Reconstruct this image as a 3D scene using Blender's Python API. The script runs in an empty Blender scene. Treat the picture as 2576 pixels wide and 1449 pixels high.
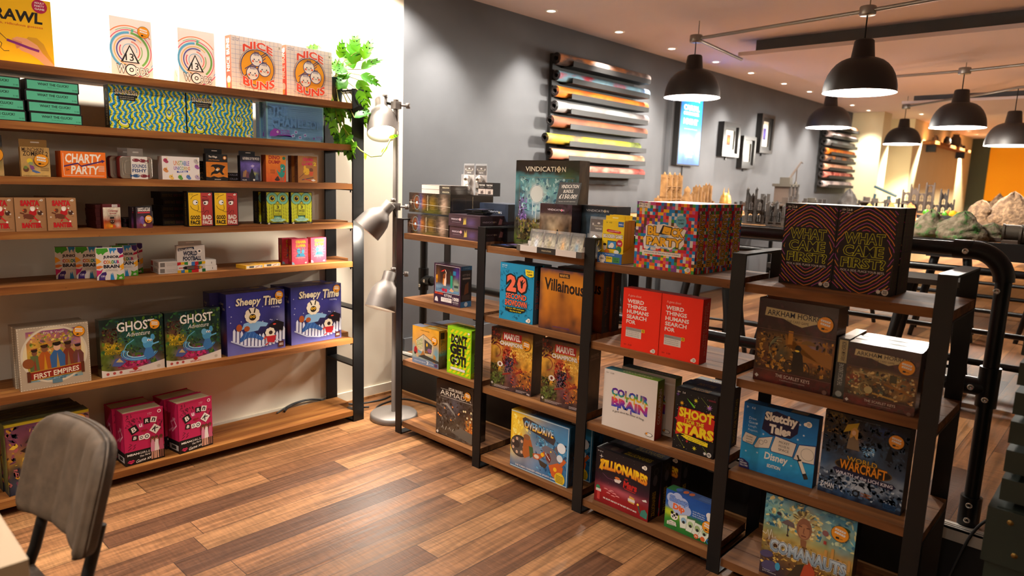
import bpy, math, random
from mathutils import Vector, Matrix, noise
R_=math.radians; PI=math.pi
random.seed(7)
S=bpy.context.scene; COL=S.collection
# ---------------- camera, world, exposure ----------------
cam=bpy.data.objects.new('camera',bpy.data.cameras.new('camera')); COL.objects.link(cam)
cam.data.sensor_width=36; cam.data.lens=23.967; cam.data.clip_start=.05
FWD=Vector((0.72563,0.66995,-0.15752)); RGT=Vector((0.68248,-0.73009,0.03406)); DWN=FWD.cross(RGT)
FWD.normalize(); RGT=(RGT-FWD*RGT.dot(FWD)).normalized(); DWN=FWD.cross(RGT).normalized()
cam.matrix_world=Matrix(((RGT.x,-DWN.x,-FWD.x,0),(RGT.y,-DWN.y,-FWD.y,0),(RGT.z,-DWN.z,-FWD.z,1.42),(0,0,0,1)))
cam.data.dof.use_dof=True; cam.data.dof.focus_distance=3.0; cam.data.dof.aperture_fstop=2.4
S.camera=cam
S.view_settings.view_transform='Standard'; S.view_settings.look='None'; S.view_settings.gamma=1
S.view_settings.exposure=0.35; S.view_settings.use_curve_mapping=False
wd=bpy.data.worlds.new('world'); S.world=wd; wd.use_nodes=True
wd.node_tree.nodes['Background'].inputs[0].default_value=(1,.85,.7,1); wd.node_tree.nodes['Background'].inputs[1].default_value=.05
WARM=(1,.86,.70); NEUT=(1,.93,.84)
POW_SPOT=105; POW_PEND=92; POW_HEAD=26; POW_SHOP=66
def spot(loc,tgt,power,size,blend,color=WARM,rad=.03,parent=None):
    l=bpy.data.lights.new('spot','SPOT'); l.energy=power; l.spot_size=R_(size); l.spot_blend=blend; l.color=color; l.shadow_soft_size=rad
    o=bpy.data.objects.new('spot',l); COL.objects.link(o); o.location=loc
    o.rotation_euler=(Vector(tgt)-Vector(loc)).to_track_quat('-Z','Y').to_euler()
    return o
def plight(loc,power,color=WARM,rad=.05):
    l=bpy.data.lights.new('bulb','POINT'); l.energy=power; l.color=color; l.shadow_soft_size=rad
    o=bpy.data.objects.new('bulb',l); COL.objects.link(o); o.location=loc; return o
# ---------------- materials ----------------
def lin(h):
    if not isinstance(h,str): return tuple(h)
    h=h.lstrip('#')
    if len(h)==3: h=''.join(a+a for a in h)
    r=[]
    for i in (0,2,4):
        v=int(h[i:i+2],16)/255; r.append(v/12.92 if v<=.04045 else ((v+.055)/1.055)**2.4)
    return tuple(r)
M={}
def mat(name,col='#888',rough=.5,metal=0,spec=.5,emit=None,estr=1,trans=0,coat=0,alpha=1):
    m=bpy.data.materials.new(name); m.use_nodes=True; b=m.node_tree.nodes['Principled BSDF']
    b.inputs['Base Color'].default_value=(*lin(col),1); b.inputs['Roughness'].default_value=rough; b.inputs['Metallic'].default_value=metal
    b.inputs['Specular IOR Level'].default_value=spec; b.inputs['Transmission Weight'].default_value=trans; b.inputs['Coat Weight'].default_value=coat
    b.inputs['Coat Roughness'].default_value=.1; b.inputs['Alpha'].default_value=alpha
    if emit: b.inputs['Emission Color'].default_value=(*lin(emit),1); b.inputs['Emission Strength'].default_value=estr
    M[name]=m; return m
def nt(m): 
    n=m.node_tree.nodes; l=m.node_tree.links; return n,l,n['Principled BSDF']
def attrmat(name,rough,coat=0,spec=.5,emit=0):
    m=mat(name,'#fff',rough,coat=coat,spec=spec); n,l,b=nt(m); a=n.new('ShaderNodeAttribute'); a.attribute_name='Col'
    l.new(a.outputs['Color'],b.inputs['Base Color'])
    if emit: l.new(a.outputs['Color'],b.inputs['Emission Color']); b.inputs['Emission Strength'].default_value=emit
    return m
attrmat('print',.55,spec=.35); attrmat('gloss',.32,coat=.25); attrmat('wrap',.25,coat=.7); attrmat('screen',.3,emit=.75)
mat('black_steel','#0c0b0b',.45,.0,spec=.4); mat('black_pipe','#0b0a0a',.38,.3); mat('chrome','#d8d4cc',.18,1); mat('galv','#9a9690',.4,.8); mat('alu','#cfcac0',.5,.25)
mat('lamp_metal','#7d756f',.5,.55); mat('lamp_black','#1c1613',.5,.1); mat('lamp_white','#fbf7ee',.6); mat('glow','#fff',.5,emit='#fff1dc',estr=14)
mat('glow_soft','#fff',.5,emit='#fff0dc',estr=9)
mat('cable','#0b0b0b',.5); mat('pvc_black','#141312',.6); mat('clear','#ffffff',.06,spec=.6,alpha=.13)
mat('pot','#12333a',.4); mat('stem','#8a8a3a',.6); mat('white_card','#e9e2d8',.6); mat('brass_screw','#8f7440',.35,1)
mat('terra_tan','#a5793f',.85); mat('terra_dark','#2a2320',.8); mat('terra_brown','#40332a',.85); mat('gunmetal','#4c463d',.5,.5); mat('gold','#b98b45',.45,.6)
mat('orange_rock','#c2622a',.9); mat('green_metal','#1e2a20',.6); mat('mould','#120f0d',.32,spec=.5); mat('mount_board','#ece4d2',.8)
mat('banner','#f2a900',.8); mat('table_beige','#9a8262',.55)
def noisemat(name,c1,c2,scale=6,rough=.85,bump=.3,c3=None,detail=6):
    m=mat(name,c1,rough); n,l,b=nt(m); tc=n.new('ShaderNodeTexCoord'); nz=n.new('ShaderNodeTexNoise'); nz.inputs['Scale'].default_value=scale; nz.inputs['Detail'].default_value=detail
    cr=n.new('ShaderNodeValToRGB'); e=cr.color_ramp.elements; e[0].position=.35; e[0].color=(*lin(c1),1); e[1].position=.65; e[1].color=(*lin(c2),1)
    if c3: x=e.new(.52); x.color=(*lin(c3),1)
    l.new(tc.outputs['Object'],nz.inputs['Vector']); l.new(nz.outputs['Fac'],cr.inputs[0]); l.new(cr.outputs[0],b.inputs['Base Color'])
    if bump:
        bp=n.new('ShaderNodeBump'); bp.inputs['Strength'].default_value=bump; bp.inputs['Distance'].default_value=.02; l.new(nz.outputs['Fac'],bp.inputs['Height']); l.new(bp.outputs[0],b.inputs['Normal'])
    return m
noisemat('wall_white','#dcd0bb','#e0d5c2',3,.9,.04); noisemat('wall_dark','#56575a','#5b5c5f',4,.75,.05); noisemat('ceil','#dccfd0','#dfd2d3',2,.9,.02)
noisemat('wall_cream','#dccfa6','#e0d4ae',2,.9,.02); noisemat('wall_green','#3d4637','#414a3b',2,.85,.03)
noisemat('rock_tan','#4f3a28','#7c6146',34,.95,1.0,'#664f38'); noisemat('rock_green','#6e6250','#275218',22,.95,1.0,'#554c3a'); noisemat('leather','#42311f','#503d2a',26,.8,.12)
noisemat('ruin','#6e4c26','#8a6438',22,.85,.5); noisemat('darkruin','#1c1714','#332b26',20,.8,.5); noisemat('leaf','#3f8f1e','#63b32c',7,.4,.05)
noisemat('riser_dark','#1b1c1d','#222324',5,.6,.05)
def woodmat(name,c1,c2,c3,axis=0,rough=.5,scale=1.0,knots=True):
    m=mat(name,c1,rough,spec=.25); n,l,b=nt(m); tc=n.new('ShaderNodeTexCoord'); mp=n.new('ShaderNodeMapping'); s=[22*scale]*3; s[axis]=1.6*scale; mp.inputs['Scale'].default_value=s
    nz=n.new('ShaderNodeTexNoise'); nz.inputs['Scale'].default_value=1; nz.inputs['Detail'].default_value=8; nz.inputs['Distortion'].default_value=.8
    l.new(tc.outputs['Object'],mp.inputs[0]); l.new(mp.outputs[0],nz.inputs['Vector'])
    cr=n.new('ShaderNodeValToRGB'); e=cr.color_ramp.elements; e[0].position=.3; e[0].color=(*lin(c1),1); e[1].position=.72; e[1].color=(*lin(c3),1); x=e.new(.5); x.color=(*lin(c2),1)
    l.new(nz.outputs['Fac'],cr.inputs[0]); src=cr.outputs[0]
    if knots:
        mp2=n.new('ShaderNodeMapping'); s2=[9]*3; s2[axis]=4; mp2.inputs['Scale'].default_value=s2; vo=n.new('ShaderNodeTexVoronoi'); l.new(tc.outputs['Object'],mp2.inputs[0]); l.new(mp2.outputs[0],vo.inputs['Vector'])
        r2=n.new('ShaderNodeValToRGB'); r2.color_ramp.elements[0].position=.02; r2.color_ramp.elements[0].color=(.12,.1,.09,1); r2.color_ramp.elements[1].position=.09; r2.color_ramp.elements[1].color=(1,1,1,1)
        mx=n.new('ShaderNodeMix'); mx.data_type='RGBA'; mx.blend_type='MULTIPLY'; mx.inputs[0].default_value=.75; l.new(vo.outputs['Distance'],r2.inputs[0]); l.new(src,mx.inputs[6]); l.new(r2.outputs[0],mx.inputs[7]); src=mx.outputs[2]
    l.new(src,b.inputs['Base Color']); bp=n.new('ShaderNodeBump'); bp.inputs['Strength'].default_value=.15; bp.inputs['Distance'].default_value=.01; l.new(nz.outputs['Fac'],bp.inputs['Height']); l.new(bp.outputs[0],b.inputs['Normal'])
    return m
woodmat('wood_x','#6b3c18','#8a5526','#ab7438',0,.65); woodmat('wood_y','#55341a','#724824','#906034',1,.75); woodmat('wood_plain','#7a5230','#9a6d42','#ad8052',1,knots=False)
def floormat():
    m=mat('floor_planks','#777',.42,spec=.3); n,l,b=nt(m)
    def mth(op,a=None,bb=None,c=None):
        k=n.new('ShaderNodeMath'); k.operation=op
        for i,v in enumerate((a,bb,c)):
            if v is None: continue
            if isinstance(v,(int,float)): k.inputs[i].default_value=v
            else: l.new(v,k.inputs[i])
        return k.outputs[0]
    tc=n.new('ShaderNodeTexCoord'); sp=n.new('ShaderNodeSeparateXYZ'); l.new(tc.outputs['Object'],sp.inputs[0])
    W_=.128; L_=1.05
    row=mth('FLOOR',mth('DIVIDE',sp.outputs[1],W_)); wn=n.new('ShaderNodeTexWhiteNoise'); wn.noise_dimensions='1D'; l.new(row,wn.inputs['W'])
    xo=mth('ADD',mth('DIVIDE',sp.outputs[0],L_),mth('MULTIPLY',wn.outputs['Value'],7.3)); colm=mth('FLOOR',xo)
    cv=n.new('ShaderNodeCombineXYZ'); l.new(row,cv.inputs[0]); l.new(colm,cv.inputs[1]); w2=n.new('ShaderNodeTexWhiteNoise'); w2.noise_dimensions='2D'; l.new(cv.outputs[0],w2.inputs['Vector'])
    cr=n.new('ShaderNodeValToRGB'); e=cr.color_ramp.elements; cols=['#4e2f1b','#6e4629','#8b5f3b','#5d391f','#996d45','#7a5030']
    e[0].position=0; e[0].color=(*lin(cols[0]),1); e[1].position=1; e[1].color=(*lin(cols[-1]),1)
    for i in range(1,5): x=e.new(i/5); x.color=(*lin(cols[i]),1)
    l.new(w2.outputs['Value'],cr.inputs[0])
    # grain
    mp=n.new('ShaderNodeCombineXYZ'); l.new(mth('MULTIPLY',sp.outputs[0],2.2),mp.inputs[0]); l.new(mth('MULTIPLY',sp.outputs[1],34),mp.inputs[1]); l.new(mth('MULTIPLY',w2.outputs['Value'],50),mp.inputs[2])
    nz=n.new('ShaderNodeTexNoise'); nz.inputs['Scale'].default_value=1; nz.inputs['Detail'].default_value=7; nz.inputs['Distortion'].default_value=1.1; l.new(mp.outputs[0],nz.inputs['Vector'])
    g=n.new('ShaderNodeMapRange'); g.inputs[1].default_value=.28; g.inputs[2].default_value=.72; g.inputs[3].default_value=.5; g.inputs[4].default_value=1.38; l.new(nz.outputs['Fac'],g.inputs[0])
    # fine cross saw marks
    mp3=n.new('ShaderNodeCombineXYZ'); l.new(mth('MULTIPLY',sp.outputs[0],120),mp3.inputs[0]); l.new(mth('MULTIPLY',sp.outputs[1],12),mp3.inputs[1]); l.new(w2.outputs['Value'],mp3.inputs[2])
    nz3=n.new('ShaderNodeTexNoise'); nz3.inputs['Scale'].default_value=1; nz3.inputs['Detail'].default_value=3; l.new(mp3.outputs[0],nz3.inputs['Vector'])
    g3=n.new('ShaderNodeMapRange'); g3.inputs[1].default_value=.35; g3.inputs[2].default_value=.65; g3.inputs[3].default_value=.82; g3.inputs[4].default_value=1.1; l.new(nz3.outputs['Fac'],g3.inputs[0])
    fy=mth('FRACT',mth('DIVIDE',sp.outputs[1],W_)); fx=mth('FRACT',xo)
    sy=mth('GREATER_THAN',mth('MINIMUM',fy,mth('SUBTRACT',1,fy)),.012); sx=mth('GREATER_THAN',mth('MINIMUM',fx,mth('SUBTRACT',1,fx)),.0016)
    seam=mth('MULTIPLY_ADD',mth('MULTIPLY',sx,sy),.7,.3)
    k=mth('MULTIPLY',mth('MULTIPLY',g.outputs[0],g3.outputs[0]),seam); vm=n.new('ShaderNodeVectorMath'); vm.operation='SCALE'; l.new(cr.outputs[0],vm.inputs[0]); l.new(k,vm.inputs['Scale'])
    l.new(vm.outputs[0],b.inputs['Base Color']); bp=n.new('ShaderNodeBump'); bp.inputs['Strength'].default_value=.25; bp.inputs['Distance'].default_value=.004; l.new(k,bp.inputs['Height']); l.new(bp.outputs[0],b.inputs['Normal'])
    rr=n.new('ShaderNodeMapRange'); rr.inputs[3].default_value=.36; rr.inputs[4].default_value=.58; l.new(nz.outputs['Fac'],rr.inputs[0]); l.new(rr.outputs[0],b.inputs['Roughness'])
floormat()
# ---------------- mesh builder ----------------
class MB:
    def __init__(s): s.v=[];s.f=[];s.c=[];s.m=[];s.mats=[];s.sm=[]
    def mi(s,m):
        if m not in s.mats: s.mats.append(m)
        return s.mats.index(m)
    def add(s,vs,fs,col=(1,1,1),m='print',X=None,smooth=False,pv=None):
        o=len(s.v); s.v+= [tuple(X@Vector(p)) for p in vs] if X else [tuple(p) for p in vs]
        k=s.mi(m); col=lin(col)
        for f in fs:
            s.f.append(tuple(i+o for i in f)); s.m.append(k); s.sm.append(smooth)
            if pv: s.c+= [pv[i] for i in f]
            else: s.c+=[col]*len(f)
        return s
    def box(s,a,b,m='print',col=(1,1,1),X=None,cols=None,skip=()):
        x0,y0,z0=a;x1,y1,z1=b
        vs=[(x0,y0,z0),(x1,y0,z0),(x1,y1,z0),(x0,y1,z0),(x0,y0,z1),(x1,y0,z1),(x1,y1,z1),(x0,y1,z1)]
        fs=dict(bottom=(0,3,2,1),top=(4,5,6,7),front=(0,1,5,4),right=(1,2,6,5),back=(2,3,7,6),left=(3,0,4,7))
        for k,f in fs.items():
            if k in skip: continue
            s.add(vs,[f],(cols or {}).get(k,col),m,X)
        return s
    def tube(s,path,r,m='black_pipe',seg=12,col=(1,1,1),X=None,caps=True,closed=False):
        P=[Vector(p) for p in path]; n=len(P); rr=r if isinstance(r,(list,tuple)) else [r]*n
        vs=[];t0=None
        for i,p in enumerate(P):
            t=(P[min(i+1,n-1)]-P[max(i-1,0)]).normalized()
            if t0 is None:
                u=t.orthogonal().normalized()
            else: u=(u-t*u.dot(t)).normalized()
            t0=t; w=t.cross(u)
            for k in range(seg):
                a=2*PI*k/seg; vs.append(p+(u*math.cos(a)+w*math.sin(a))*rr[i])
        fs=[(i*seg+k,i*seg+(k+1)%seg,(i+1)*seg+(k+1)%seg,(i+1)*seg+k) for i in range(n-1) for k in range(seg)]
        s.add(vs,fs,col,m,X,True)
        if caps: s.add(vs,[tuple(range(seg))[::-1],tuple(range((n-1)*seg,n*seg))],col,m,X)
        return s
    def lathe(s,prof,m,seg=24,X=None,col=(1,1,1),smooth=True):
        vs=[];n=len(prof)
        for r,z in prof:
            for k in range(seg): a=2*PI*k/seg; vs.append((r*math.cos(a),r*math.sin(a),z))
        fs=[(i*seg+k,i*seg+(k+1)%seg,(i+1)*seg+(k+1)%seg,(i+1)*seg+k) for i in range(n-1) for k in range(seg)]
        return s.add(vs,fs,col,m,X,smooth)
    def cyl(s,a,b,r,m,seg=16,col=(1,1,1),X=None): return s.tube([a,b],r,m,seg,col,X)
    def prism(s,poly,d0,d1,m,axis='y',col=(1,1,1),X=None):
        n=len(poly)
        def P(p,d): return (p[0],d,p[1]) if axis=='y' else ((d,p[0],p[1]) if axis=='x' else (p[0],p[1],d))
        vs=[P(p,d0) for p in poly]+[P(p,d1) for p in poly]
        fs=[tuple(range(n)),tuple(range(n,2*n))[::-1]]+[(i,(i+1)%n,n+(i+1)%n,n+i)[::-1] for i in range(n)]
        return s.add(vs,fs,col,m,X)
    def build(s,name,parent=None,loc=None,rz=0,bevel=0,me_only=False):
        me=bpy.data.meshes.new(name); me.from_pydata(s.v,[],s.f)
        for k in s.mats: me.materials.append(M[k])
        me.polygons.foreach_set('material_index',s.m); me.polygons.foreach_set('use_smooth',s.sm)
        if any(k in ('print','gloss','wrap','screen') for k in s.mats):
            a=me.color_attributes.new('Col','FLOAT_COLOR','CORNER'); fl=[]
            for c in s.c: fl+= [c[0],c[1],c[2],1]
            a.data.foreach_set('color',fl)
        me.update()
        o=bpy.data.objects.new(name,me); COL.objects.link(o)
        if parent: o.parent=parent
        if loc: o.location=loc
        o.rotation_euler=(0,0,rz)
        if bevel:
            b=o.modifiers.new('bevel','BEVEL'); b.width=bevel; b.segments=2; b.limit_method='ANGLE'
        return o
def tag(o,label=None,cat=None,group=None,kind=None):
    if label: o['label']=label
    if cat: o['category']=cat
    if group: o['group']=group
    if kind: o['kind']=kind
    return o
def empty(name,loc=(0,0,0),rz=0):
    o=bpy.data.objects.new(name,None); COL.objects.link(o); o.location=loc; o.rotation_euler=(0,0,rz); o.empty_display_size=.05; return o
def dup(o,loc=None,label=None,rz=None,keep=True,group=None):
    r=o.copy(); COL.objects.link(r)
    if loc is not None: r.location=loc
    if rz is not None: r.rotation_euler=(0,0,rz)
    if label: r['label']=label
    if group: r['group']=group
    if keep:
        for ch in list(o.children):
            c=ch.copy(); COL.objects.link(c); c.parent=r
            for g in list(ch.children):
                d=g.copy(); COL.objects.link(d); d.parent=c
    return r
def Tm(loc=(0,0,0),rx=0,ry=0,rz=0,s=1): return Matrix.Translation(loc)@Matrix.Rotation(rz,4,'Z')@Matrix.Rotation(ry,4,'Y')@Matrix.Rotation(rx,4,'X')@Matrix.Scale(s,4)
# ---------------- printed artwork ----------------
_tc={}
def glyphs(t,b,sh):
    k=(t,b,sh)
    if k not in _tc:
        cu=bpy.data.curves.new('t','FONT'); cu.body=t; cu.size=1; cu.offset=b; cu.shear=sh; cu.resolution_u=2; cu.align_x='LEFT'
        o=bpy.data.objects.new('t',cu); me=o.to_mesh(); _tc[k]=([tuple(v.co[:2]) for v in me.vertices],[tuple(p.vertices) for p in me.polygons])
        o.to_mesh_clear(); bpy.data.objects.remove(o); bpy.data.curves.remove(cu)
    return _tc[k]
class Art:
    """flat print on one face; x,y run 0..1 over the face, y upwards"""
    def __init__(s,w,h): s.w=w;s.h=h;s.L=[];s.z=2e-4
    def put(s,pts,fs,col=None,pv=None):
        s.L.append(([(x*s.w,y*s.h,s.z) for x,y in pts],fs,lin(col) if col is not None else (1,1,1),pv)); s.z+=2.5e-5; return s
    def r(s,x0,y0,x1,y1,c): return s.put([(x0,y0),(x1,y0),(x1,y1),(x0,y1)],[(0,1,2,3)],c)
    def p(s,pts,c): return s.put(pts,[tuple(range(len(pts)))],c)
    def e(s,cx,cy,rx,ry=None,c='#fff',n=26,a0=0,a1=360,rot=0):
        if ry is None: ry=rx*s.w/s.h
        q=[]; cr,sr=math.cos(R_(rot)),math.sin(R_(rot)); asp=s.w/s.h
        for i in range(n if a1-a0>=360 else n+1):
            a=R_(a0+(a1-a0)*i/n); X=rx*math.cos(a); Y=ry*math.sin(a)/asp; q.append((cx+X*cr-Y*sr,cy+(X*sr+Y*cr)*asp))
        if a1-a0<360: q.append((cx,cy))
        return s.p(q,c)
    def ring(s,cx,cy,rx,ry,t,c,a0=0,a1=360,n=40):
        asp=s.w/s.h
        if ry is None: ry=rx*asp
        q=[(cx+rx*math.cos(R_(a0+(a1-a0)*i/n)),cy+ry*math.sin(R_(a0+(a1-a0)*i/n))) for i in range(n+1)]
        return s.l(q,t,c)
    def l(s,pts,t,c):
        run=[]
        if any(not(-.001<=x<=1.001 and -.001<=y<=1.001) for x,y in pts):
            for p in list(pts)+[(9,9)]:
                if 0<=p[0]<=1 and 0<=p[1]<=1: run.append(p)
                else:
                    if len(run)>1: s.l(run,t,c)
                    run=[]
            return s
        W=[Vector((x*s.w,y*s.h)) for x,y in pts]; n=len(W); A=[];h=t*s.w/2
        for i in range(n):
            d=W[min(i+1,n-1)]-W[max(i-1,0)]
            if d.length<1e-9: d=Vector((1,0))
            d.normalize(); k=Vector((-d.y,d.x))*h; A+= [W[i]+k,W[i]-k]
        return s.put([(v.x/s.w,v.y/s.h) for v in A],[(2*i,2*i+1,2*i+3,2*i+2) for i in range(n-1)],c)
    def fn(s,nx,ny,f):
        pts=[(i/nx,j/ny) for j in range(ny+1) for i in range(nx+1)]; W=nx+1
        return s.put(pts,[(j*W+i,j*W+i+1,(j+1)*W+i+1,(j+1)*W+i) for j in range(ny) for i in range(nx)],None,[f(x,y) for x,y in pts])
    def detail(s,seed,n,pal,x0=0,y0=0,x1=1,y1=1,a=.01,b=.04):
        # many small irregular brush marks, one print layer
        rnd=random.Random(seed); pts=[];fs=[];pv=[]; pl=[lin(c) for c in pal]; k=s.w/s.h
        for _ in range(n):
            cx=rnd.uniform(x0,x1);cy=rnd.uniform(y0,y1);r=rnd.uniform(a,b);an=rnd.uniform(0,6.28);e=rnd.uniform(.25,.8);o=len(pts);m=rnd.choice((4,5,6))
            for i in range(m):
                q=6.28*i/m; rr=r*rnd.uniform(.6,1.2); X=rr*math.cos(q);Y=rr*e*math.sin(q); pts.append((min(x1,max(x0,cx+X*math.cos(an)-Y*math.sin(an))),min(y1,max(y0,cy+(X*math.sin(an)+Y*math.cos(an))*k))))
            fs.append(tuple(range(o,o+m))); pv+=[rnd.choice(pl)]*m
        return s.put(pts,fs,None,pv)
    def star(s,cx,cy,r,c,n=5,k=.45,rot=90):
        asp=s.w/s.h; return s.p([(cx+r*(1 if i%2==0 else k)*math.cos(R_(rot+180*i/n)),cy+r*asp*(1 if i%2==0 else k)*math.sin(R_(rot+180*i/n))) for i in range(2*n)],c)
    def t(s,t,x0,y0,x1,y1,c,b=.015,sh=0,o=None,arc=0,rot=0,vert=False,sl=0):
        V,F=glyphs(t,b,sh); xs=[v[0] for v in V]; ys=[v[1] for v in V]
        if not V: return s
        a,bb,cc,d=min(xs),max(xs),min(ys),max(ys); 
        def tf(v):
            u=(v[0]-a)/(bb-a); w=(v[1]-cc)/(d-cc)
            if vert: # reads upwards
                return (x0+(x1-x0)*(1-w),y0+(y1-y0)*u)
            X=x0+(x1-x0)*u; Y=y0+(y1-y0)*w+arc*(1-(2*u-1)**2)+sl*(u-.5)
            if rot:
                mx=(x0+x1)/2*s.w;my=(y0+y1)/2*s.h; dx=X*s.w-mx;dy=Y*s.h-my; q=R_(rot); X=(mx+dx*math.cos(q)-dy*math.sin(q))/s.w; Y=(my+dx*math.sin(q)+dy*math.cos(q))/s.h
            return (X,Y)
        if o:
            for oc,ob in (o if isinstance(o,list) else [o]):
                V2,F2=glyphs(t,b+ob,sh); s.put([tf(v) for v in V2],F2,oc)
        if callable(c): return s.put([tf(v) for v in V],F,None,[lin(c((v[0]-a)/(bb-a),(v[1]-cc)/(d-cc))) for v in V])
        return s.put([tf(v) for v in V],F,c)
    def paint(s,stops,blobs=(),x0=0,y0=0,x1=1,y1=1,n=(44,44),amp=.12,sc=6,seed=0):
        st=[(p,lin(c)) for p,c in stops]; B=[(b[0],b[1],b[2],b[3],lin(b[4]),b[5],b[6] if len(b)>6 else 1) for b in blobs]
        pts=[];pv=[]
        for j in range(n[1]+1):
            for i in range(n[0]+1):
                u=i/n[0];v=j/n[1]; k=noise.noise(Vector((u*sc,v*sc,seed)))+.5*noise.noise(Vector((u*sc*2.3,v*sc*2.3,seed+5)))
                vv=min(1,max(0,v+k*.04)); c=st[0][1]
                for q in range(len(st)-1):
                    if vv>=st[q][0]: f=min(1,(vv-st[q][0])/max(1e-6,st[q+1][0]-st[q][0])); c=tuple(A*(1-f)+D*f for A,D in zip(st[q][1],st[q+1][1]))
                uu=u+k*.02;wv=v+k*.02
                for bx,by,rx,ry,bc,al,pw in B:
                    d=((uu-bx)/rx)**2+((wv-by)/ry)**2; a=al*math.exp(-d**pw)
                    if a>.004: c=tuple(A*(1-a)+D*a for A,D in zip(c,bc))
                k2=max(.2,1+amp*2.2*k); pts.append((x0+(x1-x0)*u,y0+(y1-y0)*v)); pv.append(tuple(max(0,min(1,q*k2)) for q in c))
        W=n[0]+1
        return s.put(pts,[(j*W+i,j*W+i+1,(j+1)*W+i+1,(j+1)*W+i) for j in range(n[1]) for i in range(n[0])],None,pv)
    def onto(s,mb,X,m='print'):
        for pts,fs,c,pv in s.L: mb.add(pts,fs,c,m,X,pv=pv)
def faceX(face,w,h,d):
    # matrix mapping (u,v,n) to box local (x 0..w, y 0..d, z 0..h)
    if face=='front': return Matrix(((1,0,0,0),(0,0,-1,0),(0,1,0,0),(0,0,0,1)))
    if face=='right': return Matrix(((0,0,1,w),(1,0,0,0),(0,1,0,0),(0,0,0,1)))
    if face=='left': return Matrix(((0,0,-1,0),(-1,0,0,d),(0,1,0,0),(0,0,0,1)))
    if face=='top': return Matrix(((1,0,0,0),(0,1,0,0),(0,0,1,h),(0,0,0,1)))
def sticker(parent,w,h,cx,cy,r,d,scale=1):
    """round orange price label stuck on the front"""
    A=Art(w,h); A.z=.0026
    A.e(cx,cy,r,None,'#20150c',30); A.e(cx,cy,r*.95,None,'#e8961e',30); k=w/h
    for q in (.28,-.12): 
        A.p([(cx-r*.62,cy+(q+.10)*r*k),(cx+r*.55,cy+(q-.10)*r*k),(cx+r*.62,cy+(q+.14)*r*k),(cx-r*.55,cy+(q+.34)*r*k)],'#f0e6dc')
        for i in range(4): A.l([(cx-r*.4+i*r*.24,cy+(q+.12-.03*i)*r*k),(cx-r*.32+i*r*.24,cy+(q+.22-.03*i)*r*k)],.05*r,'#8a7a70')
    A.r(cx-r*.42,cy-r*k*.66,cx-r*.05,cy-r*k*.42,'#1c140e'); A.r(cx+.0*r,cy-r*k*.62,cx+r*.35,cy-r*k*.55,'#5a3a10')
    mb=MB(); A.onto(mb,Tm((-w/2,-d/2,0))@faceX('front',w,h,d),'gloss'); return mb.build('price_sticker',parent)
def gbox(name,label,cat,at,yaw,w,h,d,base='#222',front=None,right=None,left=None,top=None,cols=None,m='print',st=None,group=None,extra=None,lean=0,lip=0):
    """a closed box; at = bottom left front corner as seen from the front; local x along the front, y into the shelf"""
    mb=MB(); X=Tm((-w/2,-d/2,0))
    mb.box((0,0,0),(w,d,h),m,base,X,cols)
    if lip: # lid edge line a little proud round the sides
        mb.box((-.0008,d*.12,-0),(w+.0008,d*.14,h+.0008),m,lip if isinstance(lip,str) else '#111',X)
    for fn,A in (('front',front),('right',right),('left',left),('top',top)):
        if A: A.onto(mb,X@faceX(fn,w,h,d),m)
    if extra: extra(mb,X)
    y=R_(yaw); c=Vector((at[0]+math.cos(y)*w/2-math.sin(y)*d/2, at[1]+math.sin(y)*w/2+math.cos(y)*d/2, at[2]+4e-4))
    o=mb.build(name,loc=c,rz=y); tag(o,label,cat,group)
    if lean: o.rotation_euler=(R_(lean),0,y)
    if st: sticker(o,w,h,st[0],st[1],st[2],d)
    return o
def behind(o,dist,n,labels,side=0,up=0):
    """copies of o standing directly behind it"""
    y=o.rotation_euler.z; out=[]
    for i in range(n):
        L=o.location+Vector((-math.sin(y)*dist[i] + math.cos(y)*(side if not isinstance(side,list) else side[i]), math.cos(y)*dist[i]+math.sin(y)*(side if not isinstance(side,list) else side[i]), up))
        out.append(dup(o,L,labels[i],keep=False))
    return out
# ---------------- the room ----------------
def struct(name,mb,**k): o=mb.build(name,**k); o['kind']='structure'; return o
XR=2.735; YW=3.52; ZP=.26; ZC=2.6
struct('floor',MB().box((-2.6,-3.0,-.1),(XR+.02,YW,0),'floor_planks'))
struct('floor_platform',MB().box((XR,-4.5,ZP-.1),(18,4.2,ZP),'floor_planks'))
struct('trim_1',MB().box((XR-.012,-4.5,0.0),(XR,YW,ZP-.03),'riser_dark'))
tb=MB(); tb.box((XR-.026,-4.5,ZP-.04),(XR-.002,YW,ZP+.004),'alu'); tb.box((XR-.026,-4.5,ZP),(XR+.035,YW,ZP+.004),'alu')
for i in range(3): tb.box((XR-.018+i*.014,-4.5,ZP+.004),(XR-.013+i*.014,YW,ZP+.007),'alu')
struct('trim_2',tb)
struct('wall_left',MB().box((-2.6,YW,0),(XR+.01,YW+.12,ZC),'wall_white'))
struct('wall_dark',MB().box((XR+.01,YW,0),(11.35,YW+.12,ZC),'wall_dark'))
struct('wall_front',MB().box((-2.72,-3.1,0),(-2.6,YW+.1,ZC),'wall_white'))
struct('wall_right',MB().box((-2.7,-4.6,0),(18,-4.5,ZC),'wall_white'))
struct('wall_back',MB().box((17.4,-4.5,0),(17.52,3.2,ZC),'wall_green'))
wc=MB(); wc.box((11.35,3.08,0),(11.75,4.2,ZC),'wall_cream'); wc.box((11.75,3.36,0),(12.6,4.2,ZC),'wall_cream'); wc.box((12.6,2.95,0),(17.4,4.2,ZC),'wall_cream')
struct('wall_cream',wc)
struct('ceiling',MB().box((-2.6,-4.5,ZC),(18,4.2,ZC+.1),'ceil'))
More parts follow.
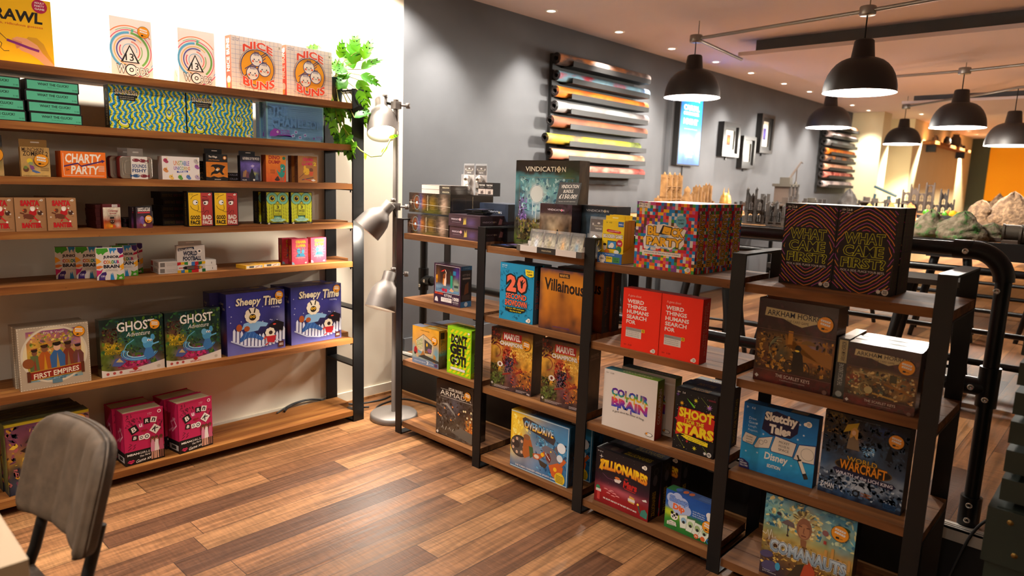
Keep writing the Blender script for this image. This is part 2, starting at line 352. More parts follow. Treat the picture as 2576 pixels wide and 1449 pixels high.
# dropped ceiling rafts whose gap shade is put in as a dark strip
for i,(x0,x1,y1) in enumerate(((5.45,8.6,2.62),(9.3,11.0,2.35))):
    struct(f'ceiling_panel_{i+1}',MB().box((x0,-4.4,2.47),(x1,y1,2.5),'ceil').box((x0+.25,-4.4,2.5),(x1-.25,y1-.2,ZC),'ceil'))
    struct(f'trim_{i+5}',MB().box((x0+.1,-4.4,2.5),(x0+.25,y1-.1,ZC),'wall_dark'))  # dark strip coloured in for the shade above the raft edge, not real trim
struct('baseboard_left',MB().box((-2.6,YW-.012,0),(XR-.02,YW,.075),'wall_white').box((-2.6,YW-.02,0),(XR-.02,YW-.012,.018),'wood_plain'))
struct('baseboard_dark',MB().box((XR+.03,YW-.014,ZP),(11.35,YW,ZP+.09),'wall_dark'))
struct('trim_3',MB().box((XR-.03,.3,0),(XR-.012,YW-.02,.02),'wood_plain'))
# vertical wall panel behind the screen
struct('trim_4',MB().box((5.93,YW-.05,ZP),(6.36,YW,2.32),'wall_dark'))
# recessed ceiling spots: trim ring, lens and the light itself
DL=[(3.03,3.245),(3.85,3.27),(4.675,3.26),(5.49,3.26),(6.28,3.24),(7.06,3.235),(7.95,3.24),(8.73,3.235),(9.53,3.235),(10.34,3.23),(11.1,3.23)]
FAR=[(11.9,2.72),(13.3,2.7),(14.6,2.7),(15.4,2.7),(16.2,2.7),(16.5,1.5),(16.5,.4)]  # last two are unseen spots, added to brighten the yellow banner and end wall
SHOPX=[(.25,3.27),(.85,3.27),(1.45,3.27),(2.05,3.27),(2.58,3.27)]; SHOP=[(1.0,2.4),(-.9,1.3),(-.5,.2),(-.8,2.7)]; SHOPW=[.7,2.5,1.0,1.7]
def downlight(first=[None]):
    t=empty('ceiling_downlight')
    MB().lathe([(.028,-.001),(.032,-.006),(.044,-.005),(.047,0)],'lamp_white',24).build('trim_ring',t)
    MB().lathe([(.0005,-.002),(.03,-.002)],'glow',20).build('lens',t)
    return t
dl0=None
for i,(x,y) in enumerate(DL+FAR+SHOPX+SHOP):
    zone='dark wall' if i<len(DL) else ('cream wall' if i<len(DL)+len(FAR) else ('white shelving wall' if i<len(DL)+len(FAR)+len(SHOPX) else 'shop floor'))
    if dl0 is None: o=dl0=downlight()
    else: o=dup(dl0)
    o.location=(x,y,ZC)
    near=['nearest','second','third','fourth','fifth','sixth','seventh','eighth','ninth','tenth','eleventh']
    if i<len(DL): lab=f'round recessed ceiling spot above the dark grey wall, {near[i]} in that row'
    elif zone=='cream wall': lab=f'round recessed ceiling spot washing the cream wall at the far end, {near[i-len(DL)]} of that row'
    elif zone=='white shelving wall': lab=f'round recessed ceiling spot above the white wall, {near[i-len(DL)-len(FAR)]} counted from the left'
    else: lab=f'round recessed ceiling spot over the shop floor, {near[i-len(DL)-len(FAR)-len(SHOPX)]} of the scattered ones'
    tag(o,lab,'ceiling light','recessed ceiling spots')
    if zone=='dark wall': spot((x,y,ZC-.02),(x,y+.06,0),POW_SPOT,84,.85,NEUT)
    elif zone=='cream wall': spot((x,y,ZC-.02),(x,y+.05,0),POW_SPOT*4.2,84,.5,(1,.88,.66))
    elif zone=='white shelving wall': spot((x,y,ZC-.02),(x,y+.12,0),POW_SPOT*.75,135,.6,NEUT)
    else: spot((x,y,ZC-.02),(x+.0,y+.0,0),POW_SHOP*SHOPW[i-len(DL)-len(FAR)-len(SHOPX)],125,.7,NEUT,.05)
# ---------------- shelving units ----------------
LZ=[1.795,1.575,1.365,1.152,.936,.4985,.068]; TH=.03
def flat_frame(t,p0,p1,zt,horiz,wd=.05,th=.007,axis='x',m='black_steel'):
    pass
def left_unit():
    t=tag(empty('shelving_unit',(1.2,3.36,0)),'tall black steel and wood wall shelving unit against the white wall','shelving unit'); o=Vector((1.2,3.36,0))
    x0,x1=-.3,2.24; yf,yb=3.215,3.505
    for xa,ztop in ((x1-.07,1.872),(x0,1.872)):
        for nm,y in (('front_upright',yf),('rear_upright',yb-.012)):
            MB().box((xa,y,0),(xa+.07,y+.012,ztop),'black_steel').build(nm,t,loc=-o,bevel=.0015)
        for z in (.0,.33,.66,1.86): MB().box((xa,yf+.012,z),(xa+.07,yb-.012,z+.008),'black_steel').build('crossbar',t,loc=-o)
    for z in LZ:
        s=MB(); s.box((x0,yf+.003,z-TH),(x1-.072,yf+.148,z),'wood_x'); s.box((x0,yf+.150,z-TH),(x1-.005,yb-.014,z),'wood_x')
        s.build('shelf',t,loc=-o,bevel=.003)
        for xa in (x1-.07,x0):
            MB().box((xa,yf+.012,z-TH-.007),(xa+.07,yb-.012,z-TH-.001),'black_steel').tube([(xa+.01,yf+.04,z-TH-.018),(xa+.01,yf+.04,z-TH-.006)],.004,'black_steel',6).build('bracket',t,loc=-o)
    return t
left_unit()
RZ=[[1.118,1.107,1.097,1.093],[.772,.773,.766,.753],[.426,.421,.415,.409],[.073,.070,.067,.064]]
YB=[2.934,2.312,1.681,1.043,.422]   # left edge of each upright, 50 mm wide
XF=2.2535; XB=2.60
def right_unit():
    t=tag(empty('display_shelving',(2.42,1.6,0)),'waist high black steel and wood display shelving dividing shop and tables','shelving unit'); o=Vector((2.42,1.6,0))
    for y in YB:
        ya=y-.05; zt=1.187
        f=MB(); f.box((XF,ya,0),(XF+.007,y,zt),'black_steel'); f.build('front_upright',t,loc=-o,bevel=.001)
        f=MB(); f.box((XB-.007,ya,0),(XB,y,zt),'black_steel'); f.build('rear_upright',t,loc=-o,bevel=.001)
        MB().box((XF,ya,zt),(XB,y,zt+.007),'black_steel').build('top_bar',t,loc=-o,bevel=.001)
        MB().box((XF+.007,ya,0),(XB-.007,y,.007),'black_steel').build('foot_bar',t,loc=-o)
    for zs in RZ:
        for b in range(4):
            z=zs[b]; ya=YB[b+1]-.05*(b==3)+.0; yb=YB[b]-.05
            if b==0: yb=YB[0]
            s=MB(); 
            nb=3; wdt=(XB-.009-(XF+.009))/nb
            for k in range(nb): s.box((XF+.009+k*wdt,ya+.001,z-TH),(XF+.009+(k+1)*wdt-.003,yb-.001 if b else yb-.052,z),'wood_y')
            s.build('shelf',t,loc=-o,bevel=.0025)
            MB().box((XF+.01,ya+.0,z-TH-.006),(XB-.01,ya+.03,z-TH-.001),'black_steel').build('bracket',t,loc=-o)
    return t
right_unit()
# ---------------- boxes on the wall shelving ----------------
def ages(A,a,b,x=.04,y=.93,c='#fff',s=.045):
    k=A.w/A.h; A.t(a,x,y-s*k*.0,x+s*1.5,y+s*k,c); A.l([(x+s*2,y-.02),(x+s*2,y+s*k+.01)],.004,c); A.t(b,x+s*2.4,y,x+s*4.2,y+s*k,c); A.l([(x,y-.022),(x+s*1.2,y-.022)],.006,c); A.l([(x+s*2.4,y-.022),(x+s*3.8,y-.022)],.006,c)
def spuds(A,x,y,r,c='#efe6d6',ink='#2a211c'):
    A.e(x-r*1.0,y-r*.2,r*.62,None,c,16); A.e(x,y,r,None,c,18)
    k=A.w/A.h
    for i in range(3): A.l([(x-r*.55,y+r*k*(.4-.4*i)),(x+r*.5,y+r*k*(.36-.4*i))],r*.16,ink)
# --- top row
def f_scribble():
    A=Art(.27,.25); A.r(0,0,1,1,'#f6c400'); A.t('SCRAWL',.06,.63,.885,.80,'#171310',.035,.08,sl=-.0)
    A.t('Rude drawings, ridiculous guesses',.03,.555,.885,.60,'#c8431a',.01)
    A.e(.86,.90,.095,None,'#b3124d',22,rot=0); 
    for i,w in enumerate(('ADULT','PARTY','GAME')): A.t(w,.80,.935-.045*i,.92,.965-.045*i,'#fff',.02)
    A.p([(.62,.33),(.70,.42),(.80,.42),(.88,.34),(.93,.20),(1,.06),(1,0),(.96,0),(.88,.13),(.80,.22),(.72,.22),(.66,.28)],'#cf9f1c')
    A.p([(.50,.36),(.56,.40),(.68,.39),(.80,.31),(.86,.20),(1,.03),(1,0),(.90,0),(.80,.10),(.70,.17),(.60,.20),(.54,.27)],'#e2a57c')
    A.p([(.50,.36),(.62,.33),(.60,.26),(.55,.22),(.53,.30)],'#cf8a63')
    A.l([(.44,.335),(.56,.30),(.70,.255),(.82,.225)],.035,'#7b1f7c')
    A.l([(.44,.34),(.32,.47),(.27,.46),(.27,.40),(.38,.27),(.36,.21),(.40,.165),(.46,.175)],.008,'#241a12'); return A
gbox('game_box','tall yellow game box with black brush lettering on the top shelf','game box',(.540,3.27,1.795),0,.27,.25,.06,'#f0bc00',front=f_scribble())
def f_spiral():
    A=Art(.165,.247); A.r(0,0,1,1,'#e9dfd6')
    for r,t,c,a0,a1 in ((.62,.022,'#f0793c',35,150),(.56,.012,'#5bb57a',75,125),(.52,.018,'#df3560',-60,160),(.45,.055,'#5aa8cc',90,240),(.45,.05,'#6fae52',-50,85),(.37,.02,'#f2b34d',40,260),(.31,.03,'#484a94',60,250),(.24,.02,'#ee5d49',-40,80),(.24,.022,'#d8344f',150,215),(.17,.014,'#5aa8cc',-10,260),(.30,.02,'#6fae52',-70,25),(.66,.02,'#c8336a',-75,-25),(.62,.014,'#4b98cf',-35,5)):
        A.ring(.45,.46,r,None,t,c,a0,a1)
    A.e(.53,.80,.035,None,'#58b58e'); A.p([(.45,.56),(.22,.26),(.68,.26)],'#1b1917'); A.p([(.45,.525),(.28,.275),(.62,.275)],'#ede6de')
    A.t('13',.34,.29,.54,.415,'#1b1917',.01,0); A.e(.45,.155,.11,None,'#ede6de'); 
    A.t('W',.13,.075,.33,.215,'#ece6df',.02,0,('#1b1917',.06)); A.e(.47,.14,.15,None,'#1b1917'); A.e(.47,.14,.125,None,'#ece6df'); A.e(.47,.14,.055,None,'#1b1917'); A.e(.47,.14,.032,None,'#ece6df')
    A.t('RDS',.58,.06,.89,.19,'#ece6df',.02,0,('#1b1917',.05)); return A
SP=f_spiral(); sl=Art(.06,.247); sl.r(0,0,1,1,'#f6efe9'); sl.ring(.9,.46,.75,.34,.05,'#f3a77b',100,250); sl.ring(.9,.46,.5,.25,.03,'#f0a0b0',100,250)
b13=gbox('game_box','white box with coloured spiral rings and a round price sticker, top shelf','game box',(1.026,3.30,1.795),0,.165,.247,.06,'#f1e9e2',front=SP,left=sl,st=(.80,.80,.15),group=None)
g=gbox('game_box','white box with coloured spiral rings without sticker, next to the red lettered boxes','game box',(1.302,3.30,1.795),0,.162,.247,.06,'#f1e9e2',front=SP,left=sl)
def f_buns():
    A=Art(.263,.255); A.r(0,0,1,1,'#efe3d8')
    for i in range(1,12): A.l([(i/12,0),(i/12,1)],.004,'#8d8fb4'); A.l([(0,i/12),(1,i/12)],.004,'#8d8fb4')
    A.e(.50,.47,.33,None,'#3a3d72',36); A.e(.50,.47,.315,None,'#f0a312',36); A.ring(.5,.47,.35,None,.008,'#b8732a')
    for q in (-.42,-.2,.02,.24): A.l([(.24+max(0,q)*.6,.36+q*.6+.05),(.70+q*.2,.74+q*.35)],.014,'#3a3d72')
    for x,y in ((.48,.62),(.40,.36),(.63,.45)):
        A.e(x,y,.125,None,'#3a3d72',28); A.e(x,y,.112,None,'#f0e9dc',28)
        for i in range(4): A.l([(x-.045+i*.03,y+.07),(x-.03+i*.022,y+.15)],.012,'#3a3d72')
        A.e(x-.045,y,.013,None,'#2b2b4a',10); A.e(x+.045,y,.013,None,'#2b2b4a',10); A.e(x-.07,y-.035,.02,None,'#e8623f',10); A.e(x+.07,y-.035,.02,None,'#e8623f',10); A.ring(x,y-.02,.02,.02,.009,'#2b2b4a',190,350,8)
    A.t('NICE',.22,.72,.80,.86,'#e4472b',.03,0,('#f5ece2',.035),arc=.09); A.t('BUNS',.21,.14,.83,.30,'#e4472b',.03,0,('#f5ece2',.035),arc=-.08)
    A.t('ROLL THE DICE, MAKE A DEAL, COLLECT YOUR BUNS!',.14,.115,.88,.14,'#3a3550',.0,arc=-.06); ages(A,'10+','2-6',.03,.93,'#6d6878',.03); spuds(A,.94,.90,.035); return A
NB=f_buns(); sl=Art(.06,.255); sl.r(0,0,1,1,'#e0432d'); sl.t('NICE BUNS',.2,.35,.75,.95,'#f4ece2',.03,vert=True); sl.e(.5,.2,.32,.07,'#f0e9dc'); sl.e(.5,.1,.2,.05,'#f2a51a')
gbox('game_box','cream grid patterned box with red lettering and three dumplings, fully visible','game box',(1.541,3.29,1.795),0,.263,.255,.06,'#e9ddd2',front=NB,left=sl)
gbox('game_box','cream grid patterned box with red lettering partly covered by the plant','game box',(1.826,3.29,1.795),0,.263,.255,.06,'#e9ddd2',front=NB,left=sl)
# --- second row: flat black and mint boxes in two stacks
def f_mint():
    A=Art(.181,.041); A.r(0,0,1,1,'#12110f'); A.r(.028,.10,.975,.90,'#58bf98'); A.t('WHAT THE CLUCK?',.22,.50,.80,.74,'#101a16',.03); A.t('The hen party game',.40,.27,.62,.40,'#2a5a48',0,.3)
    for x in (.885,.925,.95): A.e(x,.30,.014,None,'#1c4a3a',10); A.e(x,.30,.009,None,'#58bf98',10)
    return A
MT=f_mint(); px=[.707,.703,.697,.701]; lx=[.700,.697,.686,.689]; nm=['bottom','second lowest','second highest','top']; first=None
for i in range(4):
    for j,xs in enumerate((px,lx)):
        x=xs[i]-(.004+.181 if j else 0); z=1.575+i*.0415; lab=f'flat black box with mint green label, {nm[i]} of the {"left" if j else "right"} stack'
        if first is None: first=gbox('party_game_box',lab,'game box',(x,3.24,z),0,.181,.041,.24,'#12110f',front=MT,group='flat mint labelled boxes')
        else: dup(first,Vector((x+.0905,3.24+.12,z)),lab,keep=False)
def f_snake():
    A=Art(.313,.18); A.r(0,0,1,1,'#0f8fbf'); rnd=random.Random(3)
    cl=[lin(c) for c in ('#12211f','#d6da18','#ebeae0','#1590c6')]
    def wf(x,y):
        Y=y*8.5+.42*math.sin(x*11+1.3*math.sin(y*5))+.25*math.sin(x*23+y*9); r=math.floor(Y); f=Y-r
        p=(x*15+.5*math.sin(r*2.3)+(.9 if r%2 else 0)+1.5*(f-.5)**2*(1 if r%2 else -1)+.5*math.sin(y*6+r))%1
        if f<.07: return cl[0]
        return cl[0] if p<.11 else (cl[1] if p<.46 else (cl[2] if p<.58 else cl[3]))
    A.fn(190,96,wf)
    for cx,cy,a in ((.77,.42,80),(.17,.12,-35)):
        A.e(cx,cy,.05,.24*.6,'#14231f',18,rot=a-80); A.e(cx,cy,.044,.2*.6,'#d9dd1e',18,rot=a-80); A.e(cx,cy+.03,.032,.15*.6,'#e8e6d8',16,rot=a-80); A.e(cx,cy+.05,.026,.12*.6,'#1877b4',16,rot=a-80); A.e(cx,cy+.06,.012,.07*.6,'#d9dd1e',12,rot=a-80)
    A.p([(.08,.80),(.36,.80),(.36,.74),(.33,.735),(.33,.66),(.12,.68),(.12,.75),(.08,.76)],'#1b1712'); A.t('SNAKESSs',.075,.80,.36,.91,'#f0e6c4',.02,0,('#1b1712',.05)); A.t("Don't tell them when you lie,",.135,.735,.315,.765,'#f0e6c4',0); A.t('choosing the wrong answer',.135,.69,.315,.72,'#f0e6c4',0)
    spuds(A,.93,.055,.022); return A
SN=f_snake(); sl=Art(.06,.18); sl.r(0,0,1,1,'#2a3326'); sl.t('SNAKESSS',.35,.08,.7,.55,'#cfc7a0',.01,vert=True); sl.e(.5,.78,.35,.14,'#8da33a'); sl.e(.5,.78,.2,.09,'#2b6f96')
sn=gbox('game_box','blue and yellow wave patterned wide box, left one of the pair','game box',(.995,3.26,1.575),0,.312,.18,.06,'#20302a',front=SN,left=sl)
dup(sn,sn.location+Vector((.319,0,0)),'blue and yellow wave patterned wide box, right one beside the pale blue boxes',keep=False)
def f_lizard():
    A=Art(.32,.182); A.r(0,0,1,1,'#88c3d2'); A.r(.022,.04,.978,.965,'#6aa0d0')
    for j in range(17):
        for i in range(38): A.e(.035+i*.0252+(.0126 if j%2 else 0),.07+j*.054,.0062,None,'#86b4da',6)
    A.t('THE',.06,.66,.33,.90,'#5b90c8',.03); A.t('CHAMELEON',.06,.36,.95,.60,'#5b90c8',.03)
    A.p([(.02,.08),(.03,.20),(.10,.30),(.19,.27),(.21,.18),(.16,.13),(.19,.115),(.35,.135),(.42,.09),(.36,.155),(.19,.145),(.12,.09)],'#8a36a8'); A.e(.155,.21,.018,None,'#e9d9e8',12); A.e(.158,.21,.008,None,'#6a1f88',8)
    A.t('PICTURE',.215,.225,.36,.28,'#8a36a8',.02); A.t('EDITION',.225,.16,.36,.21,'#8a36a8',.02)
    for x,y,c in ((.42,.14,15),(.47,.24,-10),(.54,.10,4),(.63,.17,20)): A.e(x,y,.034,None,'#a9c8e4',4,rot=45+c); A.e(x,y,.016,None,'#7a43a4',7)
    A.t('BLEND IN',.83,.12,.945,.165,'#7a43a4',.01); A.t("DON'T GET CAUGHT",.83,.07,.945,.10,'#7a43a4',0); A.e(.79,.10,.016,None,'#7a43a4',10); return A
CH=f_lizard(); sl=Art(.04,.182); sl.r(0,0,1,1,'#86bccd'); sl.r(.15,.05,.9,.95,'#6c93c6'); sl.t('THE CHAMELEON',.35,.2,.7,.85,'#4f72aa',.01,vert=True)
c1=gbox('game_box','pale blue dotted wide box with purple lizard, front one of two','game box',(1.697,3.26,1.575),0,.32,.182,.04,'#7fb4cf',front=CH,left=sl)
behind(c1,[.046],1,['pale blue dotted wide box mostly hidden behind its twin'],side=-.012)
# --- third row
def hang(mb,X,w,d,h,ht,c,slot='#e8e0d4'):
    mb.box((.0,d*.45,h),(w*.8,d*.45+.0015,h+ht),'print',c,X); mb.box((w*.33,d*.45-.0004,h+ht*.55),(w*.58,d*.45,h+ht*.72),'print',slot,X)
A=Art(.1,.155); A.paint([(0,'#b08e58'),(.6,'#8d7048'),(.75,'#2b2724'),(1,'#4a4644')],[(.6,.3,.3,.2,'#7a8a3a',.7)]); 
gbox('card_pack','tan and charcoal card pack cut off at the left end of the third shelf','card pack',(.515,3.26,1.365),0,.1,.155,.03,'#8d7048',front=A,st=(.72,.52,.3))
def f_zombi():
    A=Art(.097,.115); A.paint([(0,'#c9a15c'),(1,'#b48d50')],[(.5,.12,.5,.12,'#d8b060',.8),(.2,.3,.2,.15,'#8c7a3c',.6)],amp=.06); A.t('MUNCHKIN',.06,.85,.80,.98,'#2c160c',.01); A.t('ZOMBIES 2',.08,.70,.95,.86,'#2c160c',.015)
    A.e(.30,.53,.10,.085,'#e3c22a',16); A.e(.33,.44,.085,.06,'#8f9a63',14); A.p([(.28,.40),(.42,.36),(.46,.26),(.34,.22),(.30,.30)],'#86477e'); A.p([(.36,.25),(.60,.17),(.66,.13),(.50,.12),(.36,.17)],'#4d6a9c'); A.e(.16,.24,.10,.09,'#6a3b22',14); A.e(.15,.30,.07,.06,'#6c7d3a',10); A.l([(.42,.36),(.56,.40)],.03,'#8f9a63')
    for i in range(4): A.l([(.66,.30-.03*i),(.95,.30-.03*i)],.012,'#6e4a24')
    A.t('STEVE JACKSON GAMES',.05,.012,.92,.045,'#3a2410',.01); return A
gbox('card_pack','tan card pack with hang tab and orange sticker beside the orange box','card pack',(.671,3.26,1.365),0,.097,.115,.025,'#b48d50',front=f_zombi(),st=(.70,.56,.26),extra=lambda mb,X:hang(mb,X,.116,.025,.115,.03,'#a9854c'))
def f_orange():
    A=Art(.163,.106); A.r(0,0,1,1,'#ee7318'); A.t('CHARTY',.09,.56,.90,.92,'#f6ead8',.03,.12); A.t('PARTY',.20,.13,.84,.46,'#f6ead8',.03,.12); A.l([(.05,.42),(.36,.55),(.44,.44),(.93,.66)],.035,'#4b2160'); A.p([(.90,.72),(.985,.67),(.91,.58)],'#4b2160')
    A.l([(.05,.08),(.05,.92)],.008,'#f6ead8'); A.l([(.05,.08),(.95,.08)],.008,'#f6ead8'); A.t('3+',.10,.25,.17,.34,'#3a1d14',.02)
    for i in range(5): A.l([(.82,.46-.05*i),(.96,.46-.05*i)],.01,'#f6ead8')
    return A
gbox('game_box','bright orange card game box with a purple zigzag arrow','game box',(.807,3.26,1.365),0,.163,.106,.08,'#e66a14',front=f_orange())
def tin(at,label,front):
    w,h,d=.134,.096,.036; t=tag(empty('game_tin',(at[0]+w/2,at[1]+d/2,at[2])),label,'game tin'); X=Tm((-w/2,0,0))
    def rr(w0,h0,r,o=0): 
        q=[]
        for cx,cz,a in ((w0-r,r,-90),(w0-r,h0-r,0),(r,h0-r,90),(r,r,180)):
            for i in range(6): b=R_(a+i*18); q.append((cx+r*math.cos(b)+o,cz+r*math.sin(b)+o))
        return q
    MB().prism(rr(w,h,.014),-d/2+.004,d/2,'print',col='#7c1d1d',X=X).build('tin_body',t)
    b=MB(); b.prism(rr(w-.002,h-.002,.014,.001),-d/2,-d/2+.006,'tin',X=X); A=Art(w,h)
    b.build('tin_lid',t,bevel=.002)
    b=MB(); 
    for k in (.012,.02): b.tube([(x,-d/2-.0006,z) for x,z in rr(w-2*k,h-2*k,.012,k)+[rr(w-2*k,h-2*k,.012,k)[0]]],.0009,'tin',6,X=X)
    b.tube([(w-.026+.006*math.cos(R_(i*30)),-d/2-.002,h-.022+.006*math.sin(R_(i*30))) for i in range(13)],.001,'tin',6,X=X); b.build('ring_pull',t)
    sw=.066; A=Art(sw,h); A.r(0,0,1,1,'#dcd6cc'); A.t('SOUNDS',.06,.50,.94,.66,'#22406e',.03); A.t('FISHY',.06,.30,.94,.46,'#22406e',.03)
    def fish(x,y,c,f):
        A.e(x,y,.22,.075,c,16); A.p([(x-f*.18,y),(x-f*.36,y+.08),(x-f*.36,y-.08)],c); A.e(x+f*.12,y+.01,.03,None,'#dcd6cc',8)
    fish(.30,.84,'#7c2430',-1); fish(.72,.82,'#7c2430',-1); fish(.28,.14,'#2f5580',1); fish(.75,.14,'#7c2430',-1)
    s=MB(); s.box((.046,-d/2-.0015,0),(.046+sw,d/2+.0015,h+.0008),'print','#d3cdc2',X); A.onto(s,X@Tm((.046,-d/2-.0016,0))@faceX('front',sw,h,d),'print'); s.box((.044,d/2-.002,h),(.108,d/2-.001,h+.036),'print','#a8a29a',X); s.box((.066,d/2-.0024,h+.016),(.09,d/2-.002,h+.022),'print','#e8e4dc',X)
    s.build('card_sleeve',t); return t
mat('tin','#b9b2a6',.28,.9)
tin((1.022,3.26,1.365),'silver sardine style tin in a white fish sleeve, front one of two','f'); tin((.997,3.302,1.365),'red edged sardine style tin peeking out behind the front tin','f')
def f_unic():
    A=Art(.165,.104); A.r(0,0,1,1,'#e6ddd6'); cs=['#d87a3a','#b8a04a','#5aa06a','#4a78b4','#8a5aa4']
    A.t('UNSTABLE',.30,.62,.72,.82,lambda u,v:cs[min(4,int(u*5))],.02); A.t('UNICORNS',.30,.42,.74,.58,lambda u,v:cs[4-min(4,int(u*5))],.02); A.p([(.38,.30),(.68,.33),(.68,.41),(.38,.38)],'#4a4f90'); A.t('FOR KIDS',.43,.325,.64,.385,'#fff',.02)
    for x,y,c in ((.09,.82,'#a83a56'),(.08,.42,'#cf8648'),(.22,.12,'#e2b95c'),(.46,.12,'#5a9a3c'),(.68,.14,'#5878b0'),(.92,.60,'#9a5a9a'),(.90,.84,'#b0a8a4'),(.92,.15,'#b4a0b8')):
        A.e(x,y,.055,None,c,12); A.e(x+.03,y-.06,.05,.06,c,12); A.p([(x+.02,y+.07),(x+.05,y+.15),(x+.045,y+.06)],'#e8c860'); A.e(x+.015,y+.01,.012,None,'#2a2020',6)
    return A
gbox('game_box','white card game box with rainbow letters and small coloured ponies','game box',(1.196,3.26,1.365),0,.165,.104,.05,'#d9d0ca',front=f_unic())
def stack(name,cat,at,yaw,w,h,d,n,base,front,left,fmt,m='print',jit=.004,seed=1,group=None):
    rnd=random.Random(seed); o=None; y=R_(yaw); pos=['bottom','second from bottom','third from bottom','fourth from bottom','fifth from bottom','sixth from bottom']
    for i in range(n):
        lab=fmt%('top' if i==n-1 else pos[i]); jx=rnd.uniform(-jit,jit)
        if o is None: o=gbox(name,lab,cat,(at[0]+jx,at[1],at[2]),yaw,w,h,d,base,front=front,left=left,m=m,group=group); first=o
        else: dup(first,first.location+Vector((math.cos(y)*jx,math.sin(y)*jx,i*(h+.0006))),lab,keep=False)
    return first
def f_dark(w,h,t,c,c2): 
    A=Art(w,h); A.r(0,0,1,1,'#17110d'); A.t(t,.08,.25,.9,.75,c,.02); return A
stack('card_box','card game',(1.372,3.335,1.365),0,.10,.022,.09,4,'#2c1d12',f_dark(.1,.022,'QUEST',"#7a5a34",0),f_dark(.09,.022,'QUEST',"#7a5a34",0),'small dark brown box beside the orange beast pack, %s of four')
def f_beast():
    A=Art(.103,.124); A.r(0,0,1,1,'#15110f'); A.paint([(0,'#d07818'),(1,'#c06a14')],[(.5,.5,.4,.4,'#e08a1e',.5)],0,.10,1,.70,(20,20),.08); A.t('The Village',.13,.84,.52,.93,'#efe4d2',.02); A.t('of the Werewolves',.13,.755,.62,.80,'#d88a3a',0); A.e(.87,.87,.08,None,'#d8801c',14); A.e(.87,.87,.045,None,'#efe4d2',10)
    A.p([(.2,.52),(.3,.60),(.5,.62),(.72,.60),(.9,.55),(.78,.44),(.74,.34),(.84,.24),(.74,.22),(.62,.32),(.5,.26),(.34,.26),(.2,.18),(.24,.30),(.36,.36),(.42,.44),(.34,.52)],'#140f0c'); A.e(.55,.44,.09,.06,'#cf7e1e',12); A.p([(.42,.40),(.5,.46),(.6,.43),(.52,.36)],'#e8dcc4'); A.p([(0,.10),(0,.14),(.2,.12),(.35,.17),(.55,.12),(.8,.16),(1,.12),(1,.10)],'#15110f'); A.t('EXPANSION',.38,.03,.66,.065,'#efe4d2',.02); return A
gbox('card_pack','orange and black hang tab card pack with a curled shaggy beast','card pack',(1.392,3.262,1.365),0,.103,.124,.03,'#15110f',front=f_beast(),extra=lambda mb,X:hang(mb,X,.103,.03,.124,.024,'#15110f'))
stack('card_box','card game',(1.515,3.325,1.365),0,.12,.019,.1,2,'#15131a',f_dark(.12,.019,'COLLECTION','#8a8494',0),f_dark(.1,.019,'EVIL','#6a6474',0),'small black box behind the purple night scene pack, %s of two')
def f_night():
    A=Art(.103,.124); A.paint([(0,'#1a1526'),(.3,'#2b2148'),(.7,'#5a4a94'),(.8,'#1a1526'),(1,'#131019')],[(.55,.55,.3,.2,'#7a6ab8',.7),(.7,.30,.14,.07,'#b4b84a',.7)],amp=.15); A.t('GATHERING OF THE WICKED',.12,.84,.95,.94,'#e4dccf',.015)
    A.p([(.48,0),(.42,.20),(.50,.36),(.54,.5),(.60,.5),(.64,.36),(.72,.18),(.70,0)],'#0e0b14'); A.p([(.5,.6),(.6,.66),(.7,.62),(.62,.54)],'#b8a8d0')
    for x,y,c in ((.18,.36,'#8a6a4a'),(.26,.40,'#a07048'),(.34,.34,'#6a3a4a'),(.8,.26,'#4a5a6a')): A.e(x,y,.05,None,c,10); A.p([(x-.06,y-.03),(x+.06,y-.03),(x+.08,y-.2),(x-.08,y-.2)],c)
    A.t('VILLAINS',.08,.03,.30,.08,'#e4dccf',.01); A.e(.66,.06,.05,None,'#e4dccf',10); return A
gbox('card_pack','black and purple hang tab card pack with a night scene','card pack',(1.558,3.262,1.365),0,.103,.124,.03,'#131019',front=f_night(),extra=lambda mb,X:hang(mb,X,.103,.03,.124,.022,'#131019'))
def f_dino():
    A=Art(.108,.133); A.paint([(0,'#d8551c'),(.6,'#e8791e'),(1,'#ef9a2a')],[(.9,.1,.4,.3,'#e8491a',.6)],amp=.04); A.t('DINO',.14,.84,.70,.985,'#b3201c',.04); A.t('DUMP',.13,.68,.72,.81,'#b3201c',.04)
    A.p([(.50,.58),(.53,.48),(.62,.38),(.70,.36),(.74,.50),(.70,.60),(.76,.68),(.90,.67),(.97,.60),(.95,.46),(.93,.30),(.88,.20),(.78,.17),(.66,.20),(.60,.30),(.54,.40)],'#2d9a8c'); A.l([(.75,.18),(.74,.03)],.03,'#2d9a8c'); A.l([(.86,.18),(.86,.03)],.03,'#2d9a8c'); A.e(.84,.60,.02,None,'#12302c',8); A.p([(.76,.52),(.85,.55),(.82,.49)],'#f2ece0'); A.e(.89,.40,.04,None,'#c02a24',8)
    A.e(.55,.09,.13,.05,'#3c2419',14); A.e(.56,.14,.09,.04,'#4a2d1f',14); A.e(.57,.185,.05,.03,'#4a2d1f',10)
    for i in range(4): A.l([(.20,.45-.04*i),(.44,.45-.04*i)],.012,'#3a1a10')
    A.e(.90,.90,.08,None,'#2d7a5a',12); return A
gbox('game_box','orange box with a teal dinosaur drawing, third shelf','game box',(1.69,3.262,1.365),0,.108,.133,.05,'#b04a1e',front=f_dino())
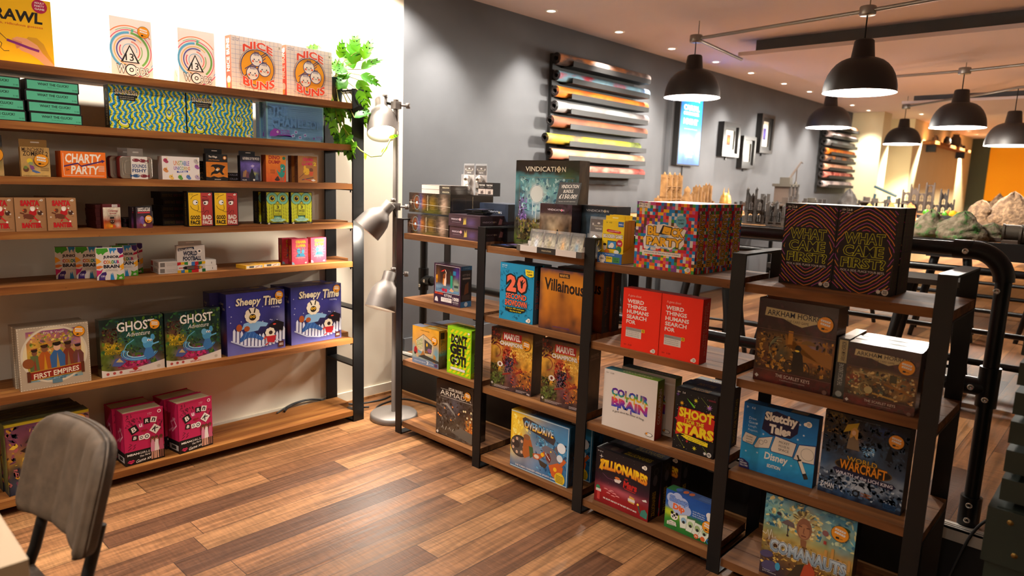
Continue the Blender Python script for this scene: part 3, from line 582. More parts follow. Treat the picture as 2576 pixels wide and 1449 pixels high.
def f_ski():
    A=Art(.114,.137); A.r(0,0,1,1,'#b07434'); A.t('OBAMA',.26,.80,.80,.94,'#d81e5a',.04); A.t('LLAMA',.22,.65,.76,.78,'#d81e5a',.04); A.t('2',.80,.64,.95,.78,'#e0c41a',.04)
    A.e(.45,.42,.17,.13,'#e8b422',14); A.e(.36,.56,.06,.09,'#e8b422',10); A.e(.68,.48,.10,.08,'#7a4526',12); A.p([(.58,.42),(.80,.42),(.76,.26),(.60,.26)],'#d4552a'); A.l([(.2,.10),(.8,.20)],.03,'#1d2f52'); A.l([(.32,.14),(.74,.06)],.03,'#c8352a'); A.p([(.66,.10),(.8,.14),(.92,.08),(.78,.05)],'#e8e4dc'); A.l([(.08,.18),(.4,.40)],.015,'#2a2018'); return A
sl=Art(.035,.137); sl.r(0,0,1,1,'#6e4630'); sl.t('LLAMA 2',.3,.3,.75,.8,'#3a2018',.02,vert=True)
o=gbox('game_box','kraft brown card box with pink letters and a skiing scene, front one','game box',(1.864,3.262,1.365),0,.114,.137,.032,'#8a5a34',front=f_ski(),left=sl)
behind(o,[.036],1,['kraft brown card box standing behind the skiing scene box'],side=-.016)
# --- fourth row
def f_xmas():
    A=Art(.1,.13); A.r(0,0,1,1,'#a87c52'); A.t('SANTA',.19,.76,.82,.93,'#c8161f',.05,0,('#5a1414',.03)); A.t('BANTER',.20,.10,.85,.25,'#c8161f',.05,0,('#5a1414',.03))
    A.e(.58,.55,.13,.10,'#b8161f',14); A.e(.58,.69,.085,.065,'#e8d9c8',14); A.e(.58,.65,.07,.05,'#f2ece2',12); A.p([(.49,.74),(.66,.76),(.72,.70),(.60,.80)],'#c8161f'); A.e(.82,.55,.09,.075,'#4a2a1a',12); A.l([(.66,.60),(.74,.68)],.05,'#b8161f'); A.e(.75,.69,.03,None,'#f2ece2',8)
    A.e(.45,.44,.20,.08,'#6a3620',14,rot=-12); A.e(.33,.62,.065,.07,'#6a3620',12); A.e(.27,.63,.035,.025,'#d8501c',8); A.l([(.33,.68),(.28,.75)],.015,'#c08a3a'); A.l([(.36,.68),(.38,.76)],.015,'#c08a3a'); A.l([(.30,.52),(.16,.56)],.05,'#6a3620'); A.l([(.32,.42),(.28,.38)],.05,'#6a3620')
    A.l([(.60,.42),(.70,.34),(.76,.30)],.05,'#c8161f'); A.e(.78,.28,.04,.03,'#f2ece2',8); A.l([(.52,.34),(.46,.28)],.05,'#c8161f')
    for x,y in ((.12,.42),(.90,.52),(.80,.60)): A.star(x,y,.045,'#efe6da',6,.35)
    A.t('Can you find the Christmas rhymes in time?',.16,.045,.94,.07,'#3a2414',.0); A.t('PARTY',.84,.42,.93,.44,'#3a2414',0); spuds(A,.90,.935,.045,'#e6dccb','#6a5a44'); return A
XM=f_xmas()
o=gbox('game_box','kraft box with red lettering and a sleigh figure, rightmost of three','game box',(.736,3.217,1.152),0,.103,.131,.10,'#9a7048',front=XM,group=None)
dup(o,o.location+Vector((-.1045,.006,0)),'kraft box with red lettering and a sleigh figure, middle of three',keep=False)
dup(o,o.location+Vector((-.209,.010,0)),'kraft box with red lettering and a sleigh figure, leftmost and cut off',keep=False)
dup(o,o.location+Vector((.004,.108,.0)),'kraft box standing behind the rightmost red lettered kraft box',keep=False)
A=Art(.07,.104); A.paint([(0,'#d8641c'),(.3,'#b0431a'),(.55,'#d6cbb4'),(1,'#ddd2bc')],[(.5,.25,.3,.2,'#5a2a16',.6),(.3,.12,.2,.1,'#f2a022',.8),(.8,.15,.15,.1,'#e8e0d0',.7)],amp=.12); A.r(0,.87,1,1,'#5a1418'); A.r(.52,.885,.84,.985,'#e8e2da'); 
for i in range(9): A.l([(.55+i*.032,.89),(.55+i*.032,.98)],.012,'#222')
A.t('Christmas',.28,.68,.84,.78,'#a8202a',.01,.2); A.t('Special',.36,.57,.76,.66,'#a8202a',.01,.2); A.t('EXPANSION PACK',.30,.50,.76,.54,'#4a3a30',.01); A.r(.38,.40,.62,.48,'#1c1614'); A.e(.5,.28,.13,.09,'#4a2a1a',12); A.e(.44,.3,.025,None,'#e8e0d0',8); A.e(.56,.3,.025,None,'#e8e0d0',8); A.e(.45,.1,.09,.05,'#e8b41c',10); A.e(.6,.1,.09,.05,'#d8501c',10)
gbox('card_pack','small red card pack with a cream cover in front of its stack','card pack',(.943,3.243,1.152),5.8,.07,.104,.018,'#5a1418',front=A)
stack('card_pack','card pack',(.925,3.268,1.152),5.8,.075,.0162,.10,6,'#4a1a1a',None,None,'small dark red flat pack stacked behind the cream cover, %s',jit=.003,seed=4)
A=Art(.073,.093); A.paint([(0,'#5a1430'),(.5,'#2a0f1c'),(1,'#170b10')],[(.3,.3,.25,.2,'#7a4a8a',.8),(.4,.15,.3,.12,'#8a2a2a',.6)]); A.t('HAPPY LITTLE',.12,.88,.88,.96,'#f0e6da',.02); A.t('DINOSAURS',.12,.79,.88,.87,'#f0e6da',.04); A.r(.1,.70,.86,.76,'#c02030'); A.e(.36,.44,.13,.12,'#7a5a9a',12); A.e(.38,.30,.10,.14,'#6a4a8c',12); A.e(.28,.16,.1,.06,'#7a2018',10); A.e(.5,.14,.09,.07,'#c8b078',10)
o=gbox('card_pack','small maroon card pack with a purple creature and orange sticker','card pack',(1.065,3.222,1.152),12.2,.073,.093,.02,'#1c0d12',front=A,st=(.74,.42,.24))
behind(o,[.024],1,['small maroon card pack standing right behind the stickered one'],side=-.008)
stack('card_pack','card pack',(1.035,3.30,1.152),8,.07,.019,.09,2,'#1c0d12',f_dark(.07,.019,'DINOSAURS','#5a2a3a',0),None,'small black flat pack left of the purple creature pack, %s',seed=6)
def f_face():
    A=Art(.117,.162); A.r(0,0,1,1,'#17120f'); A.r(.035,.025,.51,.965,'#eec01c'); A.r(.51,.025,.965,.965,'#b23a36')
    A.t('GOOD',.09,.20,.47,.32,'#17120f',.05); A.t('FACE',.09,.06,.47,.18,'#17120f',.05); A.t('BAD',.57,.20,.92,.33,'#efe6dc',.05); A.t('FACE',.56,.06,.94,.18,'#efe6dc',.05)
    A.e(.30,.69,.11,None,'#17120f',20); A.e(.30,.69,.098,None,'#f2ece2',20); A.e(.35,.69,.03,None,'#17120f',10); A.e(.70,.685,.11,None,'#17120f',20); A.e(.70,.685,.098,None,'#efe6dc',20); A.p([(.57,.70),(.84,.76),(.84,.80),(.57,.80)],'#8a2a2c'); A.e(.67,.67,.04,None,'#17120f',10); A.l([(.56,.755),(.84,.73)],.02,'#17120f'); A.l([(.58,.87),(.78,.84)],.018,'#17120f')
    A.l([(.12,.78),(.2,.86),(.34,.90),(.42,.92)],.014,'#17120f'); A.l([(.40,.62),(.42,.50),(.36,.44),(.44,.42),(.52,.42)],.014,'#17120f'); A.l([(.10,.60),(.16,.52),(.28,.47),(.38,.46)],.014,'#17120f'); A.l([(.52,.42),(.62,.44),(.60,.52),(.64,.56)],.014,'#17120f'); A.l([(.60,.36),(.72,.46),(.80,.45),(.80,.38)],.014,'#17120f')
    ages(A,'8+','2-5',.07,.915,'#3a2a10',.035); spuds(A,.87,.92,.04); return A
GF=f_face(); sl=Art(.05,.162); sl.r(0,0,1,1,'#17120f'); sl.t('GOOD FACE BAD FACE',.35,.05,.65,.95,'#8a6a1a',.01,vert=True)
o=gbox('game_box','black edged box with a yellow and red split face, left of the pair','game box',(1.288,3.229,1.152),0,.117,.162,.05,'#17120f',front=GF,left=sl)
dup(o,o.location+Vector((.1195,-.002,0)),'black edged box with a yellow and red split face, right of the pair',keep=False)
f5=Art(.117,.031); f5.r(0,0,1,1,'#14100d'); f5.t('GOOD FACE',.05,.3,.45,.72,'#4a3a14',.03); f5.t('BAD FACE',.5,.3,.92,.72,'#4a1c1a',.03)
stack('game_box','game box',(1.212,3.32,1.152),4,.117,.0305,.10,5,'#14100d',f5,None,'flat black box left of the split face pair, %s of five',jit=.006,seed=9)
def f_owl():
    A=Art(.123,.163); A.r(0,0,1,1,'#15110e'); A.r(.03,.03,.985,.985,'#c9cf26')
    A.e(.5,.50,.42,.44,'#15110e',30); A.e(.5,.50,.40,.42,'#7cc7a6',30); A.r(.03,.56,.985,.985,'#c9cf26')
    for x in (.27,.73): A.e(x,.80,.255,None,'#15110e',28); A.e(x,.80,.24,None,'#7cc7a6',28); A.e(x,.80,.14,None,'#15110e',22); A.e(x,.80,.125,None,'#d9c61e',22); A.e(x,.80,.085,None,'#15110e',18); A.e(x+.03,.83,.022,None,'#e8e4d4',8)
    A.p([(.42,.70),(.58,.70),(.5,.58)],'#15110e'); A.p([(.44,.69),(.56,.69),(.5,.605)],'#dcc21c')
    for s in (-1,1):
        for r in range(5):
            for i in range(3):
                x=.5+s*(.21+.10*i); y=.56-.10*r-.03*i; A.e(x,y,.062,.075,'#15110e',12); A.e(x,y+.012,.052,.064,'#c9cf26',12)
    A.r(.32,.26,.68,.62,'#15110e'); A.r(.335,.27,.665,.61,'#c9cf26'); A.t('3',.45,.48,.55,.585,'#15110e',.03); A.t('WISE',.36,.37,.64,.46,'#15110e',.02); A.t('WORDS',.37,.285,.63,.35,'#15110e',.0)
    A.p([(.15,.14),(.5,.22),(.85,.14),(.7,.08),(.3,.08)],'#a7dcc4'); A.t('Birds of a feather,',.28,.15,.72,.185,'#15110e',.0,.2); A.t('think together',.31,.11,.66,.145,'#15110e',.0,.2); A.r(.03,.0,.985,.05,'#15110e'); A.t('Party Game',.74,.012,.95,.04,'#efe6d6',.01); spuds(A,.12,.028,.035); return A
OW=f_owl(); sl=Art(.055,.163); sl.r(0,0,1,1,'#13100e'); sl.t('3 WISE WORDS',.3,.1,.8,.7,'#6a6a18',.02,vert=True)
o=gbox('game_box','black edged lime box with a green owl, left front of the owls','game box',(1.679,3.25,1.152),-2,.124,.163,.055,'#13100e',front=OW,left=sl)
dup(o,o.location+Vector((.131,-.003,0)),'black edged lime box with a green owl, right front of the owls',rz=0,keep=False)
behind(o,[.06],1,['black edged owl box standing behind the left owl box'],side=-.014)
# --- fifth row
A=Art(.29,.056); A.r(0,0,1,1,'#d9d2ca'); A.paint([(0,'#1d1a24'),(1,'#26212e')],[(.62,.45,.05,.3,'#8a5448',.8),(.70,.6,.05,.3,'#7a4a3e',.8),(.78,.4,.05,.3,'#33437a',.9),(.78,.72,.035,.2,'#a06a54',.9),(.86,.6,.05,.3,'#6a4a66',.8),(.92,.4,.04,.3,'#8a5a4c',.8),(.66,.2,.05,.2,'#4a3a5c',.8)],.0,.09,.955,.88,(70,14),.25,9); A.t('STRANGER',.34,.52,.54,.72,'#b0301c',.01); A.t('THINGS',.40,.30,.52,.46,'#b0301c',.01)
gbox('game_box','flat dark box with white edges lying at the left of the fifth shelf','game box',(-.08+.29,3.245,.936),1.5,.29,.056,.2,'#d9d2ca',front=A,cols=dict(top='#3a3433'))
def f_splat():
    A=Art(.101,.136); A.r(0,0,1,1,'#e2dbd2')
    A.p([(.02,1),(.02,.86),(.10,.80),(.2,.84),(.24,.78),(.34,.86),(.46,.90),(.42,1)],'#46a02a'); A.p([(.48,1),(.50,.90),(.54,.80),(.57,.90),(.62,.92),(.66,.82),(.69,.92),(.76,.94),(.76,1)],'#2a8ac8'); A.p([(.78,1),(.80,.88),(.9,.80),(1,.86),(1,1)],'#3d2472'); A.p([(1,.80),(.86,.76),(.82,.68),(1,.72)],'#c81e4a')
    A.p([(0,.70),(.10,.66),(.20,.58),(.10,.54),(0,.5)],'#f0a81c'); A.p([(0,.44),(.14,.46),(.26,.42),(.10,.36),(0,.36)],'#e87a24'); A.p([(0,.32),(.14,.30),(.24,.36),(.16,.22),(.08,.18),(0,.10)],'#c81e6a'); A.p([(.06,0),(.08,.12),(.2,.24),(.34,.26),(.36,.18),(.28,.10),(.30,0)],'#3d2472'); A.p([(.48,0),(.50,.16),(.53,.22),(.55,.14),(.58,.24),(.61,.12),(.64,0)],'#2a8ac8'); A.p([(.70,0),(.74,.10),(.72,.18),(.84,.14),(.98,.20),(1,.10),(1,0)],'#4aa428'); A.p([(1,.52),(.86,.44),(.80,.40),(.92,.36),(.84,.28),(1,.34)],'#f0a81c')
    A.t('JUNIOR',.26,.66,.84,.77,'#171a2e',.04); cs=['#c83a28','#e0801c','#d8a81c','#3a9a3a','#2a7ab8','#c8286a']; A.t('COLOUR',.26,.51,.85,.62,lambda u,v:cs[min(5,int(u*6))],.05); A.t('BRAIN',.26,.37,.84,.48,'#171a2e',.04); A.t('Crafty questions.',.34,.315,.76,.34,'#3a3440',0,.1); A.t('Colourful answers.',.32,.28,.78,.305,'#3a3440',0,.1); A.r(.13,.06,.30,.16,'#5a4a8c'); A.t('120',.15,.10,.28,.15,'#efe8e0',.02); spuds(A,.88,.06,.045); return A
JB=f_splat(); sl=Art(.03,.136); sl.r(0,0,1,1,'#cfc7ba'); sl.p([(0,1),(0,.8),(.5,.9),(1,.7),(1,1)],'#c87a24'); sl.t('COLOUR BRAIN',.3,.08,.75,.75,'#4a3a4a',.03,vert=True); sl.p([(0,0),(0,.1),(1,.16),(1,0)],'#3d2472')
o=gbox('game_box','white paint splash box, front and centre of the group','game box',(.90,3.222,.936),-12,.101,.136,.03,'#d0c8bc',front=JB,left=sl)
for (x,y,rz,lab) in ((.786,3.333,-15,'white paint splash box at the left end of its group'),(.854,3.302,-17,'white paint splash box second from left in its group'),(.985,3.29,-10,'white paint splash box behind the front one, second from right'),(1.03,3.36,-8,'white paint splash box furthest back and furthest right in its group')):
    y0=R_(rz); dup(o,Vector((x+math.cos(y0)*.05,y+.015,.9364)),lab,rz=y0,keep=False)
def f_ball():
    A=Art(.124,.127); A.r(0,0,1,1,'#d6d2cc'); A.p([(.04,.80),(.62,.86),(.60,.95),(.04,.90)],'#1d2a44'); A.t('ROLLARAMA',.07,.83,.57,.90,'#e8e2d8',.02,sl=.04); A.t('WORLD',.22,.62,.72,.80,'#1b2740',.05,.1); A.t('FOOTBALL',.20,.44,.86,.60,'#1b2740',.05,.1); A.e(.80,.78,.09,None,'#eee8e0',16); A.e(.80,.78,.04,None,'#1b2740',8)
    cs=['#c8202a','#e8b41c','#2a8a3a','#e8e2d8','#3a7ac0','#c8202a','#1d6a3a','#e8c01c']
    for i in range(8): A.p([(i/8,.27+.03*math.sin(i)),(i/8+.125,.28+.03*math.sin(i+1)),(i/8+.125,.40),(i/8,.39)],cs[i])
    for i in range(8): A.r(i/8,.0,i/8+.125,.10+.02*(i%2),cs[(i*3+1)%8])
    A.r(.03,.10,.2,.26,'#e8e2d8'); A.l([(.05,.18),(.18,.18)],.03,'#c8202a'); A.e(.54,.18,.36,.075,'#1a1614',22); A.e(.54,.18,.34,.06,'#6a5a58',22); A.e(.28,.18,.06,None,'#1a1614',12); A.e(.66,.18,.07,None,'#a02a20',12); A.e(.82,.18,.05,None,'#c8a81c',10); return A
def hang2(mb,X): mb.box((.01,.012,.127),(.112,.0135,.147),'print','#c9c4bd',X); mb.box((.045,.0115,.137),(.08,.012,.142),'print','#efeae2',X)
gbox('dice_game_pack','white hang tab pack with flags and a window standing between small stacks','dice game',(1.244,3.263,.936),-6,.124,.127,.03,'#c8c4be',front=f_ball(),extra=hang2)
A=Art(.10,.027); A.r(0,0,1,1,'#d8d2ca'); A.r(.06,.15,.26,.85,'#7a746e'); 
for i in range(4): A.l([(.32,.25+.15*i),(.8,.25+.15*i)],.006,'#6a6460')
A.ring(.9,.3,.03,None,.008,'#a04a3a'); sl=Art(.11,.027); sl.r(0,0,1,1,'#cfc9c2'); sl.t('WORLD FOOTBALL',.5,.2,.95,.8,'#3a4458',.02); sl.r(.05,.1,.3,.9,'#b03a2c')
s1=stack('dice_game_pack','dice game',(1.165,3.272,.936),-4,.10,.027,.12,2,'#cfc9c2',A,sl,'flat white dice game pack left of the flag pack, %s of two',seed=12)
A=Art(.10,.024); A.r(0,0,1,1,'#d8d2ca'); A.t('CE',.15,.3,.3,.7,'#2a2622',.01); A.t('i',.8,.3,.83,.7,'#2a2622',.01); A.p([(0,1),(.12,1),(.2,.4),(.1,0),(0,0)],'#2a7a4a')
stack('dice_game_pack','dice game',(1.325,3.275,.936),-2,.103,.0255,.12,2,'#cfc9c2',A,None,'flat white dice game pack right of the flag pack, %s of two',seed=15)
A=Art(.098,.018); A.r(0,0,1,1,'#e0a818'); A.r(.04,.12,.96,.85,'#d9cfc0'); A.r(.2,.25,.46,.75,'#4a443e'); A.t('CE',.84,.25,.94,.72,'#2a2622',.01); A.l([(.55,.3),(.78,.7)],.03,'#b05a2a')
T=Art(.098,.085); T.paint([(0,'#d8a020'),(1,'#b8861a')],[(.5,.5,.35,.35,'#5a5044',.7),(.3,.4,.2,.2,'#a04a2a',.6)],n=(18,18),amp=.2)
o=gbox('card_pack','small yellow edged card box lying flat, left of two','card pack',(1.552,3.222,.936),7,.098,.018,.085,'#dba416',front=A,top=T)
dup(o,o.location+Vector((.105,.02,0)),'small yellow edged card box lying flat, right one against the pink box',rz=R_(4),keep=False)
def f_pink():
    A=Art(.091,.135); A.paint([(0,'#d84a64'),(1,'#d23a58')],[(.5,.45,.3,.25,'#ee8a96',.8)],amp=.03); A.t('OBAMA',.24,.82,.88,.95,'#d8b81a',.07); A.t('LLAMA',.26,.68,.86,.80,'#d8b81a',.07)
    for i in range(14): a=i*.45; A.l([(.5+.2*math.cos(a),.46+.14*math.sin(a)),(.5+.44*math.cos(a),.46+.30*math.sin(a))],.012,'#f0a0a8')
    A.p([(.26,.30),(.32,.40),(.44,.44),(.58,.44),(.74,.42),(.82,.30)],'#4aa0c8'); A.e(.42,.53,.11,.10,'#5ab4d4',14); A.e(.68,.50,.10,.08,'#6abcd8',12); A.l([(.64,.56),(.62,.68)],.03,'#6abcd8'); A.l([(.73,.56),(.76,.67)],.03,'#6abcd8'); A.l([(.34,.54),(.52,.54)],.02,'#1d3a5a'); A.r(.40,.36,.48,.39,'#1d2a3a'); A.t('the llama in Drama',.2,.24,.82,.285,'#f4dcd8',.01,.2); A.e(0,0,.16,None,'#8ab4cc',20,0,90); spuds(A,.86,.06,.05); return A
sl=Art(.045,.135); sl.r(0,0,1,1,'#a82438'); sl.t('LLAMA DRAMA',.3,.12,.75,.75,'#c89a2a',.03,vert=True)
PK=f_pink(); o=gbox('game_box','pink card game box with blue portrait, left front of three','game box',(1.822,3.26,.936),-4,.091,.135,.045,'#b82a44',front=PK,left=sl)
dup(o,o.location+Vector((.128,.030,0)),'pink card game box with blue portrait, right of three',rz=R_(-2),keep=False); behind(o,[.05],1,['pink card game box standing behind the left pink box'],side=-.03)
# --- sixth row
def f_empire():
    A=Art(.253,.261); A.r(0,0,1,1,'#b8a78e'); A.e(.5,.53,.46,None,'#e4d4a8',44)
    P=Art(.253,.261); 
    A.paint([(0,'#6f97a4'),(.2,'#9a8a3a'),(.45,'#c8a030'),(.7,'#c87a4a'),(1,'#8a4a7a')],[(.2,.7,.2,.2,'#d8a83a',.8),(.8,.75,.2,.15,'#7a5a8c',.8),(.85,.4,.14,.2,'#a8b83a',.6),(.12,.4,.1,.2,'#9aa83a',.7)],.12,.12,.88,.93,(50,50),.16)
    A.ring(.5,.53,.455,None,.03,'#d8cdb4',0,360,60); A.ring(.5,.53,.475,None,.02,'#b8a78e',0,360,60)
    for i in range(4):
        cx,cy=((.02,.02),(.98,.02),(.02,.98),(.98,.98))[i]
    A.detail(35,240,['#d8a83a','#b88a2c','#a8b040','#c87a44','#8a5a7a','#e8c868','#6a7a30'],.16,.32,.84,.90,.012,.045); A.detail(36,60,['#5a8aa0','#88b0bc','#3a6478'],.2,.12,.8,.22,.012,.04); A.ring(.5,.53,.455,None,.03,'#d8cdb4',0,360,60)
    def fig(x,y,s,rb,sk,hr,hat):
        A.p([(x-.075*s,y-.26*s),(x-.09*s,y-.05*s),(x-.04*s,y+.03*s),(x+.04*s,y+.03*s),(x+.09*s,y-.05*s),(x+.08*s,y-.26*s)],rb); A.p([(x-.02*s,y-.24*s),(x,y+.0*s),(x+.025*s,y-.24*s)],hat); A.e(x,y+.075*s,.042*s,.055*s,sk,14); A.e(x,y+.12*s,.05*s,.035*s,hr,12); A.l([(x-.05*s,y+.14*s),(x+.05*s,y+.15*s)],.015,hat)
    fig(.22,.52,.9,'#5a6a3a','#7a4a34','#2a1a14','#8a3a2a'); fig(.36,.56,1.05,'#b0561e','#8a5638','#3a2014','#c8901e'); fig(.69,.57,1.05,'#7a3426','#6a3c2a','#2a1612','#8a6a3a'); fig(.83,.53,.9,'#6a3a34','#b07a58','#241612','#8a5a7a'); fig(.535,.56,1.2,'#2f5f94','#dcb090','#1a1214','#b08a3a')
    A.e(.13,.43,.08,None,'#8a4a26',18); A.p([(.12,.16),(.12,.28),(.90,.34),(.90,.20)],'#7a1a16'); A.p([(.16,.17),(.16,.27),(.86,.325),(.86,.21)],'#8f2219'); A.t('FIRST EMPIRES',.19,.19,.83,.275,'#ece0c4',.02,sl=.05); A.r(.10,.13,.145,.30,'#5a2a1a'); A.r(.865,.17,.91,.35,'#5a2a1a'); A.l([(.15,.285),(.86,.335)],.014,'#b8862a'); A.l([(.15,.155),(.86,.195)],.014,'#b8862a'); A.r(.44,.06,.58,.13,'#5a8090'); A.t('Eric B. Vogel',.36,.865,.64,.91,'#ece0c4',.0)
    for i in range(26): 
        for e in (.012,.988): A.r(e-.004,i/26,e+.004,i/26+.02,'#e8dcc4'); A.r(i/26,e-.004,i/26+.02,e+.004,'#e8dcc4')
    return A
o=gbox('game_box','shrink wrapped tan box with a round picture of five robed figures','game box',(.609,3.254,.4985),-.9,.253,.261,.055,'#7d705e',front=f_empire(),m='wrap',st=(.86,.86,.09))
behind(o,[.060],1,['tan shrink wrapped box standing behind the robed figures box'],side=-.006)
def f_ghost():
    A=Art(.262,.256); A.paint([(0,'#3a4a1a'),(.2,'#5a5a1a'),(.45,'#2a3a1e'),(.75,'#12302c'),(1,'#0c2420')],[(.15,.66,.16,.16,'#4a2a20',.95),(.16,.50,.13,.1,'#c8a41a',.85),(.3,.44,.08,.07,'#b8941a',.8),(.5,.22,.3,.1,'#b01a5a',.95),(.55,.12,.25,.08,'#c02468',.8),(.72,.30,.16,.12,'#24508a',.9),(.5,.62,.25,.2,'#1f6a5a',.7),(.9,.5,.14,.3,'#16301e',.8),(.22,.25,.1,.08,'#6a5a9a',.5),(.82,.14,.1,.06,'#2a5aa0',.8),(.08,.25,.15,.2,'#4a6a1a',.7)],n=(56,56),amp=.25,sc=9)
    A.detail(31,260,['#1a3a24','#2a5a2c','#0f2a24','#4a6a1c','#1c4a44','#5a7a24'],0,.12,1,1,.012,.05); A.detail(32,70,['#e0bc24','#c8a01c','#8a7a18'],.05,.38,.32,.60,.01,.035); A.detail(33,90,['#b81a5c','#d83478','#8a1446'],.25,.13,.75,.30,.012,.05); A.detail(34,40,['#4a2a1e','#5a3a2a','#2a1814'],.03,.56,.26,.84,.015,.05)
    for k in range(4): A.ring(.60,.36,.29-.03*k,.14-.018*k,.016,('#3a8ac8','#6ab8e8','#2f78ba','#9ad8f0')[k],150,350)
    A.l([(.34,.40),(.40,.52),(.52,.60)],.012,'#6ab8d8'); A.e(.74,.50,.085,.10,'#4a9ac8',18); A.e(.69,.565,.05,.06,'#6ab4dc',14); A.e(.82,.60,.035,.06,'#4a9ac8',12); A.e(.75,.555,.022,None,'#eef4f6',10); A.e(.79,.55,.022,None,'#eef4f6',10); A.e(.755,.55,.010,None,'#123',8); A.e(.793,.545,.010,None,'#123',8); A.l([(.80,.47),(.92,.50)],.025,'#6ab4dc'); A.p([(.70,.42),(.80,.42),(.84,.26),(.72,.20),(.66,.30)],'#3a7ab8')
    A.p([(.16,.18),(.22,.30),(.34,.30),(.38,.22),(.28,.15)],'#4a5a94'); A.p([(.22,.24),(.28,.30),(.34,.22)],'#c8b078')
    A.p([(0,0),(0,.13),(.10,.10),(.25,.085),(.5,.085),(.75,.12),(1,.17),(1,0)],'#e4d9cc'); A.t('GHOST',.26,.76,.86,.93,'#efe9df',.02,0,('#1a2a24',.02)); A.t('Adventure',.40,.66,.78,.74,'#e6e4da',.0,.3)
    A.e(.52,.075,.05,.035,'#b8202a',4); A.t('SPINBOARD',.42,.018,.62,.045,'#b8202a',.02)
    for x in (.09,.19,.29): A.e(x,.05,.025,None,'#b84a4a',8)
    A.e(.9,.06,.03,None,'#c8bca8',8); return A
GH=f_ghost(); sl=Art(.05,.256); sl.paint([(0,'#3a3a30'),(.15,'#2a2f22'),(1,'#101a18')],[(.5,.6,.4,.15,'#4a4a2a',.7)],n=(8,30)); tp=Art(.262,.05); tp.r(0,0,1,1,'#1c2a24'); tp.t('GHOST Adventure',.2,.3,.8,.75,'#6a7468',.01)
o=gbox('game_box','dark forest box with a pale blue swirl and white lettering, stickered','game box',(.905,3.256,.4985),.6,.262,.256,.05,'#1a2420',front=GH,left=sl,top=tp,m='wrap',st=(.86,.83,.085))
g2=dup(o,o.location+Vector((.268,.004,0)),'dark forest box with a pale blue swirl, right one without sticker',rz=R_(2.4),keep=False)
def f_sheep():
    A=Art(.309,.313); A.paint([(0,'#6a6ab4'),(.3,'#3a3a86'),(1,'#34368c')],[(.85,.4,.2,.2,'#14122e',.9),(.55,.28,.3,.15,'#1c1a3c',.9),(.95,.5,.1,.15,'#9a9ad0',.5),(.1,.1,.2,.15,'#7474bc',.6)],amp=.06)
    rnd=random.Random(5)
    for i in range(16): A.star(rnd.uniform(.05,.95),rnd.uniform(.45,.85),.014,'#d0d4ec',5)
    n=15
    for i in range(n):
        u=i/(n-1); x=.09+.86*u; yb=.27-.5*u+.42*u*u-.04; tp=yb+.16+.02*math.sin(i); A.p([(x,yb),(x+.042,yb-.008),(x+.05,tp),(x+.03,tp+.045),(x+.006,tp+.01)],'#dfe4f4')
    A.l([(.06,.24),(.3,.12),(.55,.08),(.9,.16)],.02,'#c8d0ea')
    A.p([(.30,.36),(.40,.40),(.50,.30),(.62,.22),(.58,.18),(.46,.24),(.34,.26),(.22,.20),(.20,.25)],'#2f5fa8'); 
    for i in range(5): A.l([(.26+i*.07,.21+.02*math.sin(i*2)),(.33+i*.06,.36-.02*i)],.006,'#6aa0d8')
    A.p([(.24,.40),(.28,.50),(.42,.53),(.58,.50),(.70,.46),(.66,.41),(.56,.42),(.52,.36),(.34,.35),(.30,.42)],'#8ab8e0'); A.e(.20,.44,.05,.06,'#b0562a',12); A.e(.33,.41,.05,.045,'#b0562a',12); A.l([(.62,.20),(.68,.26)],.03,'#d04a34')
    for i in range(10): a=i*PI/5; A.e(.43+.085*math.cos(a),.62+.085*math.sin(a),.05,None,'#efe4cc',12)
    A.e(.43,.62,.09,None,'#efe4cc',14); A.e(.43,.59,.06,.055,'#241c1a',14); A.e(.405,.60,.024,None,'#e8b42a',10); A.e(.455,.60,.024,None,'#e8b42a',10); A.e(.405,.60,.01,None,'#241c1a',6); A.e(.455,.60,.01,None,'#241c1a',6); A.l([(.40,.66),(.37,.73)],.022,'#241c1a'); A.l([(.46,.66),(.48,.74)],.022,'#241c1a')
    for i in range(8): a=i*PI/4; A.e(.73+.055*math.cos(a),.30+.05*math.sin(a),.035,None,'#efe4cc',10)
    A.e(.74,.295,.035,None,'#3a2a24',10); A.p([(.66,.24),(.84,.24),(.80,.12),(.68,.14)],'#c02a34'); A.l([(.70,.12),(.64,.10)],.02,'#c02a34'); A.p([(.70,.42),(.84,.50),(.98,.44),(.96,.30),(.84,.34)],'#15121f'); A.e(.81,.43,.03,.012,'#d84a3a',10)
    A.t('Sheepy',.15,.76,.58,.92,'#efe2bc',.03,.15,('#26286c',.025)); A.t('Time',.62,.76,.95,.92,'#efe2bc',.03,.15,('#26286c',.025)); A.t('BY NEIL KIMBALL',.76,.71,.90,.735,'#c8cce4',.01)
    A.r(.87,.025,.97,.125,'#5a2a20'); A.t('AEG',.885,.055,.955,.095,'#e8dccc',.03); return A
SH=f_sheep(); sl=Art(.075,.313); sl.paint([(0,'#2a2a5a'),(.5,'#26265e'),(1,'#2c2e78')],[(.6,.3,.3,.12,'#a04a2a',.7),(.4,.45,.3,.1,'#8a8aa8',.6)],n=(10,34)); sl.t('Sheepy',.15,.80,.6,.86,'#b8b0a0',.02); sl.t('Time',.3,.73,.75,.79,'#b8b0a0',.02); tp=Art(.309,.075); tp.r(0,0,1,1,'#34367c'); tp.t('Sheepy Time',.3,.35,.62,.7,'#a8a498',.02); tp.e(.82,.5,.08,.3,'#b08a5a')
o=gbox('game_box','blue night box with a running sheep and white fence, left front','game box',(1.466,3.262,.4985),-.3,.309,.313,.075,'#2c2e74',front=SH,left=sl,top=tp,m='gloss',st=(.90,.91,.075))
dup(o,o.location+Vector((.351,.010,0)),'blue night box with a running sheep and white fence, right front',rz=0)
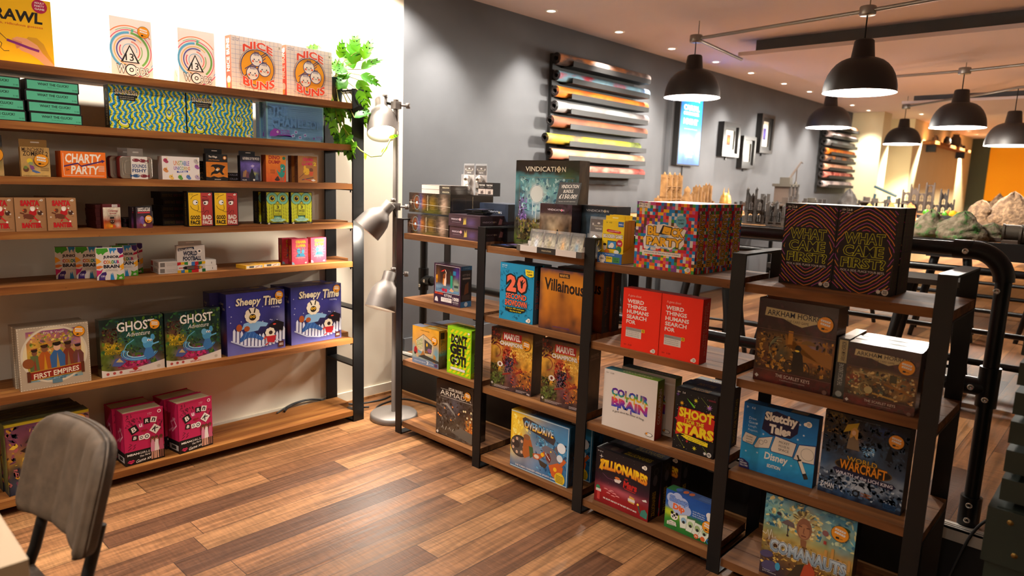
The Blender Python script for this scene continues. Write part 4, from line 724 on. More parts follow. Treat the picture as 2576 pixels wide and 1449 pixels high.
behind(o,[.085],1,['blue night box standing behind the left running sheep box'],side=-.045); r=behind(o,[.090],1,['blue night box standing behind the right running sheep box'],side=.318)
# --- bottom row
def f_pirate():
    A=Art(.305,.303); A.paint([(0,'#1c2436'),(.25,'#2a2a3e'),(.45,'#c8962a'),(.7,'#8a4a5a'),(1,'#5a3450')],[(.35,.35,.2,.2,'#e0b428',.95),(.3,.66,.13,.12,'#3a2018',.95),(.36,.60,.07,.07,'#9a5a3a',.9),(.12,.30,.14,.25,'#1a2030',.95),(.85,.8,.2,.2,'#d89a7a',.9),(.8,.55,.2,.25,'#a05a5a',.6),(.3,.12,.3,.1,'#3a4456',.8)],n=(50,50),amp=.18)
    A.detail(37,240,['#8a4658','#6a3450','#c08a2c','#3a2434','#a85a5a','#e0b838','#2a2638'],0,.02,1,.95,.015,.06)
    A.r(.0,.96,1,1,'#b8a41e'); A.p([(.22,.70),(.30,.80),(.42,.74),(.46,.64),(.36,.70)],'#2c1814'); A.e(.36,.63,.065,.06,'#a8643c',14); A.p([(.16,.60),(.22,.56),(.24,.64)],'#2c1814'); A.e(.5,.84,.07,None,'#b8b0a8',14); A.e(.16,.16,.03,.05,'#e8b82a',8); return A
tp=Art(.305,.075); tp.paint([(0,'#7a7018'),(.3,'#35362a'),(1,'#4a4a2e')],[(.5,.5,.3,.3,'#6a6a3a',.6),(.8,.6,.15,.3,'#1c1a14',.8)],n=(30,10),amp=.4,sc=14)
sl=Art(.075,.303); sl.paint([(0,'#1c2028'),(.3,'#6a6420'),(1,'#5a5a26')],[(.5,.5,.3,.3,'#23241e',.7)],n=(10,30),amp=.3)
o=gbox('game_box','yellow and plum adventure box behind the leather chair, front one of three','game box',(.542,3.255,.068),1.5,.305,.303,.068,'#5a5620',front=f_pirate(),left=sl,top=tp,st=(.87,.87,.09))
behind(o,[.071,.142],2,['yellow and plum adventure box, middle one of the three behind the chair','yellow and plum adventure box, rearmost against the white wall'],side=[-.006,-.012])
def f_book():
    A=Art(.17,.246); A.r(0,0,1,1,'#c21f55'); A.r(0,0,1,.265,'#15100f')
    rnd=random.Random(8)
    for i in range(26): x=rnd.uniform(.04,.45);y=rnd.uniform(.72,.97); A.l([(x,y),(x+rnd.uniform(-.06,.06),y+rnd.uniform(-.04,.04)),(x+rnd.uniform(-.06,.08),y+rnd.uniform(-.05,.05))],.012,'#4a1426')
    for i in range(12): x=rnd.uniform(.82,.95);y=rnd.uniform(.55,.78); A.l([(x,y),(x+rnd.uniform(-.05,.05),y+rnd.uniform(-.04,.04)),(x,y-.03)],.010,'#4a1426')
    A.l([(.08,.30),(.16,.34),(.10,.36),(.18,.40),(.12,.42)],.016,'#4a1426'); A.l([(.2,.30),(.26,.34),(.22,.36),(.28,.39)],.014,'#4a1426')
    def tile(ch,x,y,s,c,tc,rot):
        k=A.w/A.h; q=[(x+s*(math.cos(R_(rot+a))),y+s*k*math.sin(R_(rot+a))) for a in (45,135,225,315)]; A.p(q,c); A.t(ch,x-s*.42,y-s*k*.45,x+s*.42,y+s*k*.45,tc,.03,.1,rot=rot)
    tile('B',.24,.68,.15,'#15100f','#efe6dc',24); tile('u',.42,.735,.10,'#c8407a','#f4ece4',8); tile('R',.58,.80,.115,'#15100f','#efe6dc',0); tile('n',.75,.80,.11,'#efe6dc','#15100f',-14); tile('B',.26,.515,.10,'#15100f','#efe6dc',-8); tile('O',.42,.50,.09,'#efe6dc','#15100f',4); tile('O',.56,.50,.10,'#15100f','#efe6dc',0); A.e(.56,.50,.085,None,'#f0e8de',16); A.e(.56,.50,.05,None,'#15100f',12); A.e(.56,.50,.03,None,'#f0e8de',10); tile('K',.78,.61,.15,'#efe6dc','#15100f',-40)
    A.p([(.42,.62),(.47,.655),(.51,.64),(.55,.655),(.60,.625),(.51,.595)],'#b01c2c'); A.l([(.43,.624),(.59,.628)],.012,'#5a0f1c')
    A.t('MEAN',.05,.185,.34,.225,'#efe6dc',.04); A.t('GIRLS',.345,.185,.62,.225,'#efe6dc',.0); A.t('The Party',.36,.12,.64,.165,'#efe6dc',.01,.3,sl=.02); A.t('Game xx',.26,.04,.66,.10,'#efe6dc',.01,.35,sl=.03); A.p([(.04,.07),(.10,.105),(.14,.095),(.19,.105),(.24,.075),(.14,.03)],'#d0285a'); A.l([(.05,.07),(.23,.075)],.014,'#15100f')
    for x,c,d in ((.70,'#d88aa0','#c89078'),(.80,'#efe4de','#d8a68c'),(.92,'#c85a7a','#8a5a48')):
        A.l([(x-.02,.20),(x-.03,.03)],.04,d); A.l([(x+.03,.20),(x+.03,.03)],.04,d); A.p([(x-.06,.18),(x-.05,.30),(x-.04,.40),(x+.05,.40),(x+.05,.30),(x+.07,.18)],c); A.e(x,.43,.035,.032,d,12); A.e(x,.45,.045,.03,'#6a3a24',12); A.l([(x-.045,.44),(x-.05,.36)],.025,'#6a3a24')
    ages(A,'16+','4-8',.60,.93,'#f0d8d8',.025); A.e(.90,.945,.05,None,'#efe0e0',12); A.e(.90,.945,.03,None,'#c21f55',10); return A
BK=f_book(); sl=Art(.10,.246); sl.r(0,0,1,1,'#b81d50'); sl.r(0,0,1,.25,'#15100f'); sl.r(.1,.05,.9,.16,'#a8a09c'); sl.r(.3,.07,.7,.14,'#2a2422'); sl.l([(.1,.4),(.5,.5),(.3,.6),(.7,.7)],.1,'#d87a98'); sl.l([(.4,.42),(.8,.56),(.5,.7)],.08,'#e4a8ba'); sl.l([(.06,.28),(.06,1)],.03,'#8a1238'); sl.l([(.94,.28),(.94,1)],.03,'#8a1238')
def pages(mb,X):
    mb.box((.004,.012,.2462),(.166,.088,.2472),'print','#b9a983',X)
    for i in range(5): mb.box((.004,.016+i*.015,.2472),(.166,.018+i*.015,.2475),'print','#9a8a66',X)
    mb.box((-.001,-.001,.243),(.171,.006,.2495),'print','#b81d50',X); mb.box((-.001,.094,.243),(.171,.101,.2495),'print','#b81d50',X)
o=gbox('book_shaped_game','pink book shaped game box with cut out letters, left front','book shaped game',(.976,3.25,.068),1,.17,.246,.10,'#b81d50',front=BK,left=sl,extra=pages,cols=dict(right='#a31a46'))
b2=dup(o,o.location+Vector((.225,-.006,0)),'pink book shaped game box with cut out letters, right front',rz=R_(8),keep=False)
behind(o,[.105],1,['pink book shaped game box standing behind the left pink book'],side=-.012); behind(b2,[.106],1,['pink book shaped game box standing behind the right pink book'],side=-.01)
# ---------------- boxes on the display shelving ----------------
def DK(w,h,stops,blobs,n=(24,24),amp=.2,sc=7,seed=0): A=Art(w,h); A.paint(stops,blobs,n=n,amp=amp,sc=sc,seed=seed); return A
def vtitle(A,x0,y0,x1,y1,c='#e8dfc8'):
    W=x1-x0; A.t('VINDICATI',x0,y0,x0+W*.76,y1,c,.012); cx=x0+W*.835; cy=(y0+y1)/2; r=W*.055; A.e(cx,cy,r*1.1,None,'#f2e4b8',4); A.e(cx,cy,r*.72,None,'#3a2f26',4); A.e(cx,cy,r*.45,None,'#efe2c4',4); A.t('N',x0+W*.915,y0,x1,y1,c,.012)
# --- top shelf, first bay: flat stacks
f=DK(.335,.103,[(0,'#2a211c'),(1,'#3a302a')],[(.2,.5,.09,.3,'#8a4a1e',.9),(.30,.5,.05,.35,'#3a5a9a',.8),(.37,.5,.06,.3,'#a8641e',.8),(.58,.5,.08,.3,'#8a6a1a',.8),(.85,.45,.07,.4,'#c8a890',.8),(.5,.1,.3,.15,'#5a5a1a',.5)],(48,16),.3,12)
f.ring(.2,.5,.075,.36,.008,'#6a8a8a'); f.e(.2,.5,.022,None,'#b0d0e4',10); f.t('VINDICATION',.455,.12,.475,.88,'#d8cba8',.02,vert=True); f.l([(0,.5),(.3,.44),(1,.38)],.004,'#e0d4c0'); f.l([(.54,.22),(.7,.22),(.7,.78),(.54,.78),(.54,.22)],.004,'#8a6a3a'); f.star(.05,.5,.045,'#e8dcc8',4,.2)
r=DK(.30,.103,[(0,'#241b16'),(1,'#33261c')],[(.2,.4,.12,.3,'#17131a',.9)],(16,8)); r.l([(.05,.2),(.35,.2),(.35,.8),(.05,.8),(.05,.2)],.004,'#6a5a4a'); r.t('VINDICATION',.50,.1,.52,.9,'#cfc09a',.02,vert=True)
LP='#2f2720'
o=gbox('game_box','large flat dark fantasy box at the bottom of the corner stack','game box',(2.304,2.905,1.118),-91,.335,.103,.285,LP,front=f,right=r,m='wrap',cols=dict(top='#4a4038'))
o2=dup(o,o.location+Vector((.012,.004,.1115)),'large flat dark fantasy box on top of its twin in the corner stack',keep=False)
# thin boxes on top
f=Art(.26,.02); f.r(0,0,1,1,'#4f4a42'); f.r(0,0,.62,1,'#cbb8ae'); f.r(.62,0,1,1,'#3d3a36'); f.t('VINDICATION',.72,.3,.95,.7,'#d8cba8',.01); l=Art(.10,.02); l.r(0,0,1,1,'#3a3428'); l.t('VINDICATION',.25,.3,.75,.7,'#e4d6a8',.01); l.star(.72,.5,.06,'#f4e8c0',4,.3)
z=1.118+.103+.1115
o=gbox('thin_box','thin grey and white box on the corner stack, lower one','game box',(2.345,2.84,z),-96,.25,.0215,.115,'#57514a',front=f,left=l,m='wrap',cols=dict(top='#d8c8bc'))
dup(o,o.location+Vector((.003,.004,.0222)),'thin grey and white box on the corner stack, upper one',keep=False)
def blister(at,rz,lab,w=.075,h=.15):
    t=tag(empty('blister_pack',at,rz),lab,'blister pack'); b=MB(); A=Art(w,h); A.r(0,0,1,1,'#d9cdc6'); A.r(0,.68,1,1,'#3a2c26'); A.e(.5,.90,.09,.025,'#cfc5bd',12); A.t('VINDICATION',.2,.81,.8,.85,'#cdbf9c',0); A.t('TUUK-TUUK',.3,.74,.7,.78,'#efe6dc',.02); A.r(.1,.84,.2,.9,'#b8aca4'); A.r(.8,.84,.9,.9,'#b8aca4'); A.r(.15,.03,.85,.14,'#f0eae2')
    b.box((-w/2,.0,0),(w/2,.0015,h),'print','#cfc3bb'); A.onto(b,Tm((-w/2,0,0))@faceX('front',w,h,.0015)); b.build('backing_card',t)
    m=MB(); 
    m.lathe([(.002,.0),(.022,.004),(.026,.02),(.014,.034),(.012,.04),(.024,.05),(.027,.066),(.018,.08),(.002,.086)],'chrome',18,Tm((0,-.014,.016))@Matrix.Scale(.5,4,(0,1,0))); m.build('silver_miniature',t)
    c=MB(); c.box((-w*.42,-.026,.012),(w*.42,-.0005,.105),'clear'); c.build('clear_bubble',t,bevel=.006); 
    g=MB(); g.prism([(-w/2-.004,-.002),(w/2+.004,-.002),(w/2+.012,.0),(w/2+.002,h+.01),(-w/2-.002,h+.01),(-w/2-.012,0)],-.0008,-.0002,'clear'); g.build('clear_sleeve',t); return t
blister((2.46,2.60,z),R_(-92),'clear blister pack with silver figure on the corner stack, left one'); blister((2.475,2.527,z),R_(-88),'clear blister pack with silver figure on the corner stack, right one')
A=Art(.052,.066); A.r(0,0,1,1,'#221713'); A.r(0,.13,1,.52,'#c8b8ae'); A.t('TUUK-TUUK',.08,.74,.92,.86,'#e8e0d6',.03); A.t('MOUNTED',.25,.62,.75,.67,'#b8aca4',0); A.p([(.3,.16),(.36,.42),(.5,.34),(.62,.46),(.74,.2),(.6,.15)],'#5a4a44'); l=Art(.05,.066); l.r(0,0,1,1,'#4a3a32'); l.r(0,0,1,.5,'#d8cac0'); l.t('VINDICATION',.12,.78,.8,.86,'#e4d6a8',0); l.p([(.2,.1),(.4,.7),(.7,.5),(.8,.1)],'#e8e0d8')
o=gbox('small_box','small black figure box on the corner stack, left one of two','figure box',(2.42,2.488,z),-91,.052,.066,.05,'#221713',front=A,left=l)
dup(o,o.location+Vector((-.001,-.0535,0)),'small black figure box on the corner stack, right one of two',keep=False)
f=DK(.25,.06,[(0,'#382630'),(1,'#3f2c36')],[(.72,.4,.12,.3,'#5a4a7a',.8)],(20,6),.08); vtitle(f,.08,.52,.40,.66,'#d8c8d0'); f.t('EXPANSION',.12,.32,.38,.38,'#a898a0',0); f.e(.375,.6,.035,None,'#e8a8b8',4); f.p([(.47,.2),(.50,.8),(.53,.5),(.56,.85),(.57,.25)],'#b8a04a'); f.l([(.04,.2),(.92,.2),(.92,.8),(.04,.8),(.04,.2)],.003,'#7a5a66')
r=DK(.235,.06,[(0,'#2c1c26'),(1,'#38242e')],[(.8,.4,.12,.3,'#4a3a6a',.8)],(16,6),.08); vtitle(r,.08,.45,.45,.58,'#b8a4b0'); r.p([(.5,.3),(.55,.8),(.62,.7),(.6,.3)],'#b07a80')
o=gbox('game_box','flat plum coloured box at the bottom of the right hand stack','game box',(2.30,2.565,1.118),-95,.243,.0605,.235,'#38262f',front=f,right=r,m='gloss',cols=dict(top='#4a3a42'))
dup(o,o.location+Vector((-.004,.003,.0615)),'flat plum coloured box under the pile of black card packs',keep=False)
f=DK(.19,.085,[(0,'#232833'),(1,'#323c50')],[],(8,6),.06); vtitle(f,.30,.42,.86,.58,'#c8ccd8')
r=DK(.2,.085,[(0,'#14161c'),(1,'#1c1e26')],[(.4,.5,.2,.3,'#3a3c46',.6)],(12,6),.2)
o=gbox('game_box','flat slate blue box behind the plum boxes, lower one','game box',(2.44,2.495,1.112),-93,.21,.085,.155,'#2a3140',front=f,right=r,m='gloss',cols=dict(top='#4a5468'))
dup(o,o.location+Vector((0,0,.1002)),'flat slate blue box behind the plum boxes, upper one',keep=False)
# loose black card packs
def cardpack(name='card_sleeve_pack',c1='#12141c',c2='#2a4a7a'):
    b=MB(); b.box((-.05,-.034,0),(.05,.034,.0035),'gloss',c1); A=Art(.1,.068); A.paint([(0,c1),(1,c1)],[(.3,.5,.3,.25,c2,.8),(.7,.4,.15,.2,'#7a4a7a',.5)],n=(12,8),amp=.3); A.onto(b,Tm((-.05,-.034,0))@faceX('top',.1,.0036,.068),'gloss'); return b.build(name)
rnd=random.Random(11); cp=None
for i in range(7):
    L=Vector((2.365+rnd.uniform(-.012,.012),2.42+rnd.uniform(-.035,.03)-.004*i,1.118+.0605+.0622+.0042*i)); lab='black foil card pack in the messy pile on the plum box, %s up'%('first','second','third','fourth','fifth','sixth','topmost')[i]
    if cp is None: cp=cardpack(); o=cp
    else: o=dup(cp)
    o.location=L; o.rotation_euler=(0,0,R_(-90+rnd.uniform(-22,22))); tag(o,lab,'card pack','black foil packs on the plum box')
for i,(x,y,rz,lab) in enumerate(((2.33,2.215,-80,'dark foil card pack fanned on the shelf, leftmost and blue tipped'),(2.315,2.175,-100,'dark foil card pack fanned on the shelf, middle one'),(2.33,2.13,-112,'dark foil card pack fanned on the shelf, nearest the white tray'))):
    o=cardpack('card_sleeve_pack','#14161f',('#2a86b8','#3a5aa8','#6a4a8a')[i]); o.location=(x,y,1.108+.0042*i); o.rotation_euler=(0,0,R_(rz)); tag(o,lab,'card pack')
# --- top shelf, second bay
def f_vind():
    A=Art(.385,.402); A.paint([(0,'#2a2620'),(.3,'#3a3626'),(.4,'#3a6a8a'),(.65,'#6aa4a8'),(.82,'#4a8a90'),(.87,'#2a241f'),(1,'#261f1b')],[(.36,.62,.13,.11,'#d8dcd4',.9),(.3,.3,.3,.12,'#4a3f26',.95),(.08,.45,.1,.3,'#2a2a30',.9),(.14,.42,.04,.14,'#6a4a90',.9),(.9,.7,.12,.2,'#2c4a3a',.9),(.85,.82,.14,.07,'#3a5a30',.8),(.5,.40,.12,.15,'#c8b89a',.7),(.35,.45,.2,.1,'#8ab8d0',.6),(.1,.10,.12,.08,'#5a6a1e',.7),(.95,.3,.08,.4,'#231f1c',.9),(.7,.5,.1,.15,'#7ab0b8',.6)],n=(60,60),amp=.22,sc=10)
    A.detail(17,160,['#4a7a8c','#7ab4bc','#a8d0d0','#3a6478'],.08,.42,.92,.80,.012,.05); A.detail(18,200,['#3a3422','#5a4a2a','#2a241c','#6a6a2a','#8a7444'],.03,.08,.95,.34,.012,.05); A.detail(19,60,['#6a4a94','#9a7ac0','#2a2438'],.06,.30,.2,.58,.008,.025); A.e(.36,.62,.10,None,'#d4dcd8',26)
    A.ring(.36,.62,.11,None,.006,'#c8d4d4'); A.l([(.30,.54),(.30,.38)],.012,'#c8d8dc'); A.l([(.36,.50),(.35,.30)],.010,'#d0dcdc'); A.l([(.42,.52),(.43,.36)],.008,'#c8d8dc'); A.l([(.07,.09),(.07,.81),(.93,.81),(.93,.2)],.004,'#8a8066'); A.l([(.12,.80),(.2,.77),(.17,.75)],.006,'#1a1512'); A.l([(.7,.74),(.78,.76),(.82,.71),(.88,.74)],.006,'#1a1512'); vtitle(A,.16,.875,.80,.93); A.t('A THOUGHT DRIVEN GAME OF',.05,.035,.30,.05,'#8a7a60',0); return A
r=DK(.07,.402,[(0,'#241d18'),(.5,'#4a3a2a'),(1,'#5a4632')],[(.5,.6,.3,.3,'#8a7456',.6)],(6,24),.2)
gbox('game_box','large square painted box with a pale moon standing in the second bay','game box',(2.40,2.215,1.107),-92,.385,.402,.07,'#2a231e',front=f_vind(),right=r,m='wrap')
A=DK(.198,.212,[(0,'#2a1c20'),(.3,'#5a3a24'),(.55,'#6a4a2c'),(.75,'#8a7a6a'),(.82,'#382830'),(1,'#3a2a34')],[(.5,.28,.2,.16,'#e0a03a',.9),(.15,.4,.12,.3,'#2a2228',.9),(.85,.45,.12,.3,'#2c2420',.9),(.4,.55,.25,.15,'#b8a88c',.7)],(36,36),.25); vtitle(A,.24,.86,.76,.90,'#d8cad0'); A.e(.69,.88,.03,None,'#e878a8',4)
for x,s in ((.33,.8),(.58,1.2),(.72,.9),(.44,.6)): A.e(x,.30*s+.1,.02*s,None,'#120c0a',8); A.p([(x-.035*s,.10),(x-.03*s,.28*s+.09),(x+.03*s,.28*s+.09),(x+.045*s,.10)],'#1a110c')
A.l([(.06,.04),(.06,.78),(.94,.78),(.94,.04)],.005,'#8a7a6a')
pup=gbox('game_box','plum coloured upright box with small dark figures behind the clear packets','game box',(2.338,2.003,1.107),-96,.198,.212,.06,'#33252d',front=A,m='wrap')
A=Art(.126,.098); A.r(0,0,1,1,'#1c1a19'); A.t('VINDICATION',.12,.73,.92,.90,'#e6e0d6',.02,.12,sl=.03); A.t('BUNDLE.',.26,.52,.72,.67,'#e6e0d6',.02,.12,sl=.03); A.t('£150.00!',.10,.26,.92,.46,'#e6e0d6',.02,.15,sl=.03); A.t('*promo not sold separately',.12,.10,.90,.16,'#c8c2b8',.0,.1,sl=.03)
b=MB(); b.box((-.063,-.001,0),(.063,.001,.098),'print','#1c1a19'); A.onto(b,Tm((-.063,-.001,0))@faceX('front',.126,.098,.002)); b.box((-.063,-.001,0),(.063,.03,.002),'print','#1c1a19')
o=b.build('price_card',loc=(2.353,1.868,1.107+.2125),rz=R_(-93)); o.rotation_euler=(R_(-14),0,R_(-93)); tag(o,'small black price card with white handwriting standing on the plum box','price card')
# white tray with clear packets
t=tag(empty('display_tray',(2.272,1.868,1.107),R_(-92)),'long white card display tray at the shelf edge','display tray'); b=MB(); A=Art(.375,.026); A.r(0,0,1,1,'#d6ccc4'); A.r(.33,0,.62,1,'#2c2723'); A.r(.92,0,1,1,'#4a443e'); A.r(0,0,.06,1,'#5a524a'); A.t('VINDICATION',.40,.35,.55,.62,'#cfc09a',.01)
b.box((-.1875,-.03,0),(.1875,.045,.003),'print','#d8cec6'); b.box((-.1875,-.03,.003),(.1875,-.028,.026),'print','#d6ccc4'); b.box((-.1875,.043,.003),(.1875,.045,.04),'print','#cfc5bd'); b.box((-.1875,-.028,.003),(-.1855,.043,.026),'print','#cfc5bd'); b.box((.1855,-.028,.003),(.1875,.043,.026),'print','#cfc5bd'); A.onto(b,Tm((-.1875,-.03,0))@faceX('front',.375,.026,.002)); b.build('tray',t)
for i in range(4):
    p=tag(empty('figure_packet',(2.272+.0,1.868+.10-.075*i,1.111),R_(-92)),'clear packet with a small painted figure in the white tray, '+('leftmost','second from left','third from left','rightmost')[i],'figure packet',None)
    A=Art(.066,.085); A.paint([(0,'#8a7a62'),(.5,'#b0a890'),(1,'#3a342c')],[(.5,.4,.16,.3,('#c8d0e0','#8a7a3a','#e0a03a','#6a94b0')[i],.9),(.5,.7,.1,.1,'#d8b898',.8)],n=(14,18),amp=.4,sc=9,seed=i)
    b=MB(); b.box((-.033,0,0),(.033,.0012,.085),'print','#a89a86'); A.onto(b,Tm((-.033,0,0))@faceX('front',.066,.085,.001)); c=b.build('figure_card',p); b=MB(); b.box((-.036,-.010,.0),(.036,.004,.096),'clear'); b.build('clear_sleeve',p,bevel=.004); p.rotation_euler=(R_(-12),0,R_(-92))
A=DK(.205,.213,[(0,'#1c2028'),(.6,'#2c3644'),(.82,'#4a6a84'),(.86,'#1d222c'),(1,'#20262f')],[(.3,.5,.2,.3,'#5a7a94',.8),(.6,.3,.2,.2,'#1a1c22',.8)],(30,30),.25); vtitle(A,.22,.88,.80,.925,'#d0d4dc')
gbox('game_box','slate blue upright box behind the uncovered blister pack in the third bay','game box',(2.385,1.826,1.107),-91,.205,.213,.10,'#232a36',front=A,m='gloss')
blister((2.33,1.672,1.103),R_(-96),'clear blister pack with silver figure leaning on the slate blue box',.09,.165)
# --- top shelf, third bay
def f_screen():
    A=Art(.108,.17); A.r(0,0,1,1,'#f0cf14'); A.t('8+',.16,.93,.24,.965,'#5a4a10',.01); A.t('4-8',.30,.93,.42,.965,'#5a4a10',.01); A.r(.72,.86,.97,.98,'#2f66b0'); A.t('PACK 2',.75,.90,.95,.935,'#fff',.02); A.p([(.18,.76),(.24,.79),(.82,.76),(.88,.72),(.80,.70),(.24,.72)],'#c8252c'); A.t('BIG POTATO PRESENTS',.28,.735,.78,.755,'#fff',.01)
    A.t('BIG SCREEN GAMES',.05,.58,.95,.67,'#f2ece2',.05,0,('#1c1712',.06)); A.r(.26,.32,.68,.52,'#1c1712'); A.r(.28,.335,.66,.505,'#3a8cc8'); A.e(.47,.41,.10,None,'#e8e0d4',14); A.e(.37,.38,.06,None,'#e8e0d4',12); A.e(.82,.47,.14,None,'#c01f3a',14); A.l([(.74,.48),(.9,.48)],.02,'#fff'); A.l([(.76,.45),(.88,.45)],.02,'#fff')
    A.e(.14,.36,.08,.08,'#e8e0d4',12); A.e(.14,.42,.08,.03,'#2a1c14',10); A.e(.25,.22,.12,.10,'#ee7d1c',14); A.e(.48,.17,.09,.09,'#e8c21c',14); A.e(.80,.32,.12,.09,'#2a7a4a',14); A.r(.60,.10,.80,.24,'#e4d8d0'); A.r(.64,.10,.68,.24,'#c8252c'); A.r(.72,.10,.76,.24,'#c8252c'); A.e(.70,.26,.12,.05,'#efe8dc',12); A.t('Party games to play on your TV',.10,.03,.92,.065,'#2a220c',.01); return A
def tray(at,rz):
    w,d=.122,.10; t=tag(empty('display_tray',at,rz),'blue counter tray holding the yellow hang tab packs','display tray'); b=MB(); A=Art(w,.042); A.r(0,0,1,1,'#2d66ac'); A.t('Three games included:',.32,.78,.70,.92,'#e8e8f0',.01); A.star(.2,.38,.16,'#efe8de',12,.75); A.t('HERO',.12,.32,.28,.50,'#1a1614',.03); A.r(.36,.12,.62,.66,'#f0cf14'); A.t('SCRAWL',.38,.40,.60,.58,'#1a1614',.03); A.r(.64,.12,.92,.66,'#3f8a4a'); A.t('CAN OF',.69,.42,.87,.56,'#0f2a18',.01); A.t('SQUIRM',.69,.22,.87,.36,'#0f2a18',.01)
    b.box((-w/2,-d/2,0),(w/2,d/2,.002),'print','#2d66ac'); b.box((-w/2,-d/2,.002),(w/2,-d/2+.002,.042),'print','#2d66ac'); A.onto(b,Tm((-w/2,-d/2,0))@faceX('front',w,.042,d)); b.box((-w/2,d/2-.002,.002),(w/2,d/2,.08),'print','#2d66ac')
    for x in (-w/2,w/2-.002): b.prism([(-d/2+.002,.002),(d/2-.002,.002),(d/2-.002,.085),(-d/2+.002,.042)],x,x+.002,'print','x','#e0c014' )
    b.build('tray',t)
tray((2.33,1.573,1.097),R_(-93))
SC=f_screen(); 
def tab(mb,X): mb.box((.006,.010,.170),(.102,.0115,.188),'print','#e8c610',X); mb.box((.04,.0095,.178),(.068,.010,.183),'print','#f6ecb0',X)
o=gbox('party_game_pack','yellow hang tab pack with a cartoon television, front one in the blue tray','party game',(2.295,1.626,1.0995),-93,.108,.17,.022,'#e6c412',front=SC,extra=tab); behind(o,[.0235,.047],2,['yellow hang tab pack, second one back in the blue tray','yellow hang tab pack, rearmost one in the blue tray'],up=.003)
PCOL=['#c8102e','#f2b705','#0f7fc0','#3f9a3c','#e8622a','#d8d2cc','#c84a86','#5a3a20','#7a3f86','#c8102e','#0f7fc0']
def mosaic(w,h,nx,ny,seed):
    A=Art(w,h); rnd=random.Random(seed); pts=[];pv=[];fs=[]
    for j in range(ny):
        for i in range(nx):
            k=len(pts); g=.0; c=lin(rnd.choice(PCOL)); pts+= [(i/nx,j/ny),((i+1)/nx,j/ny),((i+1)/nx,(j+1)/ny),(i/nx,(j+1)/ny)]; pv+=[c]*4; fs.append((k,k+1,k+2,k+3))
    A.put(pts,fs,None,pv); return A
def f_block():
    A=mosaic(.268,.255,22,21,4); A.r(.03,.91,.20,.985,'#ece4da'); ages(A,'8+','2-6',.04,.94,'#3a3230',.032)
    pts=[(.16,.30),(.14,.45),(.18,.50),(.17,.64),(.24,.68),(.36,.665),(.48,.69),(.58,.66),(.74,.66),(.84,.62),(.80,.52),(.82,.42),(.76,.34),(.68,.37),(.60,.31),(.50,.34),(.40,.31),(.28,.34),(.22,.29)]; A.p(pts,'#ece4da')
    A.t('BL',.21,.51,.40,.645,'#f0b414',.05,0,('#221c18',.05)); A.t('CK',.60,.51,.80,.64,'#f0b414',.05,0,('#221c18',.05)); A.p([(.40,.53),(.46,.67),(.62,.65),(.60,.53)],'#221c18'); A.p([(.45,.55),(.48,.655),(.605,.635),(.585,.53)],'#f0b414'); A.ring(.53,.585,.03,.02,.006,'#221c18',190,350,8); A.p([(.40,.51),(.46,.53),(.58,.51),(.50,.48)],'#8ab4dc'); A.t('PARTY',.20,.36,.79,.485,'#f0b414',.05,0,('#221c18',.05)); A.l([(.2,.345),(.36,.335)],.02,'#8ab4dc'); A.l([(.44,.335),(.56,.33)],.02,'#8ab4dc'); A.l([(.64,.32),(.72,.325)],.02,'#8ab4dc')
    A.p([(.14,.22),(.14,.275),(.78,.275),(.78,.22)],'#ece4da'); A.t('GRAB BLOCKS, GET BUILDING, START GUESSING',.165,.235,.755,.26,'#2a2420',.01); A.e(.75,.74,.085,None,'#6ab0c4',20); A.t('PARTY',.70,.745,.80,.775,'#142a30',.02); A.t('GAME',.705,.70,.795,.73,'#142a30',.02); spuds(A,.91,.055,.035); return A
BP=f_block(); r=mosaic(.07,.255,6,21,9); r.t('BLOCK PARTY',.28,.10,.80,.86,'#d09a18',.05,0,('#d8cfc4',.12),vert=True); r.t('BLOCK PARTY',.28,.10,.80,.86,'#d09a18',.03,0,('#1a1512',.06),vert=True); tp=mosaic(.268,.07,22,6,13)
o=gbox('game_box','multicoloured pixel mosaic box at the front of the row, front face visible','game box',(2.285,1.462,1.097),-93,.268,.255,.046,'#7a2a3a',front=BP,right=r,top=tp)
behind(o,[.054,.103,.152,.201,.250],5,['multicoloured pixel mosaic box, second in the row of six','multicoloured pixel mosaic box, third in the row of six','multicoloured pixel mosaic box, fourth in the row of six','multicoloured pixel mosaic box, fifth in the row of six','multicoloured pixel mosaic box, rearmost in the row of six'],side=[.006,.0,.005,-.002,.004])
